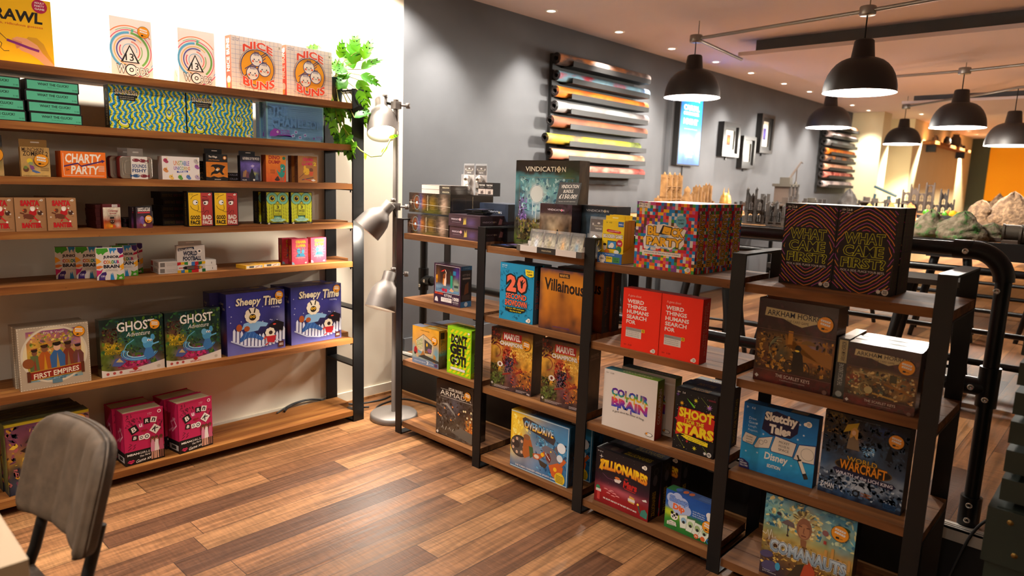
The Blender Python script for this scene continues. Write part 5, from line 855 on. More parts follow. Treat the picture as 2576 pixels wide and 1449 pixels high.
# --- top shelf, fourth bay
def f_rings():
    A=Art(.178,.278); A.r(0,0,1,1,'#1b1416'); cs=['#f0963e','#c8447c','#ec8a38','#b04a9c']; asp=.178/.278
    for i in range(32):
        k=.32+i*.056; q=[]
        for j in range(61):
            a=2*PI*j/60; ca,sa=math.cos(a),math.sin(a); p=1.35; r=k/((abs(ca)**p+abs(sa)**p)**(1/p)); x=.5+r*ca*1.05; y=.47+r*sa*1.15*.62; x+=.006*math.sin(j*2.2+i); q.append((x,y))
        run=[]
        for x,y in q:
            if 0<=x<=1 and 0<=y<=1: run.append((x,y))
            else:
                if len(run)>1: A.l(run,.0125,cs[i%4])
                run=[]
        if len(run)>1: A.l(run,.0125,cs[i%4])
    A.p([(.10,.24),(.90,.24),(.93,.48),(.82,.72),(.18,.72),(.05,.48)],'#1b1416')
    for w,y0,y1,x0,x1 in (('WHAT',.575,.695,.15,.82),('CAME',.43,.55,.15,.82),('FIRST?',.295,.405,.13,.87)): A.t(w,x0,y0,x1,y1,'#1b1416',.015,0,('#cfd026',.035))
    A.t('PICK A SIDE. PLACE YOUR BETS.',.13,.245,.88,.27,'#d8c8c4',.01); A.r(.04,.93,.26,.985,'#1b1416'); ages(A,'10+','2-8',.06,.945,'#e8e0d8',.04); A.e(.92,.045,.055,None,'#e8e0d4',14); A.star(.81,.045,.045,'#e8e0d4',8,.6)
    for i in range(3): A.l([(.885,.06-.014*i),(.955,.06-.014*i)],.012,'#241a1a')
    return A
WC=f_rings(); r=Art(.062,.278); r.r(0,0,1,1,'#1c1312'); 
for i,c in enumerate(('#4a4a1a','#4a2024','#4a4a1a')): r.t('WHICH CAME FIRST EARLIEST',.12+.28*i,.06,.26+.28*i,.95,c,.02,vert=True)
tp=Art(.178,.062); tp.r(0,0,1,1,'#5a4238'); tp.r(.0,.45,1,.6,'#2a1a16'); tp.r(.0,.8,1,1,'#a89078')
o=gbox('game_box','black box with orange and pink contour lines, left front','game box',(2.395,.930,1.093),-92,.178,.278,.058,'#20161a',front=WC,right=r,top=tp); behind(o,[.0615,.123],2,['black contour line box, second one behind the left front','black contour line box, rearmost of the left row'],side=[.002,-.001])
o2=dup(o,o.location+Vector((-.022,-.1845,0)),'black box with orange and pink contour lines, right front',rz=R_(-91),keep=False); behind(o2,[.0615,.123],2,['black contour line box, second one behind the right front','black contour line box, rearmost of the right row'],side=[.003,.001])
# --- second shelf
def f_puzzle():
    A=Art(.202,.209); A.r(0,0,1,1,'#3a2034'); P=[(.9,.75,.15,.2,'#5a3a8a',.8)]
    A.paint([(0,'#3a5a7a'),(.2,'#6a88a0'),(.35,'#4a3226'),(1,'#241a1c')],[(.1,.55,.08,.3,'#7a4a1a',.8),(.9,.75,.12,.25,'#4f2f86',.9),(.45,.45,.2,.3,'#3a1c10',.9),(.85,.42,.12,.15,'#8a9a80',.8),(.25,.22,.3,.08,'#7aa0b8',.6),(.85,.2,.2,.1,'#7a6ac0',.5)],.07,.31,.95,.955,(34,30),.15)
    A.l([(.055,.30),(.055,.965),(.955,.965),(.955,.30),(.055,.30)],.011,'#e2d6d0')
    A.p([(.33,.50),(.35,.70),(.42,.78),(.44,.62),(.40,.48)],'#d8802a'); A.p([(.36,.44),(.40,.66),(.46,.74),(.47,.60),(.45,.44)],'#e8c8b0'); A.e(.385,.70,.05,.06,'#7a3a18',12); A.l([(.44,.70),(.46,.80),(.42,.86)],.025,'#e8c8b0'); A.p([(.25,.80),(.32,.84),(.42,.88),(.36,.82)],'#d8301c'); A.e(.42,.42,.10,.05,'#5a7080',12)
    A.r(.62,.44,.70,.74,'#2a9a7a'); A.l([(.64,.74),(.60,.84)],.01,'#3a6a3a'); A.l([(.67,.74),(.72,.84)],.01,'#3a6a3a'); A.r(.72,.76,.82,.86,'#2a7aa0'); A.e(.11,.66,.03,.06,'#f0a01c',10); A.r(.09,.52,.13,.60,'#d88a1c'); A.r(.74,.38,.93,.58,'#8a9a84'); A.r(.76,.46,.91,.52,'#3a4a44'); A.p([(.12,.33),(.5,.40),(.93,.36),(.93,.32),(.12,.32)],'#6a94b0'); A.e(.36,.365,.06,.04,'#b01a3a',12); A.e(.46,.36,.05,.045,'#c8283a',12); A.p([(.58,.36),(.66,.44),(.76,.37),(.70,.34)],'#d8a478')
    A.t('EXPLODING',.04,.235,.36,.285,'#e04a1c',.04); A.t('KITTENS',.40,.20,.68,.265,'#efe6de',.01); A.t('1000',.72,.135,.94,.225,'#efe6de',.03); A.r(.28,.07,.68,.175,'#e6dcd4'); A.t('CAT IN THE MIRROR',.31,.12,.65,.155,'#4a3a40',.0); A.t('ART BY JENNY',.39,.085,.57,.105,'#4a3a40',0); A.t('PIECE PUZZLE',.72,.085,.93,.115,'#efe6de',.01); A.t('48 x 68 cm',.74,.05,.92,.07,'#c8bcc0',0); A.p([(.04,.06),(.06,.14),(.09,.17),(.13,.17),(.16,.12),(.17,.05)],'#e2d8d2'); return A
r=Art(.075,.209); r.r(0,0,1,1,'#1a1012'); r.r(0,.90,1,1,'#1f5a86'); r.r(0,0,1,.14,'#1f6aa0'); r.t('1000',.22,.925,.8,.97,'#6a9abc',.02); r.t('KITTENS',.15,.76,.85,.81,'#7a6a64',.02); r.r(.15,.68,.85,.72,'#8a7a72'); r.p([(.3,.3),(.4,.55),(.7,.62),(.72,.35)],'#6a3a1a'); r.r(.1,.18,.85,.30,'#3a2c2a'); r.e(.5,.07,.16,None,'#c8d4e0',10)
gbox('puzzle_box','dark purple puzzle box with a cat at a mirror, alone in its bay','puzzle',(2.296,2.672,.772),-89.5,.202,.209,.072,'#2a1824',front=f_puzzle(),right=r,m='gloss')
def f_twenty():
    A=Art(.204,.266); A.r(0,0,1,1,'#1c8cb8'); rnd=random.Random(21)
    for i in range(46):
        side=i%4; x=rnd.uniform(.02,.16) if side==0 else (rnd.uniform(.80,.96) if side==1 else rnd.uniform(.05,.95)); y=rnd.uniform(.05,.95) if side<2 else (rnd.uniform(.80,.92) if side==2 else rnd.uniform(.03,.16)); 
        A.l([(x,y),(x+rnd.uniform(-.05,.05),y+rnd.uniform(-.04,.04)),(x+rnd.uniform(-.06,.06),y+rnd.uniform(-.03,.05)),(x+rnd.uniform(-.02,.06),y+rnd.uniform(-.05,.03))],.008,'#103f58')
    A.t('2',.21,.51,.49,.80,'#e86a4a',.06,0,('#1a1714',.07)); A.t('0',.52,.51,.79,.80,'#e86a4a',.05,0,('#1a1714',.08)); A.p([(.60,.72),(.64,.62),(.69,.74),(.66,.74),(.645,.67),(.615,.73)],'#1a1714'); A.l([(.64,.63),(.74,.72)],.02,'#1a1714')
    A.t('SECOND',.19,.385,.80,.48,'#e86a4a',.03,0,('#1a1714',.05)); A.t('SHOWDOWN',.17,.26,.82,.365,'#e86a4a',.03,0,('#1a1714',.05)); A.p([(.18,.18),(.2,.235),(.80,.245),(.78,.20),(.66,.155),(.3,.145)],'#15120f'); A.t('2 teams. 400 challenges.',.21,.20,.76,.23,'#e8d41c',.01); A.t('No time to lose!',.33,.16,.66,.19,'#e8d41c',.01)
    A.p([(.74,.93),(.98,.92),(.985,.82),(.88,.80),(.76,.83)],'#f0d41c'); A.t('PARTY',.79,.875,.95,.905,'#1a1714',.03); A.t('GAME',.80,.83,.95,.86,'#1a1714',.03); ages(A,'10+','2-20',.06,.94,'#e8f0f4',.035); spuds(A,.89,.055,.05); return A
r=Art(.055,.266); r.r(0,0,1,1,'#12384a'); r.t('20 SECOND',.25,.25,.7,.75,'#8a2f22',.03,vert=True); tp=Art(.204,.055); tp.r(0,0,1,1,'#123a50')
o=gbox('game_box','bright blue box with large orange numerals, front one','game box',(2.276,2.178,.773),-88,.204,.266,.055,'#15506a',front=f_twenty(),right=r,top=tp); behind(o,[.058],1,['bright blue box standing behind the orange numerals box'],side=.008)
def f_vill():
    A=Art(.246,.268); A.paint([(0,'#3a2024'),(.08,'#7a4218'),(.3,'#c07018'),(.8,'#d88a1c'),(.93,'#b87018'),(1,'#4a3044')],[(.0,.5,.08,.5,'#4a2a30',.8),(1,.5,.06,.5,'#6a3a20',.7),(.5,.35,.16,.30,'#7a4418',.75),(.5,.60,.08,.09,'#6a3a16',.85),(.28,.32,.07,.16,'#7a4418',.6),(.72,.32,.07,.16,'#7a4418',.6),(.76,.18,.06,.08,'#3a2014',.7)],n=(44,44),amp=.06)
    A.r(.41,.88,.64,.95,'#2a1712'); A.t('MARVEL',.43,.893,.62,.937,'#d89a3a',.03); A.t('Villainous',.10,.64,.95,.84,'#241410',.03,.0,sl=-.03); A.t('INFINITE POWER',.32,.05,.68,.075,'#4a2a6a',.02); return A
r=Art(.06,.268); r.r(0,0,1,1,'#17100e'); r.t('Villainous',.3,.30,.7,.75,'#5a2f10',.02,vert=True); r.t('MARVEL',.4,.1,.6,.25,'#4a2410',.02,vert=True)
o=gbox('game_box','amber box with gothic lettering and a dim silhouette, front one of three','game box',(2.268,1.926,.773),-87,.246,.268,.06,'#1c1210',front=f_vill(),right=r,top=tp if 0 else None,cols=dict(top='#1c1210')); behind(o,[.10,.165],2,['amber gothic lettered box, second one back behind the upright','amber gothic lettered box, rearmost behind the upright'],side=[.02,.03])
def f_weird():
    A=Art(.173,.244); A.r(0,0,1,1,'#f02a0c'); A.t('A game about',.13,.855,.48,.905,'#f0b8a8',.0)
    for i,(w,x1) in enumerate((('WEIRD',.56),('THINGS',.64),('HUMANS',.70),('SEARCH',.65),('FOR',.37))): A.t(w,.12,.76-.085*i,x1,.825-.085*i,'#efe4dc',.03)
    A.r(.12,.20,.54,.36,'#d8d0c8'); A.r(.12,.31,.54,.36,'#9a9690'); A.r(.54,.31,.625,.365,'#e8b80f'); A.ring(.58,.34,.02,None,.009,'#2a1c10'); A.l([(.592,.328),(.605,.318)],.01,'#2a1c10'); A.t('My cat wants to...',.15,.327,.36,.345,'#4a3a34',0)
    for i,wd_ in enumerate(('My cat wants to kill me','My cat wants to run away','My cat wants to be a dog')): A.t(wd_,.15,.28-.03*i,.48,.296-.03*i,'#4a3a34',0)
    A.t('16+',.09,.055,.16,.08,'#8a1408',.01); A.t('3-20',.2,.055,.30,.08,'#8a1408',.01); spuds(A,.88,.05,.05); return A
WR=f_weird(); r=Art(.055,.244); r.r(0,0,1,1,'#c81f0a'); r.t('WEIRD THINGS',.28,.25,.5,.9,'#c87a68',.02,vert=True); r.t('HUMANS SEARCH FOR',.58,.12,.8,.95,'#c87a68',.02,vert=True); tp=Art(.173,.055); tp.r(0,0,1,1,'#9a1a0c'); tp.r(.62,.3,.92,.7,'#b04a3a')
o=gbox('game_box','bright orange red box with white text lines, left of the pair','game box',(2.276,1.494,.766),-90.5,.173,.244,.055,'#d8240c',front=WR,right=r,top=tp); dup(o,o.location+Vector((-.001,-.1745,0)),'bright orange red box with white text lines, right of the pair',rz=R_(-91),keep=False)
def ark(w,h,sub,big):
    A=Art(w,h); B=[(.3,.45,.18,.14,'#8a6a2a',.7),(.2,.30,.12,.2,'#5a2a16',.7),(.6,.45,.14,.12,'#c88a2a',.8),(.75,.5,.12,.1,'#8a7a8a',.6),(.85,.35,.12,.1,'#b8741e',.7),(.55,.28,.07,.12,'#1c1612',.9),(.35,.38,.10,.10,'#3a4434',.7)] if big else [(.25,.5,.15,.07,'#8a7444',.8),(.55,.55,.14,.07,'#b09a5a',.7),(.3,.38,.12,.1,'#7a6a3a',.8),(.5,.33,.12,.09,'#2a3a30',.8),(.75,.42,.15,.07,'#a87a3a',.8),(.2,.25,.1,.08,'#8a7a4a',.7),(.12,.42,.08,.08,'#8a1c1c',.8),(.8,.28,.1,.06,'#c89a4a',.6),(.7,.52,.05,.06,'#b8a03a',.7)]
    A.paint([(0,'#3a1014'),(.14,'#4a1216'),(.17,'#2a1a12'),(.35,'#4a2c14'),(.55,'#6a4420'),(.62,'#2c1a18'),(.8,'#3a1c1e'),(1,'#32181c')],B+[(.25,.06,.2,.06,'#6a1818',.7),(.8,.72,.2,.08,'#4a1822',.6)],n=(48,48),amp=.28,sc=11,seed=3 if big else 8)
    A.detail(7 if big else 9,220,['#8a5e24','#c8923a','#3a2414','#6a4a20','#1c140e','#a8741e'] if big else ['#b8a068','#6a5a34','#2a2a20','#8a5a2a','#d8b870','#3a1a16','#4a5a44'],.02,.17,.98,.60,.012,.045)
    if big:
        A.p([(.38,.62),(.40,.48),(.60,.56),(.72,.50),(.98,.46),(.98,.30),(.84,.34),(.62,.32),(.5,.44)],'#8f5e20'); A.e(.68,.53,.09,.05,'#7a5a2c',18,0,180); A.r(.42,.50,.48,.66,'#a8701e'); A.l([(.90,.46),(.90,.60)],.02,'#9a6a2a'); A.p([(.50,.20),(.50,.42),(.56,.46),(.62,.40),(.66,.20)],'#17110d'); A.e(.56,.47,.04,.04,'#17110d',10); A.ring(.65,.23,.07,.085,.014,'#120d0a'); A.ring(.46,.24,.06,.075,.012,'#120d0a'); A.e(.55,.44,.03,.012,'#e8c43a',8)
        for i in range(8): A.ring(.24+.02*i,.42,.05+.02*i,.06+.015*i,.006,'#8a8a5a' if i%2 else '#3a3428',30+12*i,170+10*i,14)
    else:
        A.ring(.28,.30,.07,.09,.02,'#8a7a4a'); A.e(.34,.28,.06,.06,'#b0a068',14); A.l([(.55,.42),(.95,.32)],.03,'#8a5a1e'); A.l([(.10,.54),(.5,.50)],.02,'#a08a5a'); A.l([(.40,.24),(.72,.20)],.025,'#b08a3a'); A.r(.62,.46,.72,.58,'#3a3a20')
    A.p([(.09,.80),(.10,.90),(.5,.885),(.86,.86),(.87,.80),(.74,.78),(.58,.72),(.46,.745),(.34,.79)],'#b8a878'); A.t('ARKHAM HORROR',.12,.81,.88,.875,'#1c1a2c',.01); A.t('THE CARD GAME',.38,.755,.66,.785,'#2a2430',.0); A.l([(0,.15),(1,.15)],.008,'#5a3a34'); A.l([(0,.64 if big else .62),(1,.64 if big else .62)],.008,'#5a3a34'); A.t('THE SCARLET KEYS',.30,.085,.74,.125,'#c8b8a8',.0); A.t(sub,.36,.05,.68,.065,'#a09088',0); A.e(.05,.06,.028,None,'#cfc8c0',4); A.e(.93,.03,.03,None,'#6a5048',8); return A
r=DK(.075,.292,[(0,'#1c1012'),(1,'#221416')],[(.5,.5,.4,.3,'#33201a',.7)],(6,24),.3); tp=Art(.26,.075); tp.r(0,0,1,1,'#120d0c')
gbox('game_box','tall maroon box with desert city picture and orange sticker','game box',(2.302,.952,.753),-91.5,.264,.292,.085,'#1c1012',front=ark(.264,.292,'CAMPAIGN EXPANSION',1),right=r,top=tp,m='wrap',st=(.86,.80,.10))
A=Art(.034,.2); A.paint([(0,'#1c2a2a'),(1,'#14181a')],[(.5,.3,.5,.2,'#3a4a4a',.6)],n=(4,20)); A.r(.12,.60,.88,.97,'#a89a6a'); A.t('ARKHAM HORROR',.35,.63,.75,.95,'#1c1a2c',.01,vert=True); A.t('THE CIRCLE UNDONE',.3,.22,.7,.58,'#a8b0ac',.0,vert=True); A.e(.5,.08,.3,None,'#8a9490',10)
tp=Art(.034,.2); tp.r(0,0,1,1,'#43352f'); tp.l([(.2,.1),(.8,.5),(.3,.9)],.2,'#c8b0a4')
gbox('game_box','narrow dark green spine of a shrink wrapped box between two maroon boxes','game box',(2.295,.680,.753),-88,.033,.20,.2,'#241c1a',front=A,top=tp,m='wrap')
tp=Art(.2,.07); tp.r(0,0,1,1,'#3a2a26'); tp.l([(0,.2),(.3,.35),(.7,.2),(1,.4)],.03,'#c0a89c'); tp.l([(.05,.75),(.5,.7),(1,.8)],.02,'#a88e84')
o=gbox('game_box','small maroon shrink wrapped box with tabletop picture and orange sticker','game box',(2.272,.640,.753),-88.5,.2,.198,.058,'#2a1a18',front=ark(.2,.198,'INVESTIGATOR EXPANSION',0),top=tp,m='wrap',st=(.83,.74,.115)); behind(o,[.061,.122],2,['small maroon shrink wrapped box, second of three','small maroon shrink wrapped box, rearmost of three'],side=[-.003,.004])
# --- third shelf
def f_van():
    A=Art(.209,.203); A.paint([(0,'#5a6a80'),(.15,'#8a9a9a'),(.3,'#b0a878'),(.4,'#d8a238'),(1,'#e8a828')],[(.4,.75,.35,.2,'#e0a05a',.8),(.9,.4,.15,.2,'#5a9ab0',.9),(.06,.4,.08,.15,'#6aa0b0',.8)],n=(30,30),amp=.05); A.r(0,0,1,.14,'#6f7c92')
    A.p([(.14,.62),(.42,.82),(.42,.34),(.2,.38)],'#d8c8a8'); A.p([(.42,.82),(.80,.66),(.76,.30),(.46,.26),(.42,.34)],'#cbb894'); A.p([(.46,.70),(.76,.58),(.72,.34),(.48,.32)],'#4a4640'); A.p([(.2,.38),(.42,.34),(.42,.27),(.22,.30)],'#7a9aa8'); A.l([(.14,.62),(.42,.82),(.80,.66)],.012,'#3a3430'); A.l([(.42,.82),(.42,.30)],.01,'#3a3430')
    A.t("STACK'N",.17,.52,.39,.66,'#cfd48a',.03,0,('#2a4a44',.05),sl=.12); A.t('STUFF',.20,.40,.40,.53,'#e0dc9a',.03,0,('#2a4a44',.05),sl=.08); A.p([(.06,.30),(.08,.42),(.14,.46),(.2,.38),(.2,.28),(.1,.26)],'#b02a2a'); A.e(.11,.27,.035,None,'#241c1a',12); A.e(.56,.56,.03,.05,'#e8b41c',10); A.e(.66,.42,.09,.06,'#8a5a7a',12); A.r(.5,.34,.6,.40,'#8a5a2a'); A.p([(.30,.22),(.42,.40),(.50,.28),(.5,.18)],'#a87038'); A.p([(.78,.14),(.82,.36),(.90,.30),(.88,.12)],'#b8803a'); A.p([(.22,.20),(.9,.14),(1,.14),(1,.20),(.46,.28)],'#3a3834'); A.e(.2,.22,.05,.05,'#c8a07a',10)
    A.t('A GAME BY THE BOARDIES',.3,.905,.65,.93,'#5a3a14',0); A.t('A PATCHWORK GAME FOR',.08,.06,.52,.085,'#e0e0e4',.01); A.t('2',.55,.04,.63,.125,'#f0ece4',.02); A.t('PLAYERS',.66,.05,.82,.075,'#e0e0e4',.01); A.r(.85,.03,.96,.11,'#5a3a5a'); return A
r=Art(.055,.203); r.paint([(0,'#4a3420'),(.3,'#6a5a3a'),(.4,'#4a8a8a'),(.5,'#c88a1c'),(1,'#b87f1c')],n=(6,16),amp=.2); r.t("STACK'N STUFF",.25,.38,.75,.75,'#6a6a3a',.02,vert=True); r.r(.2,.78,.7,.95,'#3a2a14'); tp=Art(.209,.055); tp.r(0,0,1,1,'#9a7428'); tp.r(0,0,.36,1,'#8a90a4'); tp.r(.5,.2,.75,.8,'#a89a60')
o=gbox('game_box','yellow box with a loaded removal lorry and round sticker','game box',(2.276,2.818,.426),-88.5,.209,.203,.055,'#b88420',front=f_van(),right=r,top=tp,st=(.84,.72,.11)); behind(o,[.066,.123,.18],3,['yellow box right behind the removal lorry box','yellow box third in the row behind the removal lorry box','yellow box at the back of the removal lorry row'],side=[.015,.02,.024])
def f_dont():
    A=Art(.177,.245); A.r(0,0,1,1,'#93cf10')
    for i in range(-3,8):
        for j in range(9):
            if 0<1: 
                x=i*.18+.06*(j%2)+.05; y=j*.125; q=[(x,y),(x+.10,y),(x+.2,y+.10),(x+.10,y+.10)]; q=[(min(.97,max(.03,a)),min(.95,max(.03,b))) for a,b in q]
                if q[1][0]-q[0][0]>.02: A.p(q,'#e3d40e')
    A.t("DON'T",.17,.66,.83,.86,'#14130e',.05); A.t('GET',.12,.43,.82,.66,'#14130e',.06); A.t('GOT!',.13,.20,.80,.43,'#14130e',.06); 
    for x,y in ((.35,.76),(.395,.765)): A.e(x,y,.022,.02,'#efeae0',8)
    for x,y in ((.36,.33),(.42,.335)): A.e(x,y,.018,.022,'#efeae0',8)
    A.r(.365,.24,.44,.262,'#efeae0'); A.e(.42,.72,.012,.02,'#efeae0',6); A.p([(.15,.095),(.15,.155),(.78,.155),(.78,.095)],'#3a4a08'); A.r(.16,.10,.77,.15,'#efeae0'); A.t('A secret missions party game',.19,.113,.74,.137,'#1a1a10',.0); A.t('10+',.05,.93,.1,.95,'#c83a1a',0); A.t('2-8',.13,.93,.19,.95,'#3a5a0a',0); A.e(.89,.93,.045,.022,'#e8e4d8',10); return A
r=Art(.07,.245); r.r(0,0,1,1,'#6aa010'); r.p([(0,0),(1,0),(1,.2),(0,.1)],'#9aa80e'); r.t("DON'T GET GOT!",.3,.08,.62,.50,'#14130e',.02,vert=True); r.t('SECRET MISSIONS',.4,.58,.55,.9,'#14130e',0,vert=True); tp=Art(.177,.07); tp.r(0,0,1,1,'#86b818'); tp.t("DON'T GET GOT",.25,.3,.85,.75,'#1a2008',.03)
gbox('game_box','lime green striped box with big black lettering','game box',(2.286,2.548,.426),-90,.177,.245,.07,'#86bb10',front=f_dont(),right=r,top=tp)
def f_hero():
    A=Art(.247,.297); A.paint([(0,'#3a2a2e'),(.25,'#7a4a26'),(.5,'#d09028'),(.75,'#dca838'),(1,'#4a2c2e')],[(.10,.9,.25,.14,'#2a181c',.95),(.95,.7,.15,.2,'#e0b040',.8),(.2,.55,.14,.12,'#6a4a30',.8),(.12,.30,.16,.16,'#2a2418',.9),(.10,.14,.10,.08,'#4a6a28',.9),(.26,.22,.10,.10,'#3a5a26',.9),(.42,.46,.10,.18,'#2f3a6a',.9),(.46,.62,.09,.07,'#b02a20',.95),(.40,.70,.14,.05,'#b02a20',.9),(.58,.60,.06,.05,'#b83024',.9),(.70,.36,.12,.05,'#b03020',.8),(.62,.48,.12,.07,'#2a2c34',.85),(.55,.2,.12,.1,'#5a2a50',.8),(.78,.62,.1,.1,'#c89a48',.7),(.8,.2,.16,.06,'#b86a24',.7),(.32,.86,.1,.05,'#a84a24',.6),(.22,.38,.07,.06,'#e0a024',.8),(.8,.05,.3,.08,'#2a2228',.8)],n=(60,60),amp=.24,sc=11,seed=2)
    A.detail(1,150,['#8a2018','#b8321c','#6a1612'],.28,.40,.62,.68,.012,.04); A.detail(2,120,['#2a2f5a','#1c2040','#161412'],.36,.30,.56,.56,.012,.035); A.detail(3,140,['#3a2a1c','#4a5a24','#2a2a1c','#6a7a34','#1c1814'],.0,.08,.36,.42,.012,.04); A.detail(4,120,['#e8b848','#c88a24','#f0cc6a','#a8641c'],.45,.55,1,.7,.01,.03); A.detail(5,120,['#b8461c','#8a2a18','#d88a2a','#3a1c24'],.5,.08,1,.42,.01,.035); A.detail(6,60,['#2a1418','#4a1c1c','#8a3018'],0,.72,.24,1,.015,.05)
    A.e(.235,.415,.07,.045,'#d8ccc0',16); A.e(.235,.415,.03,.025,'#6a2a20',10); A.ring(.1,.62,.14,.10,.02,'#8a3a2a',-80,120)
    for a,b in (((.30,.72),(.14,.76)),((.55,.58),(.66,.47)),((.50,.40),(.60,.36)),((.60,.30),(.78,.38)),((.3,.25),(.5,.3))): A.l([a,b],.03,'#8a2a20')
    A.r(.29,.82,.74,.95,'#b8161c'); A.t('MARVEL',.315,.835,.715,.935,'#ece2d8',.04); A.t('CHAMPIONS',.22,.735,.78,.805,'#e8dcd0',.05,.0,('#3a2420',.03)); A.t('THE CARD GAME',.42,.70,.66,.715,'#4a2a1a',0)
    for i in range(3): A.l([(.10,.055-.014*i),(.48-.05*i,.055-.014*i)],.007,'#b8a8a4')
    for i in range(3): A.l([(.64,.05-.014*i),(.9-.05*i,.05-.014*i)],.007,'#b8a8a4')
    A.e(.05,.075,.03,None,'#c8c0b8',4); A.l([(.9,.03),(.97,.02)],.03,'#b8a8a4'); return A
HE=f_hero(); r=DK(.10,.297,[(0,'#17120f'),(.5,'#221a15'),(.7,'#17110f'),(1,'#15100e')],[(.5,.35,.4,.2,'#3a2a1c',.7)],(8,24),.35); r.t('MARVEL',.2,.83,.85,.88,'#6a5a54',.03); r.t('CHAMPIONS',.15,.79,.9,.82,'#5a4a44',.03); tp=Art(.247,.1); tp.r(0,0,1,1,'#17100f')
o=gbox('game_box','golden battle scene box, left of the two','game box',(2.296,2.243,.421),-85,.247,.297,.1,'#17110e',front=HE,right=r,top=tp,m='gloss',st=(.86,.80,.10)); dup(o,o.location+Vector((.004,-.318,0)),'golden battle scene box, right one partly behind the upright',rz=R_(-86))
for rr_ in (0,):pass
def f_drip():
    A=Art(.252,.244); A.r(0,0,1,1,'#dcd2c8'); 
    def rb(u,v):
        cs=['#e0a020','#2a9a5a','#2a6ab8','#3a2a8a','#a02a8a','#d0305a']; p=(u*2.6+v*1.6)%3; q=['#e0b01c','#3a9a3a','#1f8a9a','#2a4aa8','#5a1f8a','#5a1f8a']; return q[min(5,max(0,int((v*1.15+.25*math.sin(u*7))*5.2)))]
    A.t('COLOUR',.16,.56,.86,.70,rb,.06,sl=-.02); 
    def rb2(u,v):
        q=['#2a4ab0','#5a2aa0','#a0288a','#d02a5a','#e0503a']; return q[min(4,max(0,int((v+.2*math.sin(u*9+1))*4.4)))]
    A.t('BRAIN',.17,.37,.85,.535,rb2,.06,sl=-.02)
    for x,y,c in ((.22,.55,'#e0b01c'),(.46,.545,'#3a9a3a'),(.60,.54,'#e0b01c'),(.8,.53,'#e0b01c'),(.3,.365,'#2a4ab0'),(.55,.36,'#5a2aa0')): A.l([(x,y+.04),(x,y-.02)],.022,c); A.e(x,y-.022,.014,None,c,8)
    A.t('A game about the colour of things',.20,.27,.80,.315,'#2a2624',.0,arc=.02); A.t('12+',.04,.93,.09,.955,'#4a4440',0); A.t('2-20',.12,.93,.19,.955,'#4a4440',0); A.e(.90,.075,.07,.035,'#2a2624',16); A.e(.90,.075,.06,.028,'#e8e2d8',16); A.e(.86,.085,.02,None,'#e0902a',8); return A
r=Art(.052,.244); r.paint([(0,'#a8201c'),(.3,'#b83a24'),(.55,'#a86a1c'),(.8,'#8a8a1c'),(1,'#5a7a1c')],n=(4,16),amp=.1); r.t('COLOURBRAIN',.3,.25,.7,.85,'#d8c0b0',.02,vert=True); tp=Art(.252,.052); tp.paint([(0,'#6a8a20'),(1,'#6a8a20')],[(0,.5,.35,.9,'#1f5a80',.95)],n=(16,4),amp=.1); tp.t('COLOURBRAIN',.3,.3,.85,.75,'#b8b088',.02)
o=gbox('game_box','white box with dripping rainbow lettering, front one of two','game box',(2.286,1.571,.415),-89.5,.252,.244,.052,'#d0c6bc',front=f_drip(),right=r,top=tp); behind(o,[.085],1,['white box with rainbow edges behind the dripping lettering box'],side=.03)
def f_stars():
    A=Art(.169,.241); A.r(0,0,1,1,'#131011'); rnd=random.Random(31)
    for i in range(70): A.e(rnd.uniform(.03,.97),rnd.uniform(.03,.97),rnd.choice((.004,.006,.008)),None,'#cfc8c0',5)
    for x,y,r_,c,n in ((.17,.77,.06,'#e0a81c',8),(.50,.86,.06,'#d8c82a',8),(.83,.80,.08,'#b07ac0',9),(.86,.70,.06,'#e0d42a',4),(.06,.50,.05,'#c8282c',4),(.93,.56,.06,'#8a5a9a',8),(.55,.09,.06,'#e0d42a',7),(.36,.17,.04,'#c8282c',4),(.80,.22,.05,'#d8c02a',4),(.68,.18,.03,'#b07ab0',6),(.06,.90,.05,'#5a3a7a',4)): A.star(x,y,r_,c,n,.35)
    for q in (((.30,.86),(.48,.75)),((.62,.93),(.80,.82)),((.86,.44),(.96,.28)),((.10,.22),(.30,.06)),((.74,.16),(.90,.04)),((.02,.30),(.12,.22))): A.l(list(q),.006,'#8aa03a'); A.e(q[1][0],q[1][1],.014,None,'#d8d02a',8)
    A.p([(.28,.87),(.50,.76),(.46,.74)],'#6ac82a'); A.p([(.06,.24),(.10,.70),(.62,.71),(.98,.62),(.96,.30),(.55,.36)],'#c8241a'); 
    A.t('SHOOT',.12,.545,.95,.70,'#f2d31c',.05,0,('#c8241a',.05),sl=-.01); A.t('FOR THE',.32,.455,.74,.525,'#f2d31c',.03,0,('#131011',.03)); A.l([(.27,.44),(.27,.535),(.5,.545)],.012,'#f2d31c'); A.t('STARS',.08,.285,.98,.455,'#f2d31c',.06,0,('#c8241a',.05),sl=-.01)
    A.p([(.10,.29),(.32,.26),(.2,.245),(.36,.20),(.86,.17),(.86,.235),(.38,.275)],'#ecd41a'); A.t('A game about guessing',.34,.225,.80,.25,'#1a1410',.0,.1,sl=-.02); A.t('as high as you dare',.38,.195,.76,.22,'#1a1410',.0,.1,sl=-.02); A.t('10+',.05,.93,.12,.955,'#efe6dc',0); A.t('2-8',.17,.93,.24,.955,'#efe6dc',0); A.r(.80,.905,.97,.935,'#5a1a24'); A.e(.91,.055,.055,None,'#e2dacf',14); A.star(.81,.06,.045,'#e2dacf',7,.5)
    for i in range(3): A.l([(.875,.07-.014*i),(.945,.07-.014*i)],.012,'#1a1412')
    return A
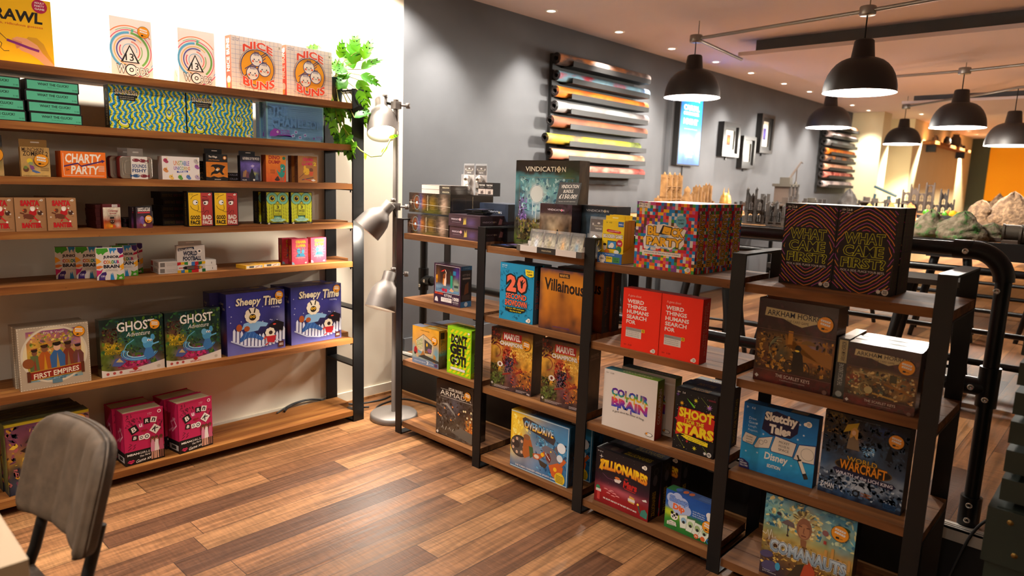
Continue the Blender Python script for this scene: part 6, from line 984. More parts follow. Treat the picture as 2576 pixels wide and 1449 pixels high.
r=Art(.07,.241); r.r(0,0,1,1,'#100d0d'); r.t('SHOOT FOR THE STARS',.45,.06,.75,.8,'#a08a14',.01,vert=True); tp=Art(.169,.07); tp.r(0,0,1,1,'#141112'); tp.t('SHOOT STARS',.3,.25,.72,.75,'#9a6a1c',.04); tp.e(.1,.4,.05,None,'#4a4a46',8)
o=gbox('game_box','black starry box with yellow and red lettering, front one of three','game box',(2.288,1.238,.415),-89,.169,.241,.068,'#131011',front=f_stars(),right=r,top=tp); behind(o,[.071,.142],2,['black starry box, second one back','black starry box, rearmost of three'],side=[-.012,-.004])
def f_sketch():
    A=Art(.258,.247); A.paint([(0,'#1a78b8'),(.3,'#1f92cc'),(.6,'#1a74b8'),(1,'#1260a0')],[(.5,.35,.5,.2,'#3ab0dc',.7),(.1,.2,.2,.1,'#30a8dc',.5)],n=(24,24),amp=.07,sc=14)
    A.p([(.27,.66),(.30,.90),(.45,.97),(.76,.90),(.75,.72),(.66,.62),(.40,.60)],'#1d1838'); A.t('Sketchy',.30,.77,.74,.94,'#e4dac8',.05,.05,('#1d1838',.04)); A.t('Tales',.37,.63,.66,.77,'#e4dac8',.06,.05,('#1d1838',.04))
    for i,w in enumerate(('Draw.','Guess.','Laugh.','Repeat.')): A.t(w,.085,.76-.06*i,.085+(.11,.12,.12,.14)[i],.80-.06*i,'#c8dff0',.0)
    for q in ([(.01,.44),(.05,.56),(.22,.53),(.17,.38),(.02,.40)],[(.18,.37),(.24,.52),(.44,.60),(.40,.40),(.2,.35)],[(.41,.40),(.46,.62),(.76,.58),(.72,.36),(.42,.36)],[(.72,.34),(.78,.58),(1,.62),(1,.34),(.86,.33)]):
        A.p(q,'#26417e'); cx=sum(a for a,b in q)/5;cy=sum(b for a,b in q)/5; A.p([(cx+(a-cx)*.93,cy+(b-cy)*.9) for a,b in q],'#e2d8c6')
    for i,w in enumerate(('Dumbo','blowing','bubbles')): A.t(w,.07,.485-.04*i,.155,.51-.04*i,'#4a4444',0,.1)
    for i,w in enumerate(('MICKEY','MOUSE IN','SPACE')): A.t(w,.52,.52-.055*i,.66,.555-.055*i,'#2a2626',.0)
    A.e(.9,.46,.085,None,'#8a847a',24); A.e(.9,.46,.08,None,'#e2d8c6',24); A.ring(.28,.46,.03,None,.005,'#6a6460'); A.ring(.34,.49,.02,None,.005,'#6a6460')
    A.l([(.80,.36),(.90,.14)],.055,'#1a1a22'); A.l([(.815,.34),(.885,.18)],.045,'#e6decc'); A.l([(.775,.42),(.80,.36)],.02,'#2a2626'); A.l([(.895,.155),(.915,.105)],.055,'#3a2c1c')
    A.t('Disney',.34,.20,.66,.34,'#efeae0',.03,.1,sl=-.0); A.t('EDITION',.39,.12,.57,.17,'#efeae0',.03); A.p([(0,0),(0,.14),(.06,.14),(.13,.10),(.15,0)],'#241f58'); 
    for i,w in enumerate(('ALL','DRAWERS','WELCOME!')): A.t(w,.01,.10-.035*i,.01+(.05,.10,.115)[i],.125-.035*i,'#e8e4e0',.01)
    A.t('8+',.04,.92,.07,.955,'#d8e8f4',0); A.t('4-8',.11,.92,.16,.955,'#d8e8f4',0); spuds(A,.88,.89,.04); 
    for x,y in ((.30,.59),(.76,.64),(.83,.72),(.08,.27),(.24,.29),(.71,.24),(.77,.86),(.20,.72)): A.star(x,y,.02,'#d8eaf4',6,.3)
    return A
r=Art(.045,.247); r.paint([(0,'#0f4a80'),(.4,'#3a4a5a'),(.6,'#1a3a5a'),(1,'#0c3f74')],n=(4,12),amp=.3); tp=Art(.258,.045); tp.r(0,0,1,1,'#0f4f80'); tp.r(.62,.2,.84,.8,'#9a9482'); tp.r(.3,.3,.4,.7,'#3a3a44')
gbox('game_box','bright blue box with sketch panels and a marker pen','game box',(2.322,.981,.409),-88,.258,.247,.045,'#135a94',front=f_sketch(),right=r,top=tp)
def f_frost():
    A=Art(.254,.287); A.paint([(0,'#141c34'),(.15,'#3a5a7a'),(.3,'#8a98a8'),(.42,'#3a4a60'),(.6,'#1c2430'),(1,'#10141c')],[(.15,.85,.2,.14,'#3a2c18',.9),(.12,.94,.10,.05,'#7a6420',.8),(.38,.70,.12,.12,'#6a5a4a',.7),(.36,.80,.05,.05,'#d8b878',.95),(.40,.74,.06,.08,'#8a6a4a',.8),(.55,.62,.06,.05,'#a8d4f4',.95),(.55,.62,.14,.1,'#3a6a9a',.6),(.80,.66,.12,.12,'#3a5068',.7),(.80,.68,.04,.10,'#0f141a',.9),(.72,.88,.14,.05,'#2a4a8a',.8),(.5,.2,.3,.08,'#b8c0c8',.8),(.15,.2,.15,.12,'#12182a',.9),(.9,.12,.15,.12,'#10182a',.9),(.05,.4,.1,.15,'#2a4a6a',.8),(.2,.62,.12,.08,'#15181e',.9),(.7,.3,.2,.06,'#5a7088',.7),(.35,.08,.2,.06,'#1f4a78',.7)],n=(60,60),amp=.26,sc=11,seed=4)
    A.detail(11,260,['#10161f','#1c2836','#34485e','#0c1016','#26384e'],0,.5,1,.97,.012,.05); A.detail(12,240,['#8a9cb0','#4a6482','#b8c4d0','#24405e','#14202e'],0,.05,1,.30,.012,.045); A.detail(13,60,['#4a3820','#6a5228','#2a2014'],0,.74,.3,1,.015,.05); A.detail(14,40,['#7ab8e8','#3a78b0','#c8e4f8'],.48,.56,.63,.68,.008,.025)
    A.p([(.24,.78),(.28,.88),(.42,.93),(.40,.85)],'#b89a2a'); A.e(.365,.80,.03,.035,'#d8b08a',12); A.p([(.33,.83),(.32,.70),(.37,.77),(.42,.70),(.42,.84),(.37,.87)],'#c8984a'); A.e(.367,.80,.026,.03,'#deb892',12); A.p([(.31,.72),(.36,.75),(.43,.72),(.46,.60),(.30,.60)],'#7a6850')
    A.p([(.76,.58),(.79,.72),(.80,.78),(.81,.72),(.85,.58)],'#0e1319'); A.e(.52,.40,.34,.085,'#1c1712',30); A.ring(.52,.40,.335,.082,.014,'#5a4424'); A.t('WORLD',.32,.455,.68,.515,'#c89a24',.01,0,('#2a1a0c',.03)); A.t('of',.5,.44,.54,.46,'#c89a24',.0); A.t('WARCRAFT',.24,.345,.80,.46,'#e08a14',.02,0,('#3a1a08',.04)); A.p([(.16,.33),(.2,.355),(.88,.325),(.92,.295),(.86,.255),(.2,.285)],'#1a1a38'); A.t('WRATH of the LICH KING',.20,.275,.88,.315,'#d8d4dc',.02); A.t('Z-MAN',.03,.075,.20,.135,'#e0e0e4',.02); A.t('GAMES',.05,.05,.19,.065,'#b0b4bc',0); A.ring(.47,.10,.035,None,.02,'#14161c'); A.star(.47,.10,.055,'#14161c',10,.75); A.e(.47,.10,.025,None,'#5a7088',12); A.t('PANDEMIC',.53,.11,.66,.13,'#b8641c',.01); A.t('SYSTEM',.53,.08,.64,.10,'#b8641c',.01); A.r(.80,.03,.94,.09,'#15416a'); A.t('BLIZZARD',.81,.04,.93,.08,'#0a1a30',.02); A.t('A PANDEMIC SYSTEM BOARD GAME',.34,.955,.66,.965,'#7a8088',0); return A
gbox('game_box','dark frosty blue fantasy box with orange lettering and round sticker','game box',(2.337,.707,.409),-90,.254,.287,.07,'#141820',front=f_frost(),right=DK(.07,.287,[(0,'#10141e'),(1,'#161a22')],[],(4,10)),st=(.86,.82,.09))
# --- bottom shelf
def f_space():
    A=Art(.264,.3); A.paint([(0,'#1c1512'),(.2,'#3a3630'),(.45,'#2c241e'),(.7,'#3a342e'),(.85,'#1c1817'),(1,'#141112')],[(.9,.25,.10,.18,'#d0701c',.95),(.88,.3,.04,.08,'#f0b040',.8),(.5,.6,.2,.15,'#5a5a66',.7),(.3,.5,.2,.1,'#4a4a50',.7),(.8,.14,.25,.12,'#5a5852',.85),(.24,.2,.12,.08,'#14110f',.9),(.75,.5,.14,.12,'#1a1613',.9)],n=(54,54),amp=.26,sc=11,seed=6)
    A.detail(15,220,['#1c1816','#4a453f','#2c2724','#6a645c','#15110f'],0,.03,1,.7,.012,.05); A.detail(16,50,['#e07a1c','#f0a83a','#a8480f'],.82,.14,1,.42,.01,.035)
    A.l([(.12,.85),(.95,.85)],.006,'#d8cfc0'); A.l([(.12,.72),(.98,.72)],.006,'#d8cfc0'); A.t('STAR WARS',.34,.845,.72,.90,'#dcd2c0',.03,0,('#1c1817',.04)); A.t('ARMADA',.11,.745,.95,.83,'#dcd2c0',.0)
    A.p([(.14,.58),(.30,.56),(.56,.40),(.52,.47),(.32,.62)],'#7a7874'); A.p([(.18,.60),(.30,.60),(.5,.46),(.30,.58)],'#a8a49c'); A.p([(0,.56),(.2,.50),(.42,.46),(.2,.53)],'#5a5650'); A.p([(.42,.12),(.95,.02),(1,.02),(1,.20),(.7,.24)],'#5e5a52')
    for x,y in ((.24,.51),(.46,.57),(.64,.49),(.42,.33),(.06,.38),(.1,.36),(.14,.35),(.75,.80),(.62,.47)): A.e(x,y,.018,None,'#e8741c',10); A.e(x,y,.009,None,'#f8c878',8)
    for x,y in ((.76,.56),(.81,.565),(.96,.57),(.86,.46),(.97,.47),(.94,.41)): A.e(x,y,.022,None,'#e8d8a8',12)
    for i in range(9): A.l([(.12+.05*i,.12+.02*(i%3)),(.15+.05*i,.16+.03*(i%2))],.014,'#a8a498' if i%2 else '#4a4640')
    A.l([(.09,.28),(.09,.06),(.14,.035),(.95,.01)],.006,'#6a645c'); A.e(.05,.05,.035,None,'#cfc8c0',4); return A
gbox('game_box','dark space battle box with orange explosions, partly behind the upright','game box',(2.288,2.628,.073),-87,.264,.3,.1,'#17120f',front=f_space(),right=DK(.1,.3,[(0,'#14100e'),(1,'#1c1613')],[(.5,.4,.3,.3,'#2c241e',.6)],(8,16),.3),m='wrap',st=(.86,.84,.09))
def f_robot():
    A=Art(.347,.279); A.paint([(0,'#1a5a8a'),(.3,'#2a80b0'),(.6,'#3a88b8'),(1,'#2a76a8')],[(.06,.7,.26,.5,'#f0c81c',.95,2),(.18,.98,.4,.12,'#e0b41c',.8),(.55,.68,.2,.14,'#3a5a6a',.8),(.36,.3,.3,.25,'#c89a5a',.5),(.6,.2,.3,.16,'#1a8ac8',.6),(.75,.2,.2,.15,'#124a80',.8)],n=(50,40),amp=.08)
    A.detail(23,120,['#2a88bc','#1a5a88','#6ab0d4','#124468'],.45,.08,.97,.7,.015,.05); A.detail(24,60,['#f4d440','#e0a818','#f8e878'],.03,.4,.35,.95,.015,.05)
    A.p([(0,.30),(0,.88),(.03,.93),(.03,.30)],'#e8b81a'); A.p([(.20,.90),(.24,.76),(.5,.70),(.75,.62),(.78,.72),(.74,.80),(.5,.88),(.25,.94)],'#2a2c34'); A.t('OVERDRIVE',.24,.74,.74,.88,lambda u,v:'#e8b43a' if v<.35 else ('#d8e0e4' if v<.6 else '#4a9ac8'),.04,.0,('#14181c',.03),sl=-.02)
    A.e(.17,.40,.17,.19,'#2c2a2a',22); A.e(.14,.40,.14,.155,'#4a4440',22); A.e(.10,.42,.07,.07,'#2a2626',14)
    for k in range(7): a=k*.9; A.e(.14+.10*math.cos(a),.40+.12*math.sin(a),.022,.03,'#c8a488',8)
    A.p([(.24,.62),(.36,.58),(.40,.44),(.36,.30),(.26,.22),(.22,.30)],'#a85a24'); A.e(.29,.60,.06,.05,'#8a5a3a',12); A.p([(.33,.46),(.40,.46),(.42,.32),(.36,.26)],'#2a5a34'); A.p([(.40,.36),(.54,.40),(.6,.48),(.62,.40),(.5,.28),(.42,.28)],'#b8501c'); A.e(.47,.33,.045,.035,'#d8c8b8',10); A.p([(.5,.30),(.66,.26),(.62,.18),(.54,.20)],'#2a2420')
    A.p([(.55,.52),(.62,.58),(.74,.56),(.82,.46),(.84,.34),(.76,.26),(.66,.27),(.62,.38),(.66,.45),(.58,.47)],'#6a6670'); A.p([(.76,.56),(.80,.64),(.84,.48)],'#5a5660'); A.p([(.62,.44),(.68,.46),(.72,.38),(.70,.30),(.64,.34)],'#6a1c1c'); A.e(.71,.50,.012,None,'#f2c81c',6)
    for i in range(5): A.p([(.62+.016*i,.45-.02*i),(.635+.016*i,.45-.02*i),(.63+.016*i,.415-.02*i)],'#ece4da')
    A.p([(.68,.26),(.84,.36),(.92,.30),(.90,.16),(.84,.06),(.74,.10)],'#c85a1c'); A.e(.79,.23,.03,None,'#f0b41c',10); A.l([(.86,.3),(.95,.44)],.05,'#c05a22'); A.e(.57,.40,.03,None,'#e8b41c',10); A.e(.88,.62,.07,None,'#dfe6ea',14); A.e(.86,.44,.05,None,'#d4dce2',12); A.e(.87,.10,.085,None,'#d8b41c',20)
    for i in range(5): A.l([(.81,.15-.025*i),(.93,.14-.025*i)],.008,'#6a5a14')
    A.t('THE TURBO-CHARGED ARENA SPORTS GAME',.10,.045,.80,.075,'#e8e4dc',.01); A.l([(.005,.985),(.985,.985),(.985,.01),(.01,.02)],.012,'#bcd4dc'); 
    for x,y in ((.09,.87),(.15,.82),(.17,.77)): A.e(x,y,.015,None,'#f4dc6a',8)
    return A
r=DK(.085,.279,[(0,'#1a3a54'),(.5,'#17242e'),(1,'#1f5a80')],[],(6,14),.3); r.t('OVERDRIVE',.4,.15,.6,.5,'#2a6a94',.02,vert=True); r.l([(.06,0),(.06,1)],.05,'#4a8ab0'); tp=Art(.347,.085); tp.paint([(0,'#1f5a80'),(1,'#1a4a6a')],[(0,.5,.3,1,'#d8b01c',.95,2)],n=(16,4)); tp.t('OVERDRIVE',.28,.25,.72,.75,'#14222c',.03)
o=gbox('game_box','yellow and blue robot arena box in clear wrap, front one of two','game box',(2.284,2.083,.07),-89.5,.347,.279,.085,'#1a3c58',front=f_robot(),right=r,top=tp,m='wrap'); behind(o,[.12],1,['blue edged robot arena box standing behind the front one'],side=.04)
def f_mars():
    A=Art(.271,.24); A.paint([(0,'#7a1012'),(.2,'#8a1416'),(.3,'#6a1a2a'),(.42,'#3a1426'),(.6,'#1c1018'),(1,'#160d12')],[(.5,.32,.4,.06,'#c8606a',.7),(.2,.22,.2,.1,'#b01c1c',.6),(.5,.1,.5,.12,'#98141a',.6)],n=(30,30),amp=.08)
    A.t('ZILLIONAIRES',.07,.62,.95,.80,lambda u,v:'#d8801a' if v<.45 else '#f2c818',.06,.05,('#8a3a10',.05),arc=.04); A.p([(.07,.64),(.12,.82),(.16,.82),(.13,.60)],'#e8a818'); A.t('Mars',.53,.44,.78,.57,'#b8201c',.05,.1,('#3a0c10',.03)); A.t('on',.55,.585,.61,.615,'#b8201c',.02); A.l([(.55,.43),(.76,.42)],.012,'#b8201c'); A.star(.10,.86,.04,'#e8dcd0',4,.2)
    A.p([(.36,.52),(.44,.56),(.5,.54),(.46,.48),(.38,.48)],'#d8c8c0'); A.e(.42,.56,.05,.025,'#c86a2a',10); A.l([(.14,.56),(.24,.50),(.36,.50)],.008,'#6a3a54')
    for x,y in ((.22,.28),(.30,.26),(.38,.25),(.27,.22),(.36,.20),(.44,.22),(.33,.285)): A.e(x,y,.045,.03,'#a03038',12,0,180); A.e(x,y+.004,.04,.02,'#d88a88',12,0,180)
    A.e(.07,.27,.04,None,'#3a8a5a',10); A.r(.03,.20,.13,.25,'#e0d4cc'); A.r(.06,.05,.11,.2,'#c8403a'); A.p([(.64,.22),(.66,.34),(.75,.32),(.75,.21)],'#d8a04a'); A.r(.635,.24,.76,.29,'#d8cfc8'); A.p([(.86,.06),(.88,.16),(.94,.20),(.99,.14),(.98,.04)],'#3a7a6a'); A.l([(.86,.10),(.82,.22)],.02,'#2a5a4a'); A.e(.815,.24,.02,None,'#f0c84a',8); A.p([(.88,.35),(.95,.38),(.97,.34),(.90,.33)],'#e0d8d0'); A.t('BID, BLUFF AND BUY UP THE BEST BITS OF MARS',.18,.085,.80,.12,'#e4dad0',.03,sl=-.02); A.t('8+|3-6',.03,.93,.13,.96,'#d8d0c8',0); spuds(A,.90,.93,.035)
    rnd=random.Random(2)
    for i in range(20): A.e(rnd.uniform(.05,.95),rnd.uniform(.4,.98),.003,None,'#a89a98',5)
    return A
r=Art(.075,.24); r.paint([(0,'#2a0c0e'),(.3,'#160d0e'),(1,'#120d0e')],n=(4,10)); r.t('ZILLIONAIRES',.3,.05,.65,.5,'#a8861a',.03,vert=True); r.e(.5,.7,.22,.1,'#4a4446',12); r.ring(.55,.85,.2,.06,.05,'#3a3638'); tp=Art(.271,.075); tp.r(0,0,1,1,'#151012'); tp.t('ZILLIONAIRES',.45,.3,.92,.75,'#8a7216',.03); tp.r(.1,.2,.4,.8,'#3a2c2e'); tp.e(.25,.5,.06,.3,'#5a4a40',8)
o=gbox('game_box','dark red planet box with yellow arched lettering, front one of three','game box',(2.294,1.594,.067),-91,.271,.24,.075,'#160e10',front=f_mars(),right=r,top=tp); behind(o,[.079,.16],2,['dark planet box, second one back','dark planet box, rearmost of three'],side=[.005,.045])
def f_flock():
    A=Art(.217,.161); A.paint([(0,'#1f6a2a'),(.3,'#3a8a2a'),(.5,'#2a6a3a'),(.56,'#1f5aa8'),(1,'#184a98')],[(.1,.45,.2,.1,'#b8c81c',.9),(.2,.4,.2,.06,'#c8d02a',.8),(.8,.1,.2,.1,'#12501f',.8)],n=(24,18),amp=.06)
    for x,y,r_ in ((.12,.80,.10),(.24,.84,.11),(.36,.76,.11),(.44,.62,.09),(.14,.66,.09),(.26,.58,.11),(.36,.56,.10)): A.e(x,y,r_,None,'#a8b4d8',16)
    A.t('Sheep',.08,.68,.46,.88,'#6f8fd0',.04,0,('#3a4a8a',.04)); A.t('Dip',.16,.50,.40,.70,'#e0602a',.05,0,('#f0d8c8',.03)); 
    for i,w in enumerate(('Look after your','flock in this fun,','family card game')): A.t(w,.56,.66-.055*i,.80,.70-.055*i,'#dce4f0',.01)
    for x,y in ((.88,.72),(.94,.68),(.90,.64)): A.e(x,y,.06,None,'#e8e4dc',12)
    A.e(.20,.36,.075,.09,'#efe8dc',16); A.e(.2,.36,.05,.06,'#15120f',12); A.e(.2,.33,.025,.03,'#efe8dc',8); A.e(.17,.38,.014,None,'#fff',6); A.e(.23,.38,.014,None,'#fff',6); A.e(.15,.44,.03,None,'#15120f',8); A.e(.25,.44,.03,None,'#15120f',8)
    for i,(x,a) in enumerate(((.30,14),(.44,2),(.58,-10),(.72,-22))):
        q=[(x,.16),(x+.02,.48),(x+.19,.50),(x+.17,.14)]; cx=x+.095;cy=.32; k=.217/.161; q=[(cx+(u-cx)*math.cos(R_(a))-(v-cy)/k*math.sin(R_(a)),cy+((u-cx)*math.sin(R_(a))*k+(v-cy)*math.cos(R_(a)))-.03*i) for u,v in q]; A.p(q,'#8a947a'); q2=[(cx+(u-cx)*.92,cy+(v-cy+.03*i)*.94-.03*i) for u,v in q]; A.p(q2,'#dfe4d4'); A.e(cx,cy+.03-.03*i,.055,.08,('#8ab0c8','#a8c08a','#9ab07a','#b0c49a')[i],12); A.e(cx,cy-.01-.03*i,.03,.04,'#2a2a28',8)
    A.p([(.06,.10),(.06,.18),(.14,.24),(.24,.22),(.26,.12)],'#d8d4c4'); A.t('EAR OF',.09,.17,.22,.205,'#2a4a2a',.01); A.t('NORFOLK',.08,.11,.24,.15,'#2a4a2a',.01); A.e(.66,.09,.045,None,'#d8622a',14); A.t('7+',.635,.06,.685,.11,'#fff',.01); A.e(.79,.09,.045,None,'#d8622a',14); A.ring(.91,.09,.04,None,.02,'#2a6ab0'); return A
r=Art(.05,.161); r.r(0,0,1,1,'#14406a'); tp=Art(.217,.05); tp.r(0,0,1,1,'#123a72'); tp.r(0,0,.2,1,'#1f5a2a'); tp.e(.2,.5,.06,.3,'#3a5a9a',10); tp.e(.34,.5,.05,.28,'#b0521f',10); tp.e(.46,.5,.05,.28,'#b0521f',10)
for i in range(3): tp.l([(.62,.3+.18*i),(.9,.3+.18*i)],.008,'#6a84b0')
gbox('game_box','small blue and green sheep farm card game beside the planet boxes','game box',(2.314,1.262,.067),-92,.217,.161,.05,'#123a6a',front=f_flock(),right=r,top=tp,st=(.87,.44,.11))
def f_dream():
    A=Art(.297,.3); A.paint([(0,'#3a2a2a'),(.2,'#5a4420'),(.4,'#8a7a3a'),(.5,'#b89a4a'),(.58,'#8a9a6a'),(.75,'#4a94a8'),(1,'#3a86a8')],[(.45,.75,.18,.2,'#e0cf7a',.9),(.46,.72,.11,.16,'#9a6a4a',.98,2),(.46,.88,.12,.06,'#6a5a3a',.7),(.15,.80,.15,.1,'#8ab890',.8),(.85,.82,.14,.06,'#c8d8a0',.7),(.12,.45,.1,.08,'#5a3a4a',.7),(.12,.12,.16,.14,'#2a2444',.95),(.55,.14,.12,.2,'#a83a20',.9),(.85,.45,.15,.12,'#c89a4a',.8),(.9,.6,.1,.08,'#6a8a94',.6),(.3,.25,.14,.1,'#6a4a2a',.8),(.1,.92,.12,.05,'#b8d0b0',.6)],n=(60,60),amp=.16,sc=9,seed=9)
    A.detail(20,160,['#7ab4b8','#4a90a4','#c8d8b0','#2f7090','#e0d490'],0,.62,1,1,.015,.06); A.detail(21,200,['#8a6a2a','#c89a44','#5a3a24','#a8843a','#6a4a2a','#e0b85a'],0,.12,1,.5,.012,.045); A.detail(22,50,['#e8d484','#f0e0a0','#c8b060'],.28,.6,.64,.92,.015,.04)
    A.e(.46,.71,.085,.13,'#8a5a40',20); A.e(.46,.68,.06,.09,'#a87450',16); A.p([(.43,.58),(.44,.50),(.50,.50),(.50,.58)],'#8a5a3a'); A.l([(.40,.735),(.435,.73)],.012,'#4a2418'); A.l([(.485,.73),(.52,.735)],.012,'#4a2418'); A.l([(.435,.625),(.49,.625)],.012,'#6a2c24'); A.l([(.46,.72),(.455,.66),(.47,.655)],.008,'#6a4030')
    rnd=random.Random(3)
    for i in range(30): a=R_(rnd.uniform(10,170)); A.l([(.46+.08*math.cos(a),.78+.09*math.sin(a)),(.46+.145*math.cos(a)+rnd.uniform(-.01,.01),.78+.145*math.sin(a))],.012,rnd.choice(('#6a5a3a','#8a7a4a','#5a4a30','#c8b870')))
    A.p([(.20,.70),(.27,.76),(.34,.74),(.36,.68)],'#6a5a5a'); A.l([(.28,.70),(.285,.58)],.01,'#3a2a24'); A.e(.285,.57,.014,None,'#3a2a24',8); A.e(.69,.75,.035,None,'#8a5a5a',12); A.r(.68,.62,.71,.66,'#a83a34'); A.e(.88,.86,.06,.03,'#2a4a24',12); A.l([(.88,.86),(.88,.78)],.015,'#3a2c1c'); A.e(.17,.80,.03,.02,'#2a3040',8)
    for x,h in ((.66,.5),(.70,.56),(.77,.60),(.86,.50),(.91,.48),(.95,.53)): A.r(x,.40,x+.03,h,'#c8964a')
    A.l([(0,.52),(.04,.50),(.06,.56),(.08,.44),(.10,.58),(.12,.48),(.16,.50)],.008,'#e8e4d8'); A.l([(.84,.34),(.88,.36),(.90,.28),(.92,.44),(.94,.26),(.96,.34),(1,.32)],.008,'#e8e4d8'); A.e(.12,.12,.10,.07,'#4a4468',14,rot=15); A.e(.21,.15,.03,.05,'#3a9ac0',10); A.e(.07,.26,.08,.045,'#4a4468',12,rot=15); A.p([(.44,.0),(.50,.28),(.56,.34),(.62,.26),(.66,.0)],'#b04424'); A.p([(.28,.0),(.42,.26),(.50,.30),(.44,.0)],'#3a3020')
    A.t('COMANAUTS',.10,.32,.94,.47,lambda u,v:'#8aa0b0' if v<.5 else '#b8c8d0',.04,0,[('#e8e8e0',.06),('#2a2a30',.035)],sl=.0); A.t('A game by',.04,.055,.13,.07,'#d8d8d0',0); A.t('Jerry Hawthorne',.04,.03,.2,.05,'#d8d8d0',0); return A
gbox('game_box','colourful dream scene box with a sleeping face on the bottom shelf','game box',(2.282,.856,.064),-88,.297,.3,.06,'#1c1a1c',front=f_dream(),right=DK(.06,.3,[(0,'#1a1614'),(1,'#16181c')],[],(4,10)),m='gloss',st=(.84,.80,.095))
# ---------------- floor lamp ----------------
def dirm(a,b):
    d=(Vector(b)-Vector(a)).normalized(); return Matrix.Translation(a)@d.to_track_quat('Z','Y').to_matrix().to_4x4()
def floor_lamp():
    P=Vector((2.383,3.116,0)); t=tag(empty('floor_lamp',P),'grey metal floor lamp with three spot heads in the corner','floor lamp'); o=P
    MB().lathe([(.0005,0),(.136,0),(.14,.006),(.138,.03),(.13,.038),(.02,.043),(.0005,.043)],'lamp_metal',40).build('base',t)
    MB().tube([(0,0,.04),(0,0,1.83)],.0155,'lamp_metal',18).build('pole',t)
    for nm,C,O,zc in (('top',(2.352,3.212,1.832),(2.296,3.118,1.640),1.80),('mid',(2.34,3.102,1.263),(2.222,3.166,1.112),1.245),('low',(2.306,3.060,.885),(2.228,3.044,.688),.862)):
        C=Vector(C);O=Vector(O);L=(O-C).length; X=dirm(C-o,O-o); a=(O-C).normalized(); sh=empty('lamp_head'); sh.parent=t
        pr=[(.0005,-.002),(.030,-.002),(.034,.003),(.0345,.05),(.040,.062),(.060,.082),(.074,.11),(.081,.15),(.0855,L)]
        MB().lathe(pr,'lamp_metal',36,X).lathe([(.0855,L),(.0835,L+.001),(.079,.15),(.072,.112),(.058,.085),(.03,.07)],'lamp_white',36,X).build('shade',sh)
        MB().lathe([(.0005,L-.035),(.03,L-.037),(.052,L-.05),(.056,L-.07),(.03,L-.10)],'glow',20,X).build('bulb',sh)
        m=Vector((0,0,zc)); c0=C-o+a*.012; b=MB(); b.tube([m,m+(c0-m)*.5,c0],.008,'black_steel',8); b.box((-.02,-.022,zc-.02),(.02,.022,zc+.02),'lamp_metal'); b.tube([m+Vector((.02,-.02,0)),m+Vector((.045,-.035,0))],.006,'lamp_metal',8); b.lathe([(.0005,-.014),(.012,-.014),(.012,.014),(.0005,.014)],'lamp_metal',12,Tm(m+Vector((.05,-.04,0)))); b.lathe([(.0005,-.01),(.014,-.01),(.014,.01),(.0005,.01)],'lamp_metal',12,Tm(c0+Vector((.015,-.015,.028)))); b.build('swivel_clamp',sh)
        pth=[c0+Vector((.0,0,.02)),c0+Vector((.03,-.01,-.04)),m+Vector((.018,.0,-.09)),m+Vector((.016,.004,-.2))]; MB().tube(pth,.0035,'cable',8).build('cable',sh)
        spot(O+a*.012,O+a*1.0,POW_HEAD,118,.5,(1,.92,.8),.045)
floor_lamp()
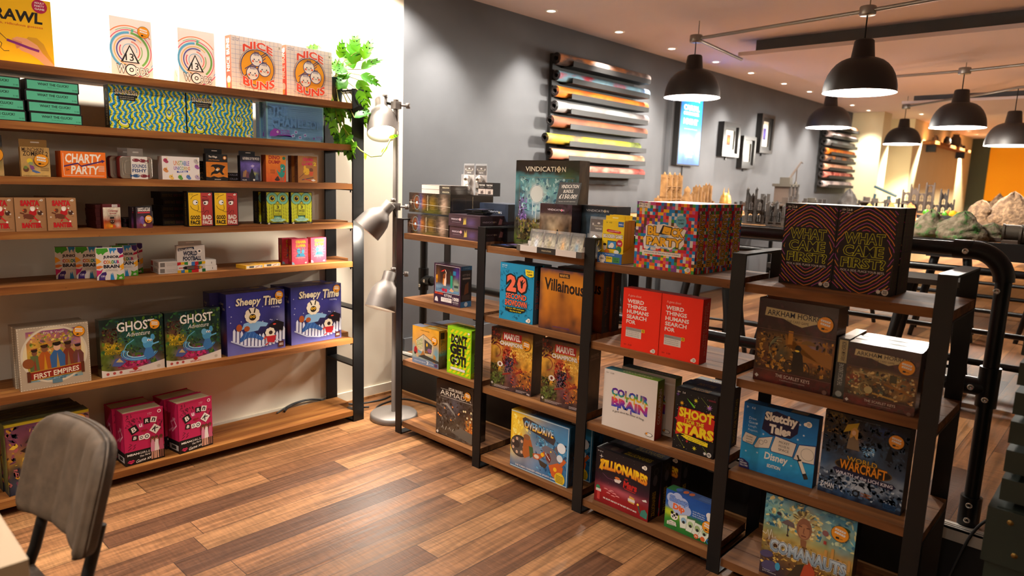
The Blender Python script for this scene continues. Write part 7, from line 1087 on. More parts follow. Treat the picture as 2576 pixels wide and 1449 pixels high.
# ---------------- trailing plant ----------------
def plant():
    P=Vector((2.135,3.36,1.7955)); t=tag(empty('potted_plant',P),'trailing green split leaf plant in a dark teal pot on the top shelf end','potted plant')
    MB().lathe([(.0005,0),(.05,0),(.062,.13),(.064,.135),(.058,.135),(.054,.11),(.0005,.11)],'pot',28).build('pot',t)
    up=Vector((0,0,1)); rg=Vector((.683,-.73,0)); fw=Vector((.73,.683,0)); k=.0021
    def W(px,py,dd=0): return Vector((0,0,.09))+rg*((px-848)*k)+up*(-(py-205)*k)+fw*dd
    rnd=random.Random(17); lf=MB(); st=MB()
    def leaf(base,d,n,L,wd):
        s=d.cross(n).normalized(); out=[(0,0),(.06,.18),(.20,.42),(.44,.50),(.30,.14),(.42,.40),(.68,.46),(.50,.12),(.62,.30),(.86,.30),(.72,.08),(.90,.10),(1.06,0)]
        F=[]; q=len(out)-1; mu=[i/q for i in range(q+1)]
        mid=[base+d*(L*u)+n*(-.35*L*u*u) for u in mu]; lft=[base+d*(L*u)+s*(wd*v)+n*(-.35*L*u*u+.12*v*L) for u,v in out]; rgt=[base+d*(L*u)-s*(wd*v)+n*(-.35*L*u*u+.12*v*L) for u,v in out]
        m=len(out); V=mid+lft+rgt
        for i in range(m-1): F.append((i,i+1,m+i+1,m+i)); F.append((i+1,i,2*m+i,2*m+i+1))
        lf.add(V,F,(1,1,1),'leaf_t',None,True)
    spec=[(903,150,75,82),(925,160,58,40),(930,135,55,70),(903,158,60,115),(915,185,62,-55),(928,178,52,-15),(897,175,48,155),(900,222,60,-35),(893,215,48,115),(828,128,52,150),(838,150,58,165),(846,172,56,200),(868,165,46,130),(852,235,55,250),(872,245,60,275),(858,285,70,262),(884,300,72,-72),(893,335,62,-82),(897,270,52,-15),(915,285,46,35),(876,262,46,15),(922,215,46,-65),(925,255,48,-80),(850,205,42,220),(868,215,50,60),(880,190,50,95),(860,262,48,230),(872,320,55,255),(905,250,40,-100),(915,120,48,95),(878,140,44,75)]
    for i,(px,py,l,a) in enumerate(spec):
        dd=rnd.uniform(-.09,.02) if px>860 else rnd.uniform(-.10,-.03); b=W(px,py,dd); d=(rg*math.cos(R_(a))+up*math.sin(R_(a))+fw*rnd.uniform(-.3,.2)).normalized(); n=(-fw*.8+up*.45+rg*rnd.uniform(-.5,.5)); n=(n-d*n.dot(d)).normalized(); leaf(b,d,n,l*k*1.05,l*k*.62)
        p0=Vector((rnd.uniform(-.02,.02),rnd.uniform(-.02,.02),.11)); md=(p0+b)/2+Vector((0,0,.035)); st.tube([p0,md,b],.0022,'stem',5)
    # long hanging vine caught round the lamp head
    v=[W(852,225,-.05),W(870,290,-.07),W(895,320,-.09),W(918,352,-.10),W(940,368,-.17),W(968,383,-.20),W(992,380,-.18),W(1003,352,-.12),W(1012,330,-.10)]; st.tube(v,.003,'stem_l',6)
    for px,py,l,a in ((1008,334,26,20),(990,372,22,50),(950,372,20,-100),(925,345,30,-110),(918,330,34,-140)): leaf(W(px,py,-.14),(rg*math.cos(R_(a))+up*math.sin(R_(a))).normalized(),-fw,l*k,l*k*.4)
    st.build('stems',t); lf.build('foliage',t)
m=mat('leaf_t','#2f7a14',.35,spec=.5); n_,l_,b_=nt(m); tr=n_.new('ShaderNodeBsdfTranslucent'); tr.inputs[0].default_value=(*lin('#7ab41e'),1); mx=n_.new('ShaderNodeMixShader'); mx.inputs[0].default_value=.3; l_.new(b_.outputs[0],mx.inputs[1]); l_.new(tr.outputs[0],mx.inputs[2]); l_.new(mx.outputs[0],n_['Material Output'].inputs[0])
mat('stem_l','#9ab02a',.5); plant()
# ---------------- cables on the floor ----------------
def cab(pts,r,label,name='power_cable'):
    P=[Vector(p) for p in pts]; Q=[]
    for i in range(len(P)-1):
        a=P[max(i-1,0)];b=P[i];c=P[i+1];d=P[min(i+2,len(P)-1)]
        for j in range(6): u=j/6; Q.append(.5*((2*b)+(c-a)*u+(2*a-5*b+4*c-d)*u*u+(3*b-a-3*c+d)*u**3))
    Q.append(P[-1]); return tag(MB().tube(Q,r,'cable',8).build(name),label,'cable')
cab([(2.34,3.20,.006),(2.42,3.33,.006),(2.60,3.36,.006),(2.66,3.28,.006),(2.69,3.1,.006),(2.66,2.9,.006)],.0055,'black cable running over the floor behind the lamp base')
cab([(1.86,3.44,.075),(1.92,3.48,.085),(2.05,3.495,.09),(2.2,3.49,.05),(2.34,3.46,.006),(2.50,3.42,.006),(2.6,3.44,.006)],.006,'thick black cable loop behind the bottom shelf of the wall unit')
cab([(1.82,3.45,.073),(1.95,3.485,.095),(2.1,3.497,.08),(2.26,3.45,.008),(2.38,3.36,.006)],.0045,'thin black cable beside the thick loop on the wall unit')
cab([(2.64,.345,.10),(2.69,.30,.28),(2.72,.24,.36),(2.70,.16,.44)],.005,'black cable rising from the last upright to the green crate')
# ---------------- chair and table at lower left ----------------
def chair():
    o=Vector((.418,1.79,0)); t=tag(empty('leather_chair',o,R_(4.6)),'brown ribbed leather chair with black metal legs in the left foreground','chair')
    # local: +x is the rear of the chair, y is width, backrest leans back about 15 degrees
    W_,z0,z1,rt,rb=.40,.560,.806,.078,.045; H_=z1-z0; NU=72; rows=[0]+[rb*(1-math.cos(R_(a)))/H_ for a in (20,40,60,75,90)]+[.3,.4,.5,.6]+[1-rt*(1-math.cos(R_(a)))/H_ for a in (90,75,60,45,30,20,10)]+[1]
    b=MB(); vs=[];fs=[]
    def hw(v):
        z=v*H_
        if z<rb: return W_/2-rb+math.sqrt(max(0,rb*rb-(rb-z)**2))
        if H_-z<rt: return W_/2-rt+math.sqrt(max(0,rt*rt-(rt-(H_-z))**2))
        return W_/2
    for sd in (-1,1):
        for v in rows:
            for i in range(NU+1):
                yn=2*i/NU-1; y=yn*hw(v); dn=min(hw(v)*(1-abs(yn)),v*H_+0.0,(1-v)*H_); ed=min(1,dn/.022); ed=math.sqrt(max(0,1-(1-ed)**2)); a=abs(y)
                rib=.006*(abs(math.cos(y/.046*PI/2))**.6) if -.17<y<.17 else .004
                x=sd*(.004+.018*ed+(rib if sd<0 else .003)*ed)+(v-.5)*H_*.268-.05*(y/.22)**2+.02
                vs.append((x,y,z0+v*H_))
    nv=len(rows); n0=nv*(NU+1)
    for sd in (0,1):
        for j in range(nv-1):
            for i in range(NU):
                q=[sd*n0+j*(NU+1)+i,sd*n0+j*(NU+1)+i+1,sd*n0+(j+1)*(NU+1)+i+1,sd*n0+(j+1)*(NU+1)+i]; fs.append(tuple(q if sd else q[::-1]))
    per=[j*(NU+1) for j in range(nv)]+[(nv-1)*(NU+1)+i for i in range(1,NU+1)]+[j*(NU+1)+NU for j in range(nv-2,-1,-1)]+[i for i in range(NU-1,0,-1)]
    for i in range(len(per)): a=per[i];c=per[(i+1)%len(per)]; fs.append((a,c,c+n0,a+n0))
    b.add(vs,fs,(1,1,1),'leather',None,True); b.build('backrest',t)
    MB().box((-.44,-.20,.37),(-.05,.20,.432),'leather').build('seat',t,bevel=.022)
    for sy in (-.15,.15):
        MB().tube([(.004,sy,.62),(-.04,sy,.47),(-.085,sy,.36)],.0135,'black_steel',10).build('back_support',t)
        MB().tube([(-.085,sy,.36),(-.02,sy*1.15,.0)],.0135,'black_steel',10).build('leg',t); MB().tube([(-.40,sy,.36),(-.44,sy*1.15,.0)],.0135,'black_steel',10).build('leg',t)
    MB().tube([(-.085,-.15,.36),(-.085,.15,.36),(-.40,.15,.36),(-.40,-.15,.36),(-.085,-.15,.36)],.011,'black_steel',8).build('seat_frame',t)
    return t
chair()
t=tag(empty('cafe_table',(-.15,1.68,0)),'beige topped table cut off at the lower left corner','table')
MB().box((-.45,-.325,.655),(.395,.32,.735),'table_beige').build('table_top',t,bevel=.006)
for x,y in ((-.40,-.27),(-.40,.27),(.33,.27),(.33,-.27)): MB().box((x-.02,y-.02,0),(x+.02,y+.02,.655),'black_steel').build('leg',t)
# ---------------- pendants and conduit ----------------
def pendant(first=[None]):
    t=empty('pendant_lamp'); pr=[(.002,.30),(.046,.30),(.053,.293),(.064,.20)]+[(.064+.136*math.sin(R_(a)),.0+.195*math.cos(R_(a))) for a in (12,22,34,46,58,70,80,90)]
    MB().lathe(pr,'lamp_black',48).lathe([(.2,0),(.198,.0005)]+[(.060+.134*math.sin(R_(a)),.19*math.cos(R_(a))) for a in (85,70,55,40,25,10)]+[(.002,.185)],'lamp_white',48).build('shade',t)
    MB().lathe([(.0005,.012),(.03,.018),(.05,.045),(.052,.07),(.03,.11),(.02,.14)],'glow_soft',20).build('bulb',t)
    return t
PP=[(4.664,2.575,2.055,2.47,'nearest on the left, in front of the blue screen'),(4.408,1.348,1.99,2.45,'largest and nearest, centre of the ceiling'),(6.95,2.366,2.01,2.44,'behind the largest one, above the far mats'),(6.60,1.239,1.955,2.40,'right of centre below the second ceiling panel'),(9.38,2.315,2.0,2.44,'smallest and furthest away'),(7.48,.985,1.86,2.36,'at the right edge in front of the yellow banner')]
p0=None
for i,(x,y,z,zc,w) in enumerate(PP):
    o=pendant() if p0 is None else dup(p0); p0=p0 or o
    o.location=(x,y,z); tag(o,'black dome pendant lamp '+w,'pendant lamp','black dome pendants')
    c=MB(); c.tube([(0,0,.299),(0,0,zc-z)],.004,'cable',6).build('cord',o)
    plight((x,y,z-.015),POW_PEND*(.6 if i==1 else 1.1),(1,.93,.83),.05)
def conduit(pts,label,boxes):
    t=tag(empty('conduit_pipe',pts[0]),label,'conduit'); o=Vector(pts[0]); MB().tube([Vector(p)-o for p in pts],.012,'galv',10).build('pipe',t)
    for p in boxes: MB().lathe([(.0005,-.025),(.042,-.025),(.045,-.02),(.045,.02),(.042,.025),(.0005,.025)],'galv',20,Tm(Vector(p)-o)).build('junction_box',t)
    for p in boxes: MB().tube([Vector(p)-o+Vector((.03,0,.02)),Vector(p)-o+Vector((.03,0,ZC-p[2]))],.0035,'galv',6).build('hanger',t)
conduit([(4.664,2.575,2.47),(4.408,1.348,2.45),(4.13,.0,2.45),(3.8,-1.6,2.45)],'galvanised conduit pipe carrying the two nearest pendants',[(4.664,2.575,2.47),(4.408,1.348,2.45)])
conduit([(4.664,2.575,2.47),(5.6,2.66,2.47)],'galvanised conduit pipe branching towards the first ceiling panel',[])
conduit([(6.95,2.366,2.44),(6.60,1.239,2.40),(6.2,-.2,2.40)],'galvanised conduit pipe carrying the second row of pendants',[(6.95,2.366,2.44),(6.60,1.239,2.40)])
conduit([(9.38,2.315,2.44),(8.0,1.2,2.40),(7.48,.985,2.36),(7.0,-.2,2.36)],'dark thin conduit carrying the furthest pendants',[(9.38,2.315,2.44)])
# ---------------- rolled mats on wall racks ----------------
def matmat(name,cols,sc=4):
    m=mat(name,cols[0],.7); n,l,b=nt(m); tc=n.new('ShaderNodeTexCoord'); mp=n.new('ShaderNodeMapping'); mp.inputs['Scale'].default_value=(sc,9,9); nz=n.new('ShaderNodeTexNoise'); nz.inputs['Scale'].default_value=1; nz.inputs['Detail'].default_value=4; cr=n.new('ShaderNodeValToRGB'); e=cr.color_ramp.elements
    e[0].position=.3; e[0].color=(*lin(cols[0]),1); e[1].position=.7; e[1].color=(*lin(cols[-1]),1)
    for i,c in enumerate(cols[1:-1]): x=e.new(.3+.4*(i+1)/(len(cols)-1)); x.color=(*lin(c),1)
    l.new(tc.outputs['Object'],mp.inputs[0]); l.new(mp.outputs[0],nz.inputs['Vector']); l.new(nz.outputs['Fac'],cr.inputs[0]); l.new(cr.outputs[0],b.inputs['Base Color'])
for nme,c in dict(m_smoke=['#4a3f3c','#8a7268','#5a4a44','#c87a3a'],m_ice=['#5a6aa8','#9ac8d8','#7fb0c8','#c04050'],m_lava=['#a83a08','#f08a1c','#d8601a'],m_ash=['#6a5a58','#8f8a88','#a8b0b0'],m_rust=['#5a2c1c','#9a5a3a','#7a4630'],m_moss=['#3a3a1c','#8a9a3a','#c8a42a','#7a6a50'],m_sand=['#a85a38','#dfa888','#c98866'],m_blood=['#3a1414','#c84a3a','#e08a78','#8a2018'],m_pale=['#c8a0a0','#dccac4','#8a7a7a']).items(): matmat(nme,c)
def roll(x0,x1,z0,z1,r,m,label,flap=0):
    L=math.hypot(x1-x0,z1-z0); t=tag(empty('rolled_mat',(x0,3.435,(z0)),0),label,'rolled mat'); 
    b=MB(); prof=[]
    def spiral(ri,ro,turns,n): return [(ri+(ro-ri)*i/n,2*PI*turns*i/n) for i in range(n+1)]
    dz=(z1-z0)/(x1-x0)
    sp=spiral(r*.42,r,2.6,62); vs=[]
    for q,X in ((0,0),(1,x1-x0)):
        for rr,a in sp: vs.append((X,rr*math.cos(a+1.2),rr*math.sin(a+1.2)+dz*X))
        for rr,a in sp: vs.append((X,(rr-r*.09)*math.cos(a+1.2),(rr-r*.09)*math.sin(a+1.2)+dz*X))
    n=len(sp); b.add(vs,[(i,i+1,2*n+i+1,2*n+i) for i in range(n-1)],(1,1,1),m,None,True); b.build('printed_face',t)
    c=MB(); c.add(vs,[(n+i+1,n+i,3*n+i,3*n+i+1) for i in range(n-1)]+[(i+1,i,n+i,n+i+1) for i in range(n-1)]+[(2*n+i,2*n+i+1,3*n+i+1,3*n+i) for i in range(n-1)]+[(n-1,2*n-1,4*n-1,3*n-1)],(1,1,1),'rubber',None,False); c.build('rubber_backing',t)
    return t
mat('rubber','#2f2a29',.7)
def rack(x0,x1,zs,label,ztop,zbot):
    t=tag(empty('mat_rack',((x0+x1)/2,YW-.02,zbot)),label,'wall rack'); o=Vector(((x0+x1)/2,YW-.02,zbot))
    MB().box((x0+.05,YW-.03,zbot),(x1-.12,YW-.001,ztop),'pvc_black').build('back_board',t,loc=-o)
    for z in zs:
        s=MB(); s.box((x0+.15,3.37,z-.052),(x1-.05,YW-.03,z-.047),'pvc_black'); s.box((x0+.15,3.365,z-.052),(x1-.05,3.37,z-.012),'pvc_black'); s.build('tray',t,loc=-o)
zl=[2.333,2.21,2.094,1.982,1.866,1.738,1.622,1.51]; zr=[2.34,2.215,2.10,1.988,1.876,1.744,1.636,1.515]; xl=[4.124,4.133,4.126,4.123,4.08,4.028,4.085,4.12]; xr=[5.395,5.404,5.392,5.412,5.399,5.313,5.377,5.401]; rr=[.05,.044,.046,.048,.048,.044,.046,.044]
mm=['m_smoke','m_ice','m_lava','m_ash','m_rust','m_moss','m_sand','m_blood']; ww=['smoky brown rolled mat at the top of the near wall rack','icy blue rolled mat with red spots on the near wall rack','fiery orange rolled mat on the near wall rack','pale grey rolled mat on the near wall rack','rust brown rolled mat on the near wall rack','mossy green and yellow rolled mat on the near wall rack','sandy pink rolled mat, second lowest on the near wall rack','red and black rolled mat at the bottom of the near wall rack']
rack(4.10,5.40,[(a+b)/2 for a,b in zip(zl,zr)],'black wall rack of eight trays nearest the shop',2.38,1.40)
for i in range(8): roll(xl[i],xr[i],(zl[i]+zr[i])/2,(zl[i]+zr[i])/2,rr[i]*.94,mm[i],ww[i])
zs2=[2.32,2.20,2.085,1.965,1.865,1.75,1.64,1.51]; rack(9.98,11.28,zs2,'black wall rack of trays beside the far cream wall',2.37,1.38)
m2=['m_sand','m_pale','m_ash','m_lava','m_smoke','m_sand','m_blood','m_pale']; w2=['sandy rolled mat at the top of the far wall rack','pale pink rolled mat on the far wall rack, second down','grey rolled mat on the far wall rack, third down','orange rolled mat on the far wall rack, fourth down','dark brown rolled mat on the far wall rack, fifth down','tan rolled mat on the far wall rack, sixth down','salmon and dark rolled mat on the far wall rack, seventh down','whitish rolled mat at the bottom of the far wall rack']
for i in range(8): roll(10.0-.01*(i%3),11.25-.02*(i%3),zs2[i],zs2[i],.046,m2[i],w2[i])
# ---------------- screen and frames ----------------
t=tag(empty('wall_screen',(6.20,3.44,1.61)),'tall portrait screen with blue advertisement behind the left pendant','screen')
MB().box((-.225,-.03,0),(.225,.03,.78),'pvc_black').build('casing',t,bevel=.004); MB().box((-.08,.03,.3),(.08,.08,.5),'black_steel').build('wall_mount',t)
A=Art(.42,.75); A.paint([(0,'#2a5ac0'),(.3,'#4a8ae0'),(.5,'#1f78dc'),(1,'#0a5ad0')],[(.35,.25,.3,.1,'#a8d0f4',.7),(.9,.3,.15,.1,'#b8d8f8',.6),(.72,.28,.1,.16,'#1a3a8a',.6),(.5,.05,.4,.06,'#1a3a90',.6)],n=(20,34),amp=.1)
A.t('Magic the Gathering',.15,.80,.85,.835,'#b8dcf8',.01); A.t('CASUAL',.12,.685,.85,.755,'#f0f6fc',.05); A.t('COMMANDER',.12,.625,.86,.67,'#d0e6fa',.03); A.t('NIGHT',.14,.51,.82,.585,'#f0f6fc',.05); A.t('(and other formats)',.2,.44,.8,.462,'#c8e0f4',0); A.e(.5,.93,.08,.025,'#f0f6fc',14); A.r(.30,.13,.7,.15,'#dcecfa'); A.r(.36,.09,.64,.11,'#dcecfa')
b=MB(); A.onto(b,Tm((-.21,-.0305,.015))@faceX('front',.42,.75,.01),'screen'); b.build('display',t)
MB().tube([(-.02,.02,0),(-.02,.03,-.6),(-.02,.05,-1.2)],.006,'cable',6).build('power_lead',t)
def frame(x0,x1,z0,z1,label,art):
    w=x1-x0;h=z1-z0; t=tag(empty('picture_frame',((x0+x1)/2,YW,z0)),label,'picture frame'); y0=-.07
    def bar(nm,a,b): MB().box(a,b,'mould').build(nm,t,bevel=.008)
    f=.075*w/.4+.02; fz=.08
    m=MB()
    for a,b in (((-w/2,y0+.02,0),(w/2,-.002,fz)),((-w/2,y0+.02,h-fz),(w/2,-.002,h)),((-w/2,y0+.02,fz),(-w/2+f,-.002,h-fz)),((w/2-f,y0+.02,fz),(w/2,-.002,h-fz))): m.box(a,b,'mould')
    for a,b in (((-w/2,y0,0),(w/2,y0+.02,fz*.5)),((-w/2,y0,h-fz*.5),(w/2,y0+.02,h)),((-w/2,y0,fz*.5),(-w/2+f*.5,y0+.02,h-fz*.5)),((w/2-f*.5,y0,fz*.5),(w/2,y0+.02,h-fz*.5))): m.box(a,b,'mould')
    m.build('moulding',t,bevel=.006); b=MB(); b.box((-w/2+f*.9,-.03,fz*.9),(w/2-f*.9,-.025,h-fz*.9),'mount_board'); b.build('mount',t); b=MB(); pw,ph=w*.22,h*.30; A=Art(pw,ph); A.paint([(0,art[0]),(1,art[1])],[(.5,.5,.25,.3,art[2],.9)],n=(10,12),amp=.25); A.onto(b,Tm((-pw/2,-.0305,h/2-ph/2))@faceX('front',pw,ph,.01)); b.build('picture',t); MB().box((-.012,-.02,-.03),(.012,-.005,0),'mould').build('hook',t)
frame(6.99,7.40,1.742,2.108,'black deep moulded picture frame with brown picture, left of three',('#4a2a22','#5a3428','#c8862a')); frame(7.495,7.83,1.632,1.994,'black deep moulded picture frame with a small blue figure, lowest of three',('#e8e0cc','#e8e0cc','#6aa8d0')); frame(7.94,8.305,1.828,2.278,'black deep moulded picture frame with purple picture, highest of three',('#2f2460','#3a2c70','#5a4aa0'))
# ---------------- railing on the platform edge ----------------
def railing():
    o=Vector((2.79,.33,ZP)); t=tag(empty('pipe_railing',o),'black pipe safety railing along the raised floor edge','railing'); z1=1.235-ZP; L=3.02; r=.024
    el=[(0,.0,z1-.10)]+[(0,.10-.10*math.cos(R_(a)),z1-.10+.10*math.sin(R_(a))) for a in range(10,91,10)]
    MB().tube([(0,0,.0),(0,0,z1-.10)],r,'black_pipe',16).build('post',t); MB().tube([(0,L,.0),(0,L,z1)],r,'black_pipe',16).build('post',t)
    MB().tube([(0,.10,z1),(0,L,z1)],r,'black_pipe',16).build('top_rail',t); MB().tube([(0,.0,.50),(0,L,.51)],r,'black_pipe',16).build('mid_rail',t); MB().tube(el,r*1.32,'black_pipe',18).build('elbow',t); MB().tube([(0,.10,z1),(0,.155,z1)],r*1.32,'black_pipe',18).build('elbow_socket',t); 
    for y in (0,L): 
        MB().tube([(0,y,.0),(0,y,.11)],r*1.4,'black_pipe',18).build('floor_socket',t); MB().tube([(0,y,.44),(0,y,.58)],r*1.35,'black_pipe',18).tube([(0,y,.505),(0,y+(.08 if y==0 else -.08),.505)],r*1.32,'black_pipe',18).build('tee_fitting',t)
    def scr(p): MB().lathe([(.006,0),(.010,.001),(.0105,.004),(.006,.005),(.005,.002),(.0005,.002)],'chrome',14,Tm((p[0]-.031,p[1],p[2]),ry=-PI/2)).build('grub_screw',t)
    for p in ((0,.115,z1-.005),(0,.012,z1-.13),(0,.0,.47),(0,.045,.505),(0,.0,.03),(0,.0,.085),(0,L-.045,.505),(0,L,.47)): scr(p)
railing()
# ---------------- gaming tables, stools ----------------
def gtable(x0,x1,y0,y1,z,label,legs=True):
    c=Vector(((x0+x1)/2,(y0+y1)/2,ZP)); t=tag(empty('gaming_table',c),label,'table'); h=z-ZP; a,b=x1-x0,y1-y0
    MB().box((-a/2+.05,-b/2+.05,h-.03),(a/2-.05,b/2-.05,h-.004),'wood_plain').build('table_top',t)
    f=MB(); 
    for q in ((-a/2,-b/2,a/2,-b/2+.05),(-a/2,b/2-.05,a/2,b/2),(-a/2,-b/2+.05,-a/2+.05,b/2-.05),(a/2-.05,-b/2+.05,a/2,b/2-.05)): f.box((q[0],q[1],h-.10),(q[2],q[3],h),'black_steel')
    f.build('edge_rail',t)
    MB().tube([(-a/2+.02,-b/2,h-.17),(-a/2+.02,b/2,h-.17)],.022,'black_pipe',12).tube([(a/2-.02,-b/2,h-.17),(a/2-.02,b/2,h-.17)],.022,'black_pipe',12).build('under_rail',t)
    for x in (-a/2+.06,a/2-.06):
        for y in (-b/2+.08,b/2-.08): MB().tube([(x,y,0),(x,y,h-.08)],.024,'black_pipe',12).build('leg',t)
        MB().tube([(x,-b/2+.08,.18),(x,b/2-.08,.18)],.02,'black_pipe',10).build('foot_rail',t)
    g=MB()
    for y in (-b/2+.55*b,-b/2+.70*b):
        for dy in (-.035,.035): g.lathe([(.005,0),(.010,.001),(.0105,.006),(.0005,.006)],'chrome',12,Tm((-a/2-.001,y+dy,h-.05),ry=-PI/2))
        g.box((-a/2-.004,y-.06,h-.03),(-a/2+.02,y+.06,h+.006),'black_steel')
    g.build('clamp',t); return t
gtable(4.72,5.95,-1.2,2.30,1.155,'nearest high black framed gaming table behind the railing'); gtable(6.95,8.1,-1.2,2.30,1.17,'second high gaming table with brown rocks on it'); gtable(4.6,8.3,2.75,3.42,1.16,'long narrow gaming table along the dark wall'); gtable(9.2,10.4,-1.2,3.0,1.17,'furthest gaming table below the far lamps')
def stool():
    t=empty('bar_stool'); MB().box((-.17,-.17,.66),(.17,.17,.69),'stool_seat').build('seat',t,bevel=.012)
    for sx in (-1,1):
        for sy in (-1,1): MB().tube([(sx*.11,sy*.11,.66),(sx*.21,sy*.21,0)],[.03,.017],'black_steel',8).build('leg',t)
    MB().tube([(.165,.165,.22),(-.165,.165,.22),(-.165,-.165,.22),(.165,-.165,.22),(.165,.165,.22)],.009,'black_steel',8).build('foot_ring',t); return t
mat('stool_seat','#3c3a38',.45)
s0=None
for i,(x,y,a,w) in enumerate(((4.50,.86,5,'nearest the right end of the near table'),(4.42,1.55,-12,'behind the red and mosaic boxes, second along'),(4.36,2.15,10,'third along, behind the third bay of the shelving'),(3.95,2.72,20,'closest to the dark wall'),(6.55,1.15,8,'between the two tables on the right'),(6.5,1.95,-15,'between the two tables in the middle'),(4.45,.15,0,'at the far right end beyond the railing elbow'),(6.5,.4,14,'between the tables beyond the railing elbow'))):
    o=stool() if s0 is None else dup(s0); s0=s0 or o; o.location=(x,y,ZP); o.rotation_euler=(0,0,R_(a)); tag(o,'black metal bar stool '+w,'stool','black bar stools')
# ---------------- miniature scenery ----------------
def ruin(name,label,cat,loc,rz,w,h,m,pat,d=.05,floors=2):
    b=MB(); nb=len(pat); bw=w/nb; fh=h/floors; rnd=random.Random(nb*7+int(w*100))
    for i in range(nb+1):
        k=max(pat[max(i-1,0)],pat[min(i,nb-1)]); hh=k*fh+.012; x=-w/2+i*bw
        b.box((x-.009,-d/2-.008,0),(x+.009,d/2,hh),m); b.box((x-.012,-d/2-.011,hh*.45),(x+.012,d/2+.002,hh*.5),m); b.lathe([(.010,0),(.012,.006),(.006,.014),(.0005,.026)],m,6,Tm((x,-.004,hh)))
    for i in range(nb):
        x0=-w/2+i*bw+.007; x1=x0+bw-.014; n=int(pat[i]); fr=pat[i]-n; g=(x1-x0)*.22; xm=(x0+x1)/2
        for k in range(n):
            z=k*fh; b.box((x0,-d/2+.004,z),(x1,d/2-.01,z+fh*.2),m); b.box((x0-.004,-d/2-.006,z+fh*.18),(x1+.004,d/2,z+fh*.23),m)
            b.box((x0,-d/4,z+fh*.23),(x0+g,d/4,z+fh*.8),m); b.box((x1-g,-d/4,z+fh*.23),(x1,d/4,z+fh*.8),m); b.box((xm-.003,-d/4,z+fh*.23),(xm+.003,d/4,z+fh*.8),m); b.box((x0+g,-d/8,z+fh*.5),(x1-g,d/8,z+fh*.54),m)
            b.prism([(x0,z+fh*.78),(x0+g,z+fh*.78),(xm,z+fh*.95),(xm,z+fh),(x0,z+fh)],-d/4,d/4,m); b.prism([(x1,z+fh*.78),(x1,z+fh),(xm,z+fh),(xm,z+fh*.95),(x1-g,z+fh*.78)],-d/4,d/4,m)
        z=n*fh; b.prism([(x0,z-.002),(x1,z-.002),(x1,z+fh*fr*.3),(x0+(x1-x0)*.7,z+fh*fr*.9),(x0+(x1-x0)*.4,z+fh*fr*.5),(x0,z+fh*fr)],-d/4,d/4,m)
        if n==0: b.box((x0,-d/2+.004,0),(x1,d/2-.01,fh*.2),m)
    b.box((-w/2-.02,-d*.7,-.0),(w/2+.02,d*1.1,.008),m)
    return tag(b.build(name,loc=loc,rz=rz),label,cat)
A_=(1.0,2.6,2.95,2.9,1.1,1.2); ruin('gothic_ruin','tall tan gothic ruin wall behind the mosaic boxes','scenery model',(5.28,3.05,1.161),0,.42,.33,'ruin',(1.2,3,3,3,1.1),floors=3); ruin('gothic_ruin','broken tan gothic ruin with jagged spires right of the tall one','scenery model',(5.83,3.06,1.161),0,.44,.27,'ruin',(1.9,1.5,2.6,1.3,2.1,2.8,1.2),floors=3)
def statue(label,loc,m,s=1,name='statuette'): return tag(MB().lathe([(.03*s,0),(.03*s,.012*s),(.02*s,.02*s),(.024*s,.06*s),(.012*s,.085*s),(.014*s,.10*s),(.0005,.115*s)],m,10).build(name,loc=loc),label,'scenery model')
statue('small tan robed statuette between the two ruins',(5.53,3.03,1.161),'ruin',2.2)
t=tag(empty('gilded_helmet',(6.33,3.05,1.161)),'small golden horned helmet shaped model beside the ruins','scenery model'); MB().lathe([(.05,0),(.052,.06),(.055,.12),(.045,.17),(.02,.195),(.0005,.2)],'gold',18).lathe([(.056,.10),(.060,.105),(.056,.11)],'gold',18).build('helmet',t)
for s in (-1,1): MB().tube([(s*.04,0,.16),(s*.055,0,.20),(s*.04,0,.25)],[.01,.007,.001],'gold',8).build('horn',t)
ruin('ruined_building','dark ruined building model left of the mosaic box row end','scenery model',(4.95,2.08,1.156),R_(-70),.24,.25,'darkruin',(2.8,2.2,1.2,.9),floors=3); ruin('ruined_building','dark low ruin model in front of the near table end','scenery model',(4.88,1.93,1.156),R_(-80),.16,.12,'darkruin',(1.2,1,.7),floors=1)
def platform_model(label,loc,rz,w,d,h,seed):
    b=MB(); rnd=random.Random(seed)
    for i in range(5):
        for j in (-1,1): b.box((-w/2+i*w/4-.012,j*d/2-.012,0),(-w/2+i*w/4+.012,j*d/2+.012,h*(.62+.3*rnd.random())),'darkruin')
    b.box((-w/2,-d/2,h*.55),(w/2,d/2,h*.6),'terra_brown')
    for i in range(10): x=rnd.uniform(-w/2,w/2);y=rnd.uniform(-d/2,d/2);s=rnd.uniform(.012,.03); b.box((x-s,y-s,h*.6),(x+s,y+s,h*.6+s*rnd.uniform(.6,2.4)),rnd.choice(('darkruin','terra_brown','gunmetal')))
    return tag(b.build('industrial_platform',loc=loc,rz=rz),label,'scenery model')
platform_model('dark industrial platform model left of the contour line boxes',(5.42,2.05,1.156),R_(-80),.42,.2,.24,2); platform_model('dark walkway model on the long wall table',(6.9,3.0,1.161),0,.5,.18,.13,5); platform_model('dark machinery platform model at the far table',(9.6,2.45,1.171),R_(-85),.6,.3,.20,8)
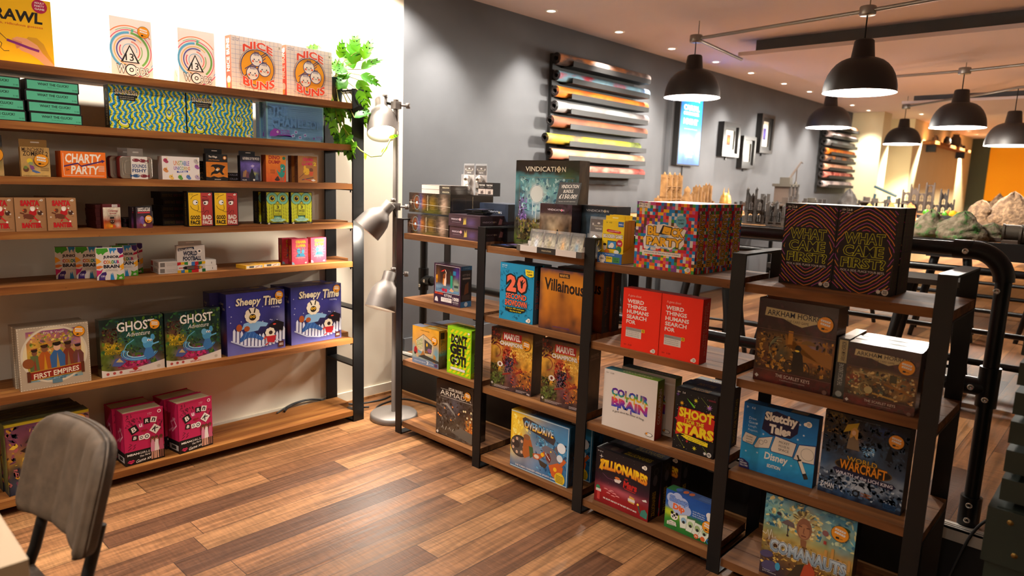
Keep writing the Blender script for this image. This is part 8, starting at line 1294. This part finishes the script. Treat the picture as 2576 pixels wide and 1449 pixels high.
def crane():
    o=Vector((7.55,2.95,1.161)); t=tag(empty('crane_model',o),'brown crane tower model with a hanging pod above the contour boxes','scenery model'); b=MB(); b.box((-.11,-.08,0),(.11,.08,.30),'terra_brown'); b.box((-.13,-.1,.28),(.13,.1,.31),'gunmetal')
    for s in (-.1,0,.1): b.box((s-.012,-.1,0),(s+.012,-.08,.3),'darkruin')
    b.build('tower',t); MB().box((-.06,-.06,.31),(.02,.05,.38),'gunmetal').lathe([(.035,0),(.035,.05),(.02,.065),(.0005,.07)],'gunmetal',12,Tm((.08,0,.31))).build('cabin',t); MB().tube([(.06,0,.36),(.22,0,.46),(.37,0,.56),(.42,0,.55)],[.014,.012,.009,.006],'terra_brown',8).build('jib',t); MB().tube([(.27,0,.49),(.27,0,.30)],.006,'terra_brown',6).build('chain',t); MB().lathe([(.012,.34),(.022,.30),(.02,.26),(.045,.22),(.05,.16),(.03,.10),(.0005,.07)],'gunmetal',12,Tm((.27,0,0))).build('pod',t)
crane()
def rock(name,label,loc,sx,sy,sz,m,seed,cat='scenery model',spike=.35,rz=0):
    b=MB(); N=28;K=20; vs=[];fs=[]
    for j in range(K+1):
        v=j/K
        for i in range(N):
            a=2*PI*i/N; r=(1-v**1.7)**.62 if v<1 else 0; d=Vector((math.cos(a)*1.3,math.sin(a)*1.3,v*1.8+seed)); k=1+spike*noise.noise(d)+.5*spike*noise.noise(d*2.6)+.25*spike*noise.noise(d*6); vs.append((sx*r*k*math.cos(a),sy*r*k*math.sin(a),sz*v*(1+.18*noise.noise(d*1.5))))
    fs=[(j*N+i,j*N+(i+1)%N,(j+1)*N+(i+1)%N,(j+1)*N+i) for j in range(K) for i in range(N)]; b.add(vs,fs,(1,1,1),m,None,True); return tag(b.build(name,loc=loc,rz=rz),label,cat)
rock('mossy_rock','mossy green and tan rock model, left peak on the near table',(4.92,1.00,1.156),.10,.10,.165,'rock_green',2); rock('mossy_rock','mossy green and tan rock model, taller right peak on the near table',(4.88,.82,1.156),.115,.13,.155,'rock_green',8); rock('mossy_rock','small mossy rock model at the foot of the right peak',(4.98,.68,1.156),.08,.09,.10,'rock_green',13)
rock('brown_rock','layered brown rock model, small left one on the second table',(7.12,1.08,1.171),.09,.11,.20,'rock_tan',4); rock('brown_rock','rugged brown rock model, large one below the yellow banner',(7.15,.86,1.171),.12,.17,.27,'rock_tan',21); rock('brown_rock','rugged brown rock model at the right edge of the second table',(7.2,.52,1.171),.12,.16,.18,'rock_tan',33)
def bunker(label,loc,rz):
    b=MB(); b.box((-.16,-.07,0),(.16,.07,.02),'terra_brown')
    for x in (-.08,.05): b.tube([(x,-.05+.0,.05),(x+.10,-.05,.05)],.05,'gunmetal',16); b.tube([(x,-.05,.05),(x+.012,-.05,.05)],.055,'gunmetal',16); b.tube([(x+.088,-.05,.05),(x+.10,-.05,.05)],.055,'gunmetal',16)
    return tag(b.build('pipeline_bunker',loc=loc,rz=rz),label,'scenery model')
bunker('bronze pipe bunker model right of the mossy rocks',(4.98,.55,1.156),R_(-85)); bunker('low brown pipe barricade model at the near table edge',(4.86,.45,1.150),R_(-88))
t=tag(empty('furnace_tower',(4.95,.40,1.156)),'black domed tower model at the right edge of the near table','scenery model'); MB().box((-.09,-.09,0),(.09,.09,.15),'terra_dark').box((-.1,-.1,.14),(.1,.1,.16),'darkruin').build('body',t); MB().lathe([(.09,.16),(.085,.20),(.06,.235),(.03,.25),(.028,.30),(.034,.31),(.034,.33),(.0005,.33)],'terra_dark',18).build('dome',t)
for s in (-1,1): MB().tube([(-.1,s*.075,0),(-.1,s*.075,.2)],.008,'terra_brown',6).build('pipe',t)
for i,(x,y,w) in enumerate(((7.10,1.78,'left'),(7.12,1.62,'right'))): rock('orange_rock',f'small orange rock model on the second table, {w} one',(x,y,1.171),.06,.055,.15,'orange_rock',40+i)
rock('orange_rock','small peach rock model near the crane',(6.9,2.2,1.171),.05,.05,.06,'orange_rock',50); rock('yellow_mound','small yellow mound model on the far table',(9.4,2.6,1.171),.06,.06,.09,'banner',51)
def bushes(label,loc,seed):
    b=MB(); rnd=random.Random(seed)
    for i in range(26):
        x,y=rnd.uniform(-.14,.14),rnd.uniform(-.2,.2); s=rnd.uniform(.02,.045); m=rnd.choice(('leaf','leaf','banner','orange_rock')); b.lathe([(s*.7,0),(s,s*.6),(s*.6,s*1.3),(.0005,s*1.6)],m,7,Tm((x,y,0)))
    return tag(b.build('flower_bush',loc=loc),label,'scenery model')
bushes('orange and green autumn bush model on the far table, left clump',(9.4,1.75,1.171),1); bushes('orange and green autumn bush model on the far table, right clump',(9.35,1.30,1.171),4)
rock('grey_boulder','grey green domed boulder model behind the autumn bushes',(9.7,1.30,1.171),.14,.14,.26,'rock_tan',61)
ruin('ruined_castle','brown castle ruin model on the far table',  'scenery model',(10.05,2.22,1.171),R_(-80),.34,.36,'terra_brown',(2.2,2.8,2.1,3.0),floors=3); ruin('ruined_castle','dark arched tower model right of the brown castle','scenery model',(9.8,1.88,1.171),R_(-80),.22,.30,'darkruin',(1.2,2.8,1.6),floors=3)
t=tag(empty('oil_derrick',(10.1,2.62,1.171)),'teal pump derrick model on the far table','scenery model'); MB().tube([(0,.14,0),(0,.12,.22)],.016,'pot',6).tube([(0,-.06,0),(0,-.05,.2)],.022,'pot',6).build('frame',t); MB().tube([(0,.14,.32),(0,-.14,.20)],.018,'pot',6).build('beam',t)
rock('dark_wreck','dark wreck model with a mast on the far table',(9.6,2.92,1.171),.12,.13,.26,'darkruin',71); t=tag(MB().lathe([(.03,0),(.02,.04),(.055,.10),(.06,.13),(.05,.13),(.0005,.09)],'darkruin',14).build('chalice',loc=(9.62,2.73,1.171)),'dark goblet shaped model on the far table','scenery model')
statue('dark domed shrine model on the long wall table',(8.0,3.1,1.161),'darkruin',2.2,'shrine')
# ---------------- far room ----------------
t=tag(empty('yellow_banner',(17.36,1.9,1.31)),'large plain yellow banner on the dark green end wall','banner'); MB().box((-.01,-1.5,0),(.02,.71,1.12),'banner').build('cloth',t); b=MB(); A=Art(1.2,.3); A.t('TABLE',0,0,1,1,'#2a2414',.03); A.onto(b,Matrix.Translation((-.0115,-.28,.48))@Matrix(((0,0,-1,0),(-1,0,0,0),(0,1,0,0),(0,0,0,1)))); b.build('lettering',t)
t=tag(empty('wall_shelf',(14.7,2.86,2.24)),'narrow wooden wall shelf on the cream wall far away','shelf'); MB().box((-1.5,-.1,0),(1.5,.085,.05),'wood_x').build('board',t)
for x in (-1.2,1.2): MB().box((x-.02,-.06,-.12),(x+.02,.085,0),'black_steel').build('bracket',t)
for i,(x,s,w) in enumerate(((13.6,1.0,'leafy, leftmost'),(14.5,1.3,'squat dark'),(15.2,2.0,'tall dark'),(15.7,.8,'small'),(16.0,.7,'rightmost'))): tag((lambda s:MB().lathe([(.05*s,0),(.08*s,.06*s),(.07*s,.14*s),(.04*s,.18*s),(.045*s,.2*s),(.0005,.2*s)],'terra_dark',14))(s*.6).build('vase',loc=(x,2.85,2.29)),f'{w} vase on the far wall shelf','vase')
# ---------------- green slatted cabinet at the right edge ----------------
t=tag(empty('slatted_crate',(2.42,-.25,0)),'dark green slatted wooden crate with screwed corner bracket at the right edge','crate'); 
MB().box((-.14,-.5,0),(.16,.395,1.16),'green_metal').build('body',t,bevel=.004)
for i in range(9): MB().box((-.16,.36,.50+i*.083),(.12,.455-.0*i,.50+i*.083+.062),'green_metal').build('slat',t,bevel=.006)
MB().box((-.165,-.45,0),(.17,.465,.45),'green_metal').build('plinth',t,bevel=.004)
MB().box((-.175,.15,.40),(.175,.475,.56),'green_metal').build('corner_bracket',t,bevel=.006)
for y,z in ((.42,.53),(.40,.44),(.22,.53),(.22,.44),(.44,.20),(.30,.18)): MB().lathe([(.0005,.003),(.006,.002),(.008,0)],'brass_screw',10,Tm((-.1755 if z>.4 else -.1655,y,z),ry=-PI/2)).build('screw',t)
t=tag(empty('folded_stand',(2.95,.10,ZP)),'black folded metal stand with chrome tips beyond the railing','folding stand')
for y,h in ((.06,.86),(-.06,.90)): MB().tube([(0,y-.12,0),(0,y,h)],.02,'black_pipe',10).build('leg',t); MB().tube([(0,y,h),(0,y+.003,h+.02)],.022,'chrome',10).build('tip',t)
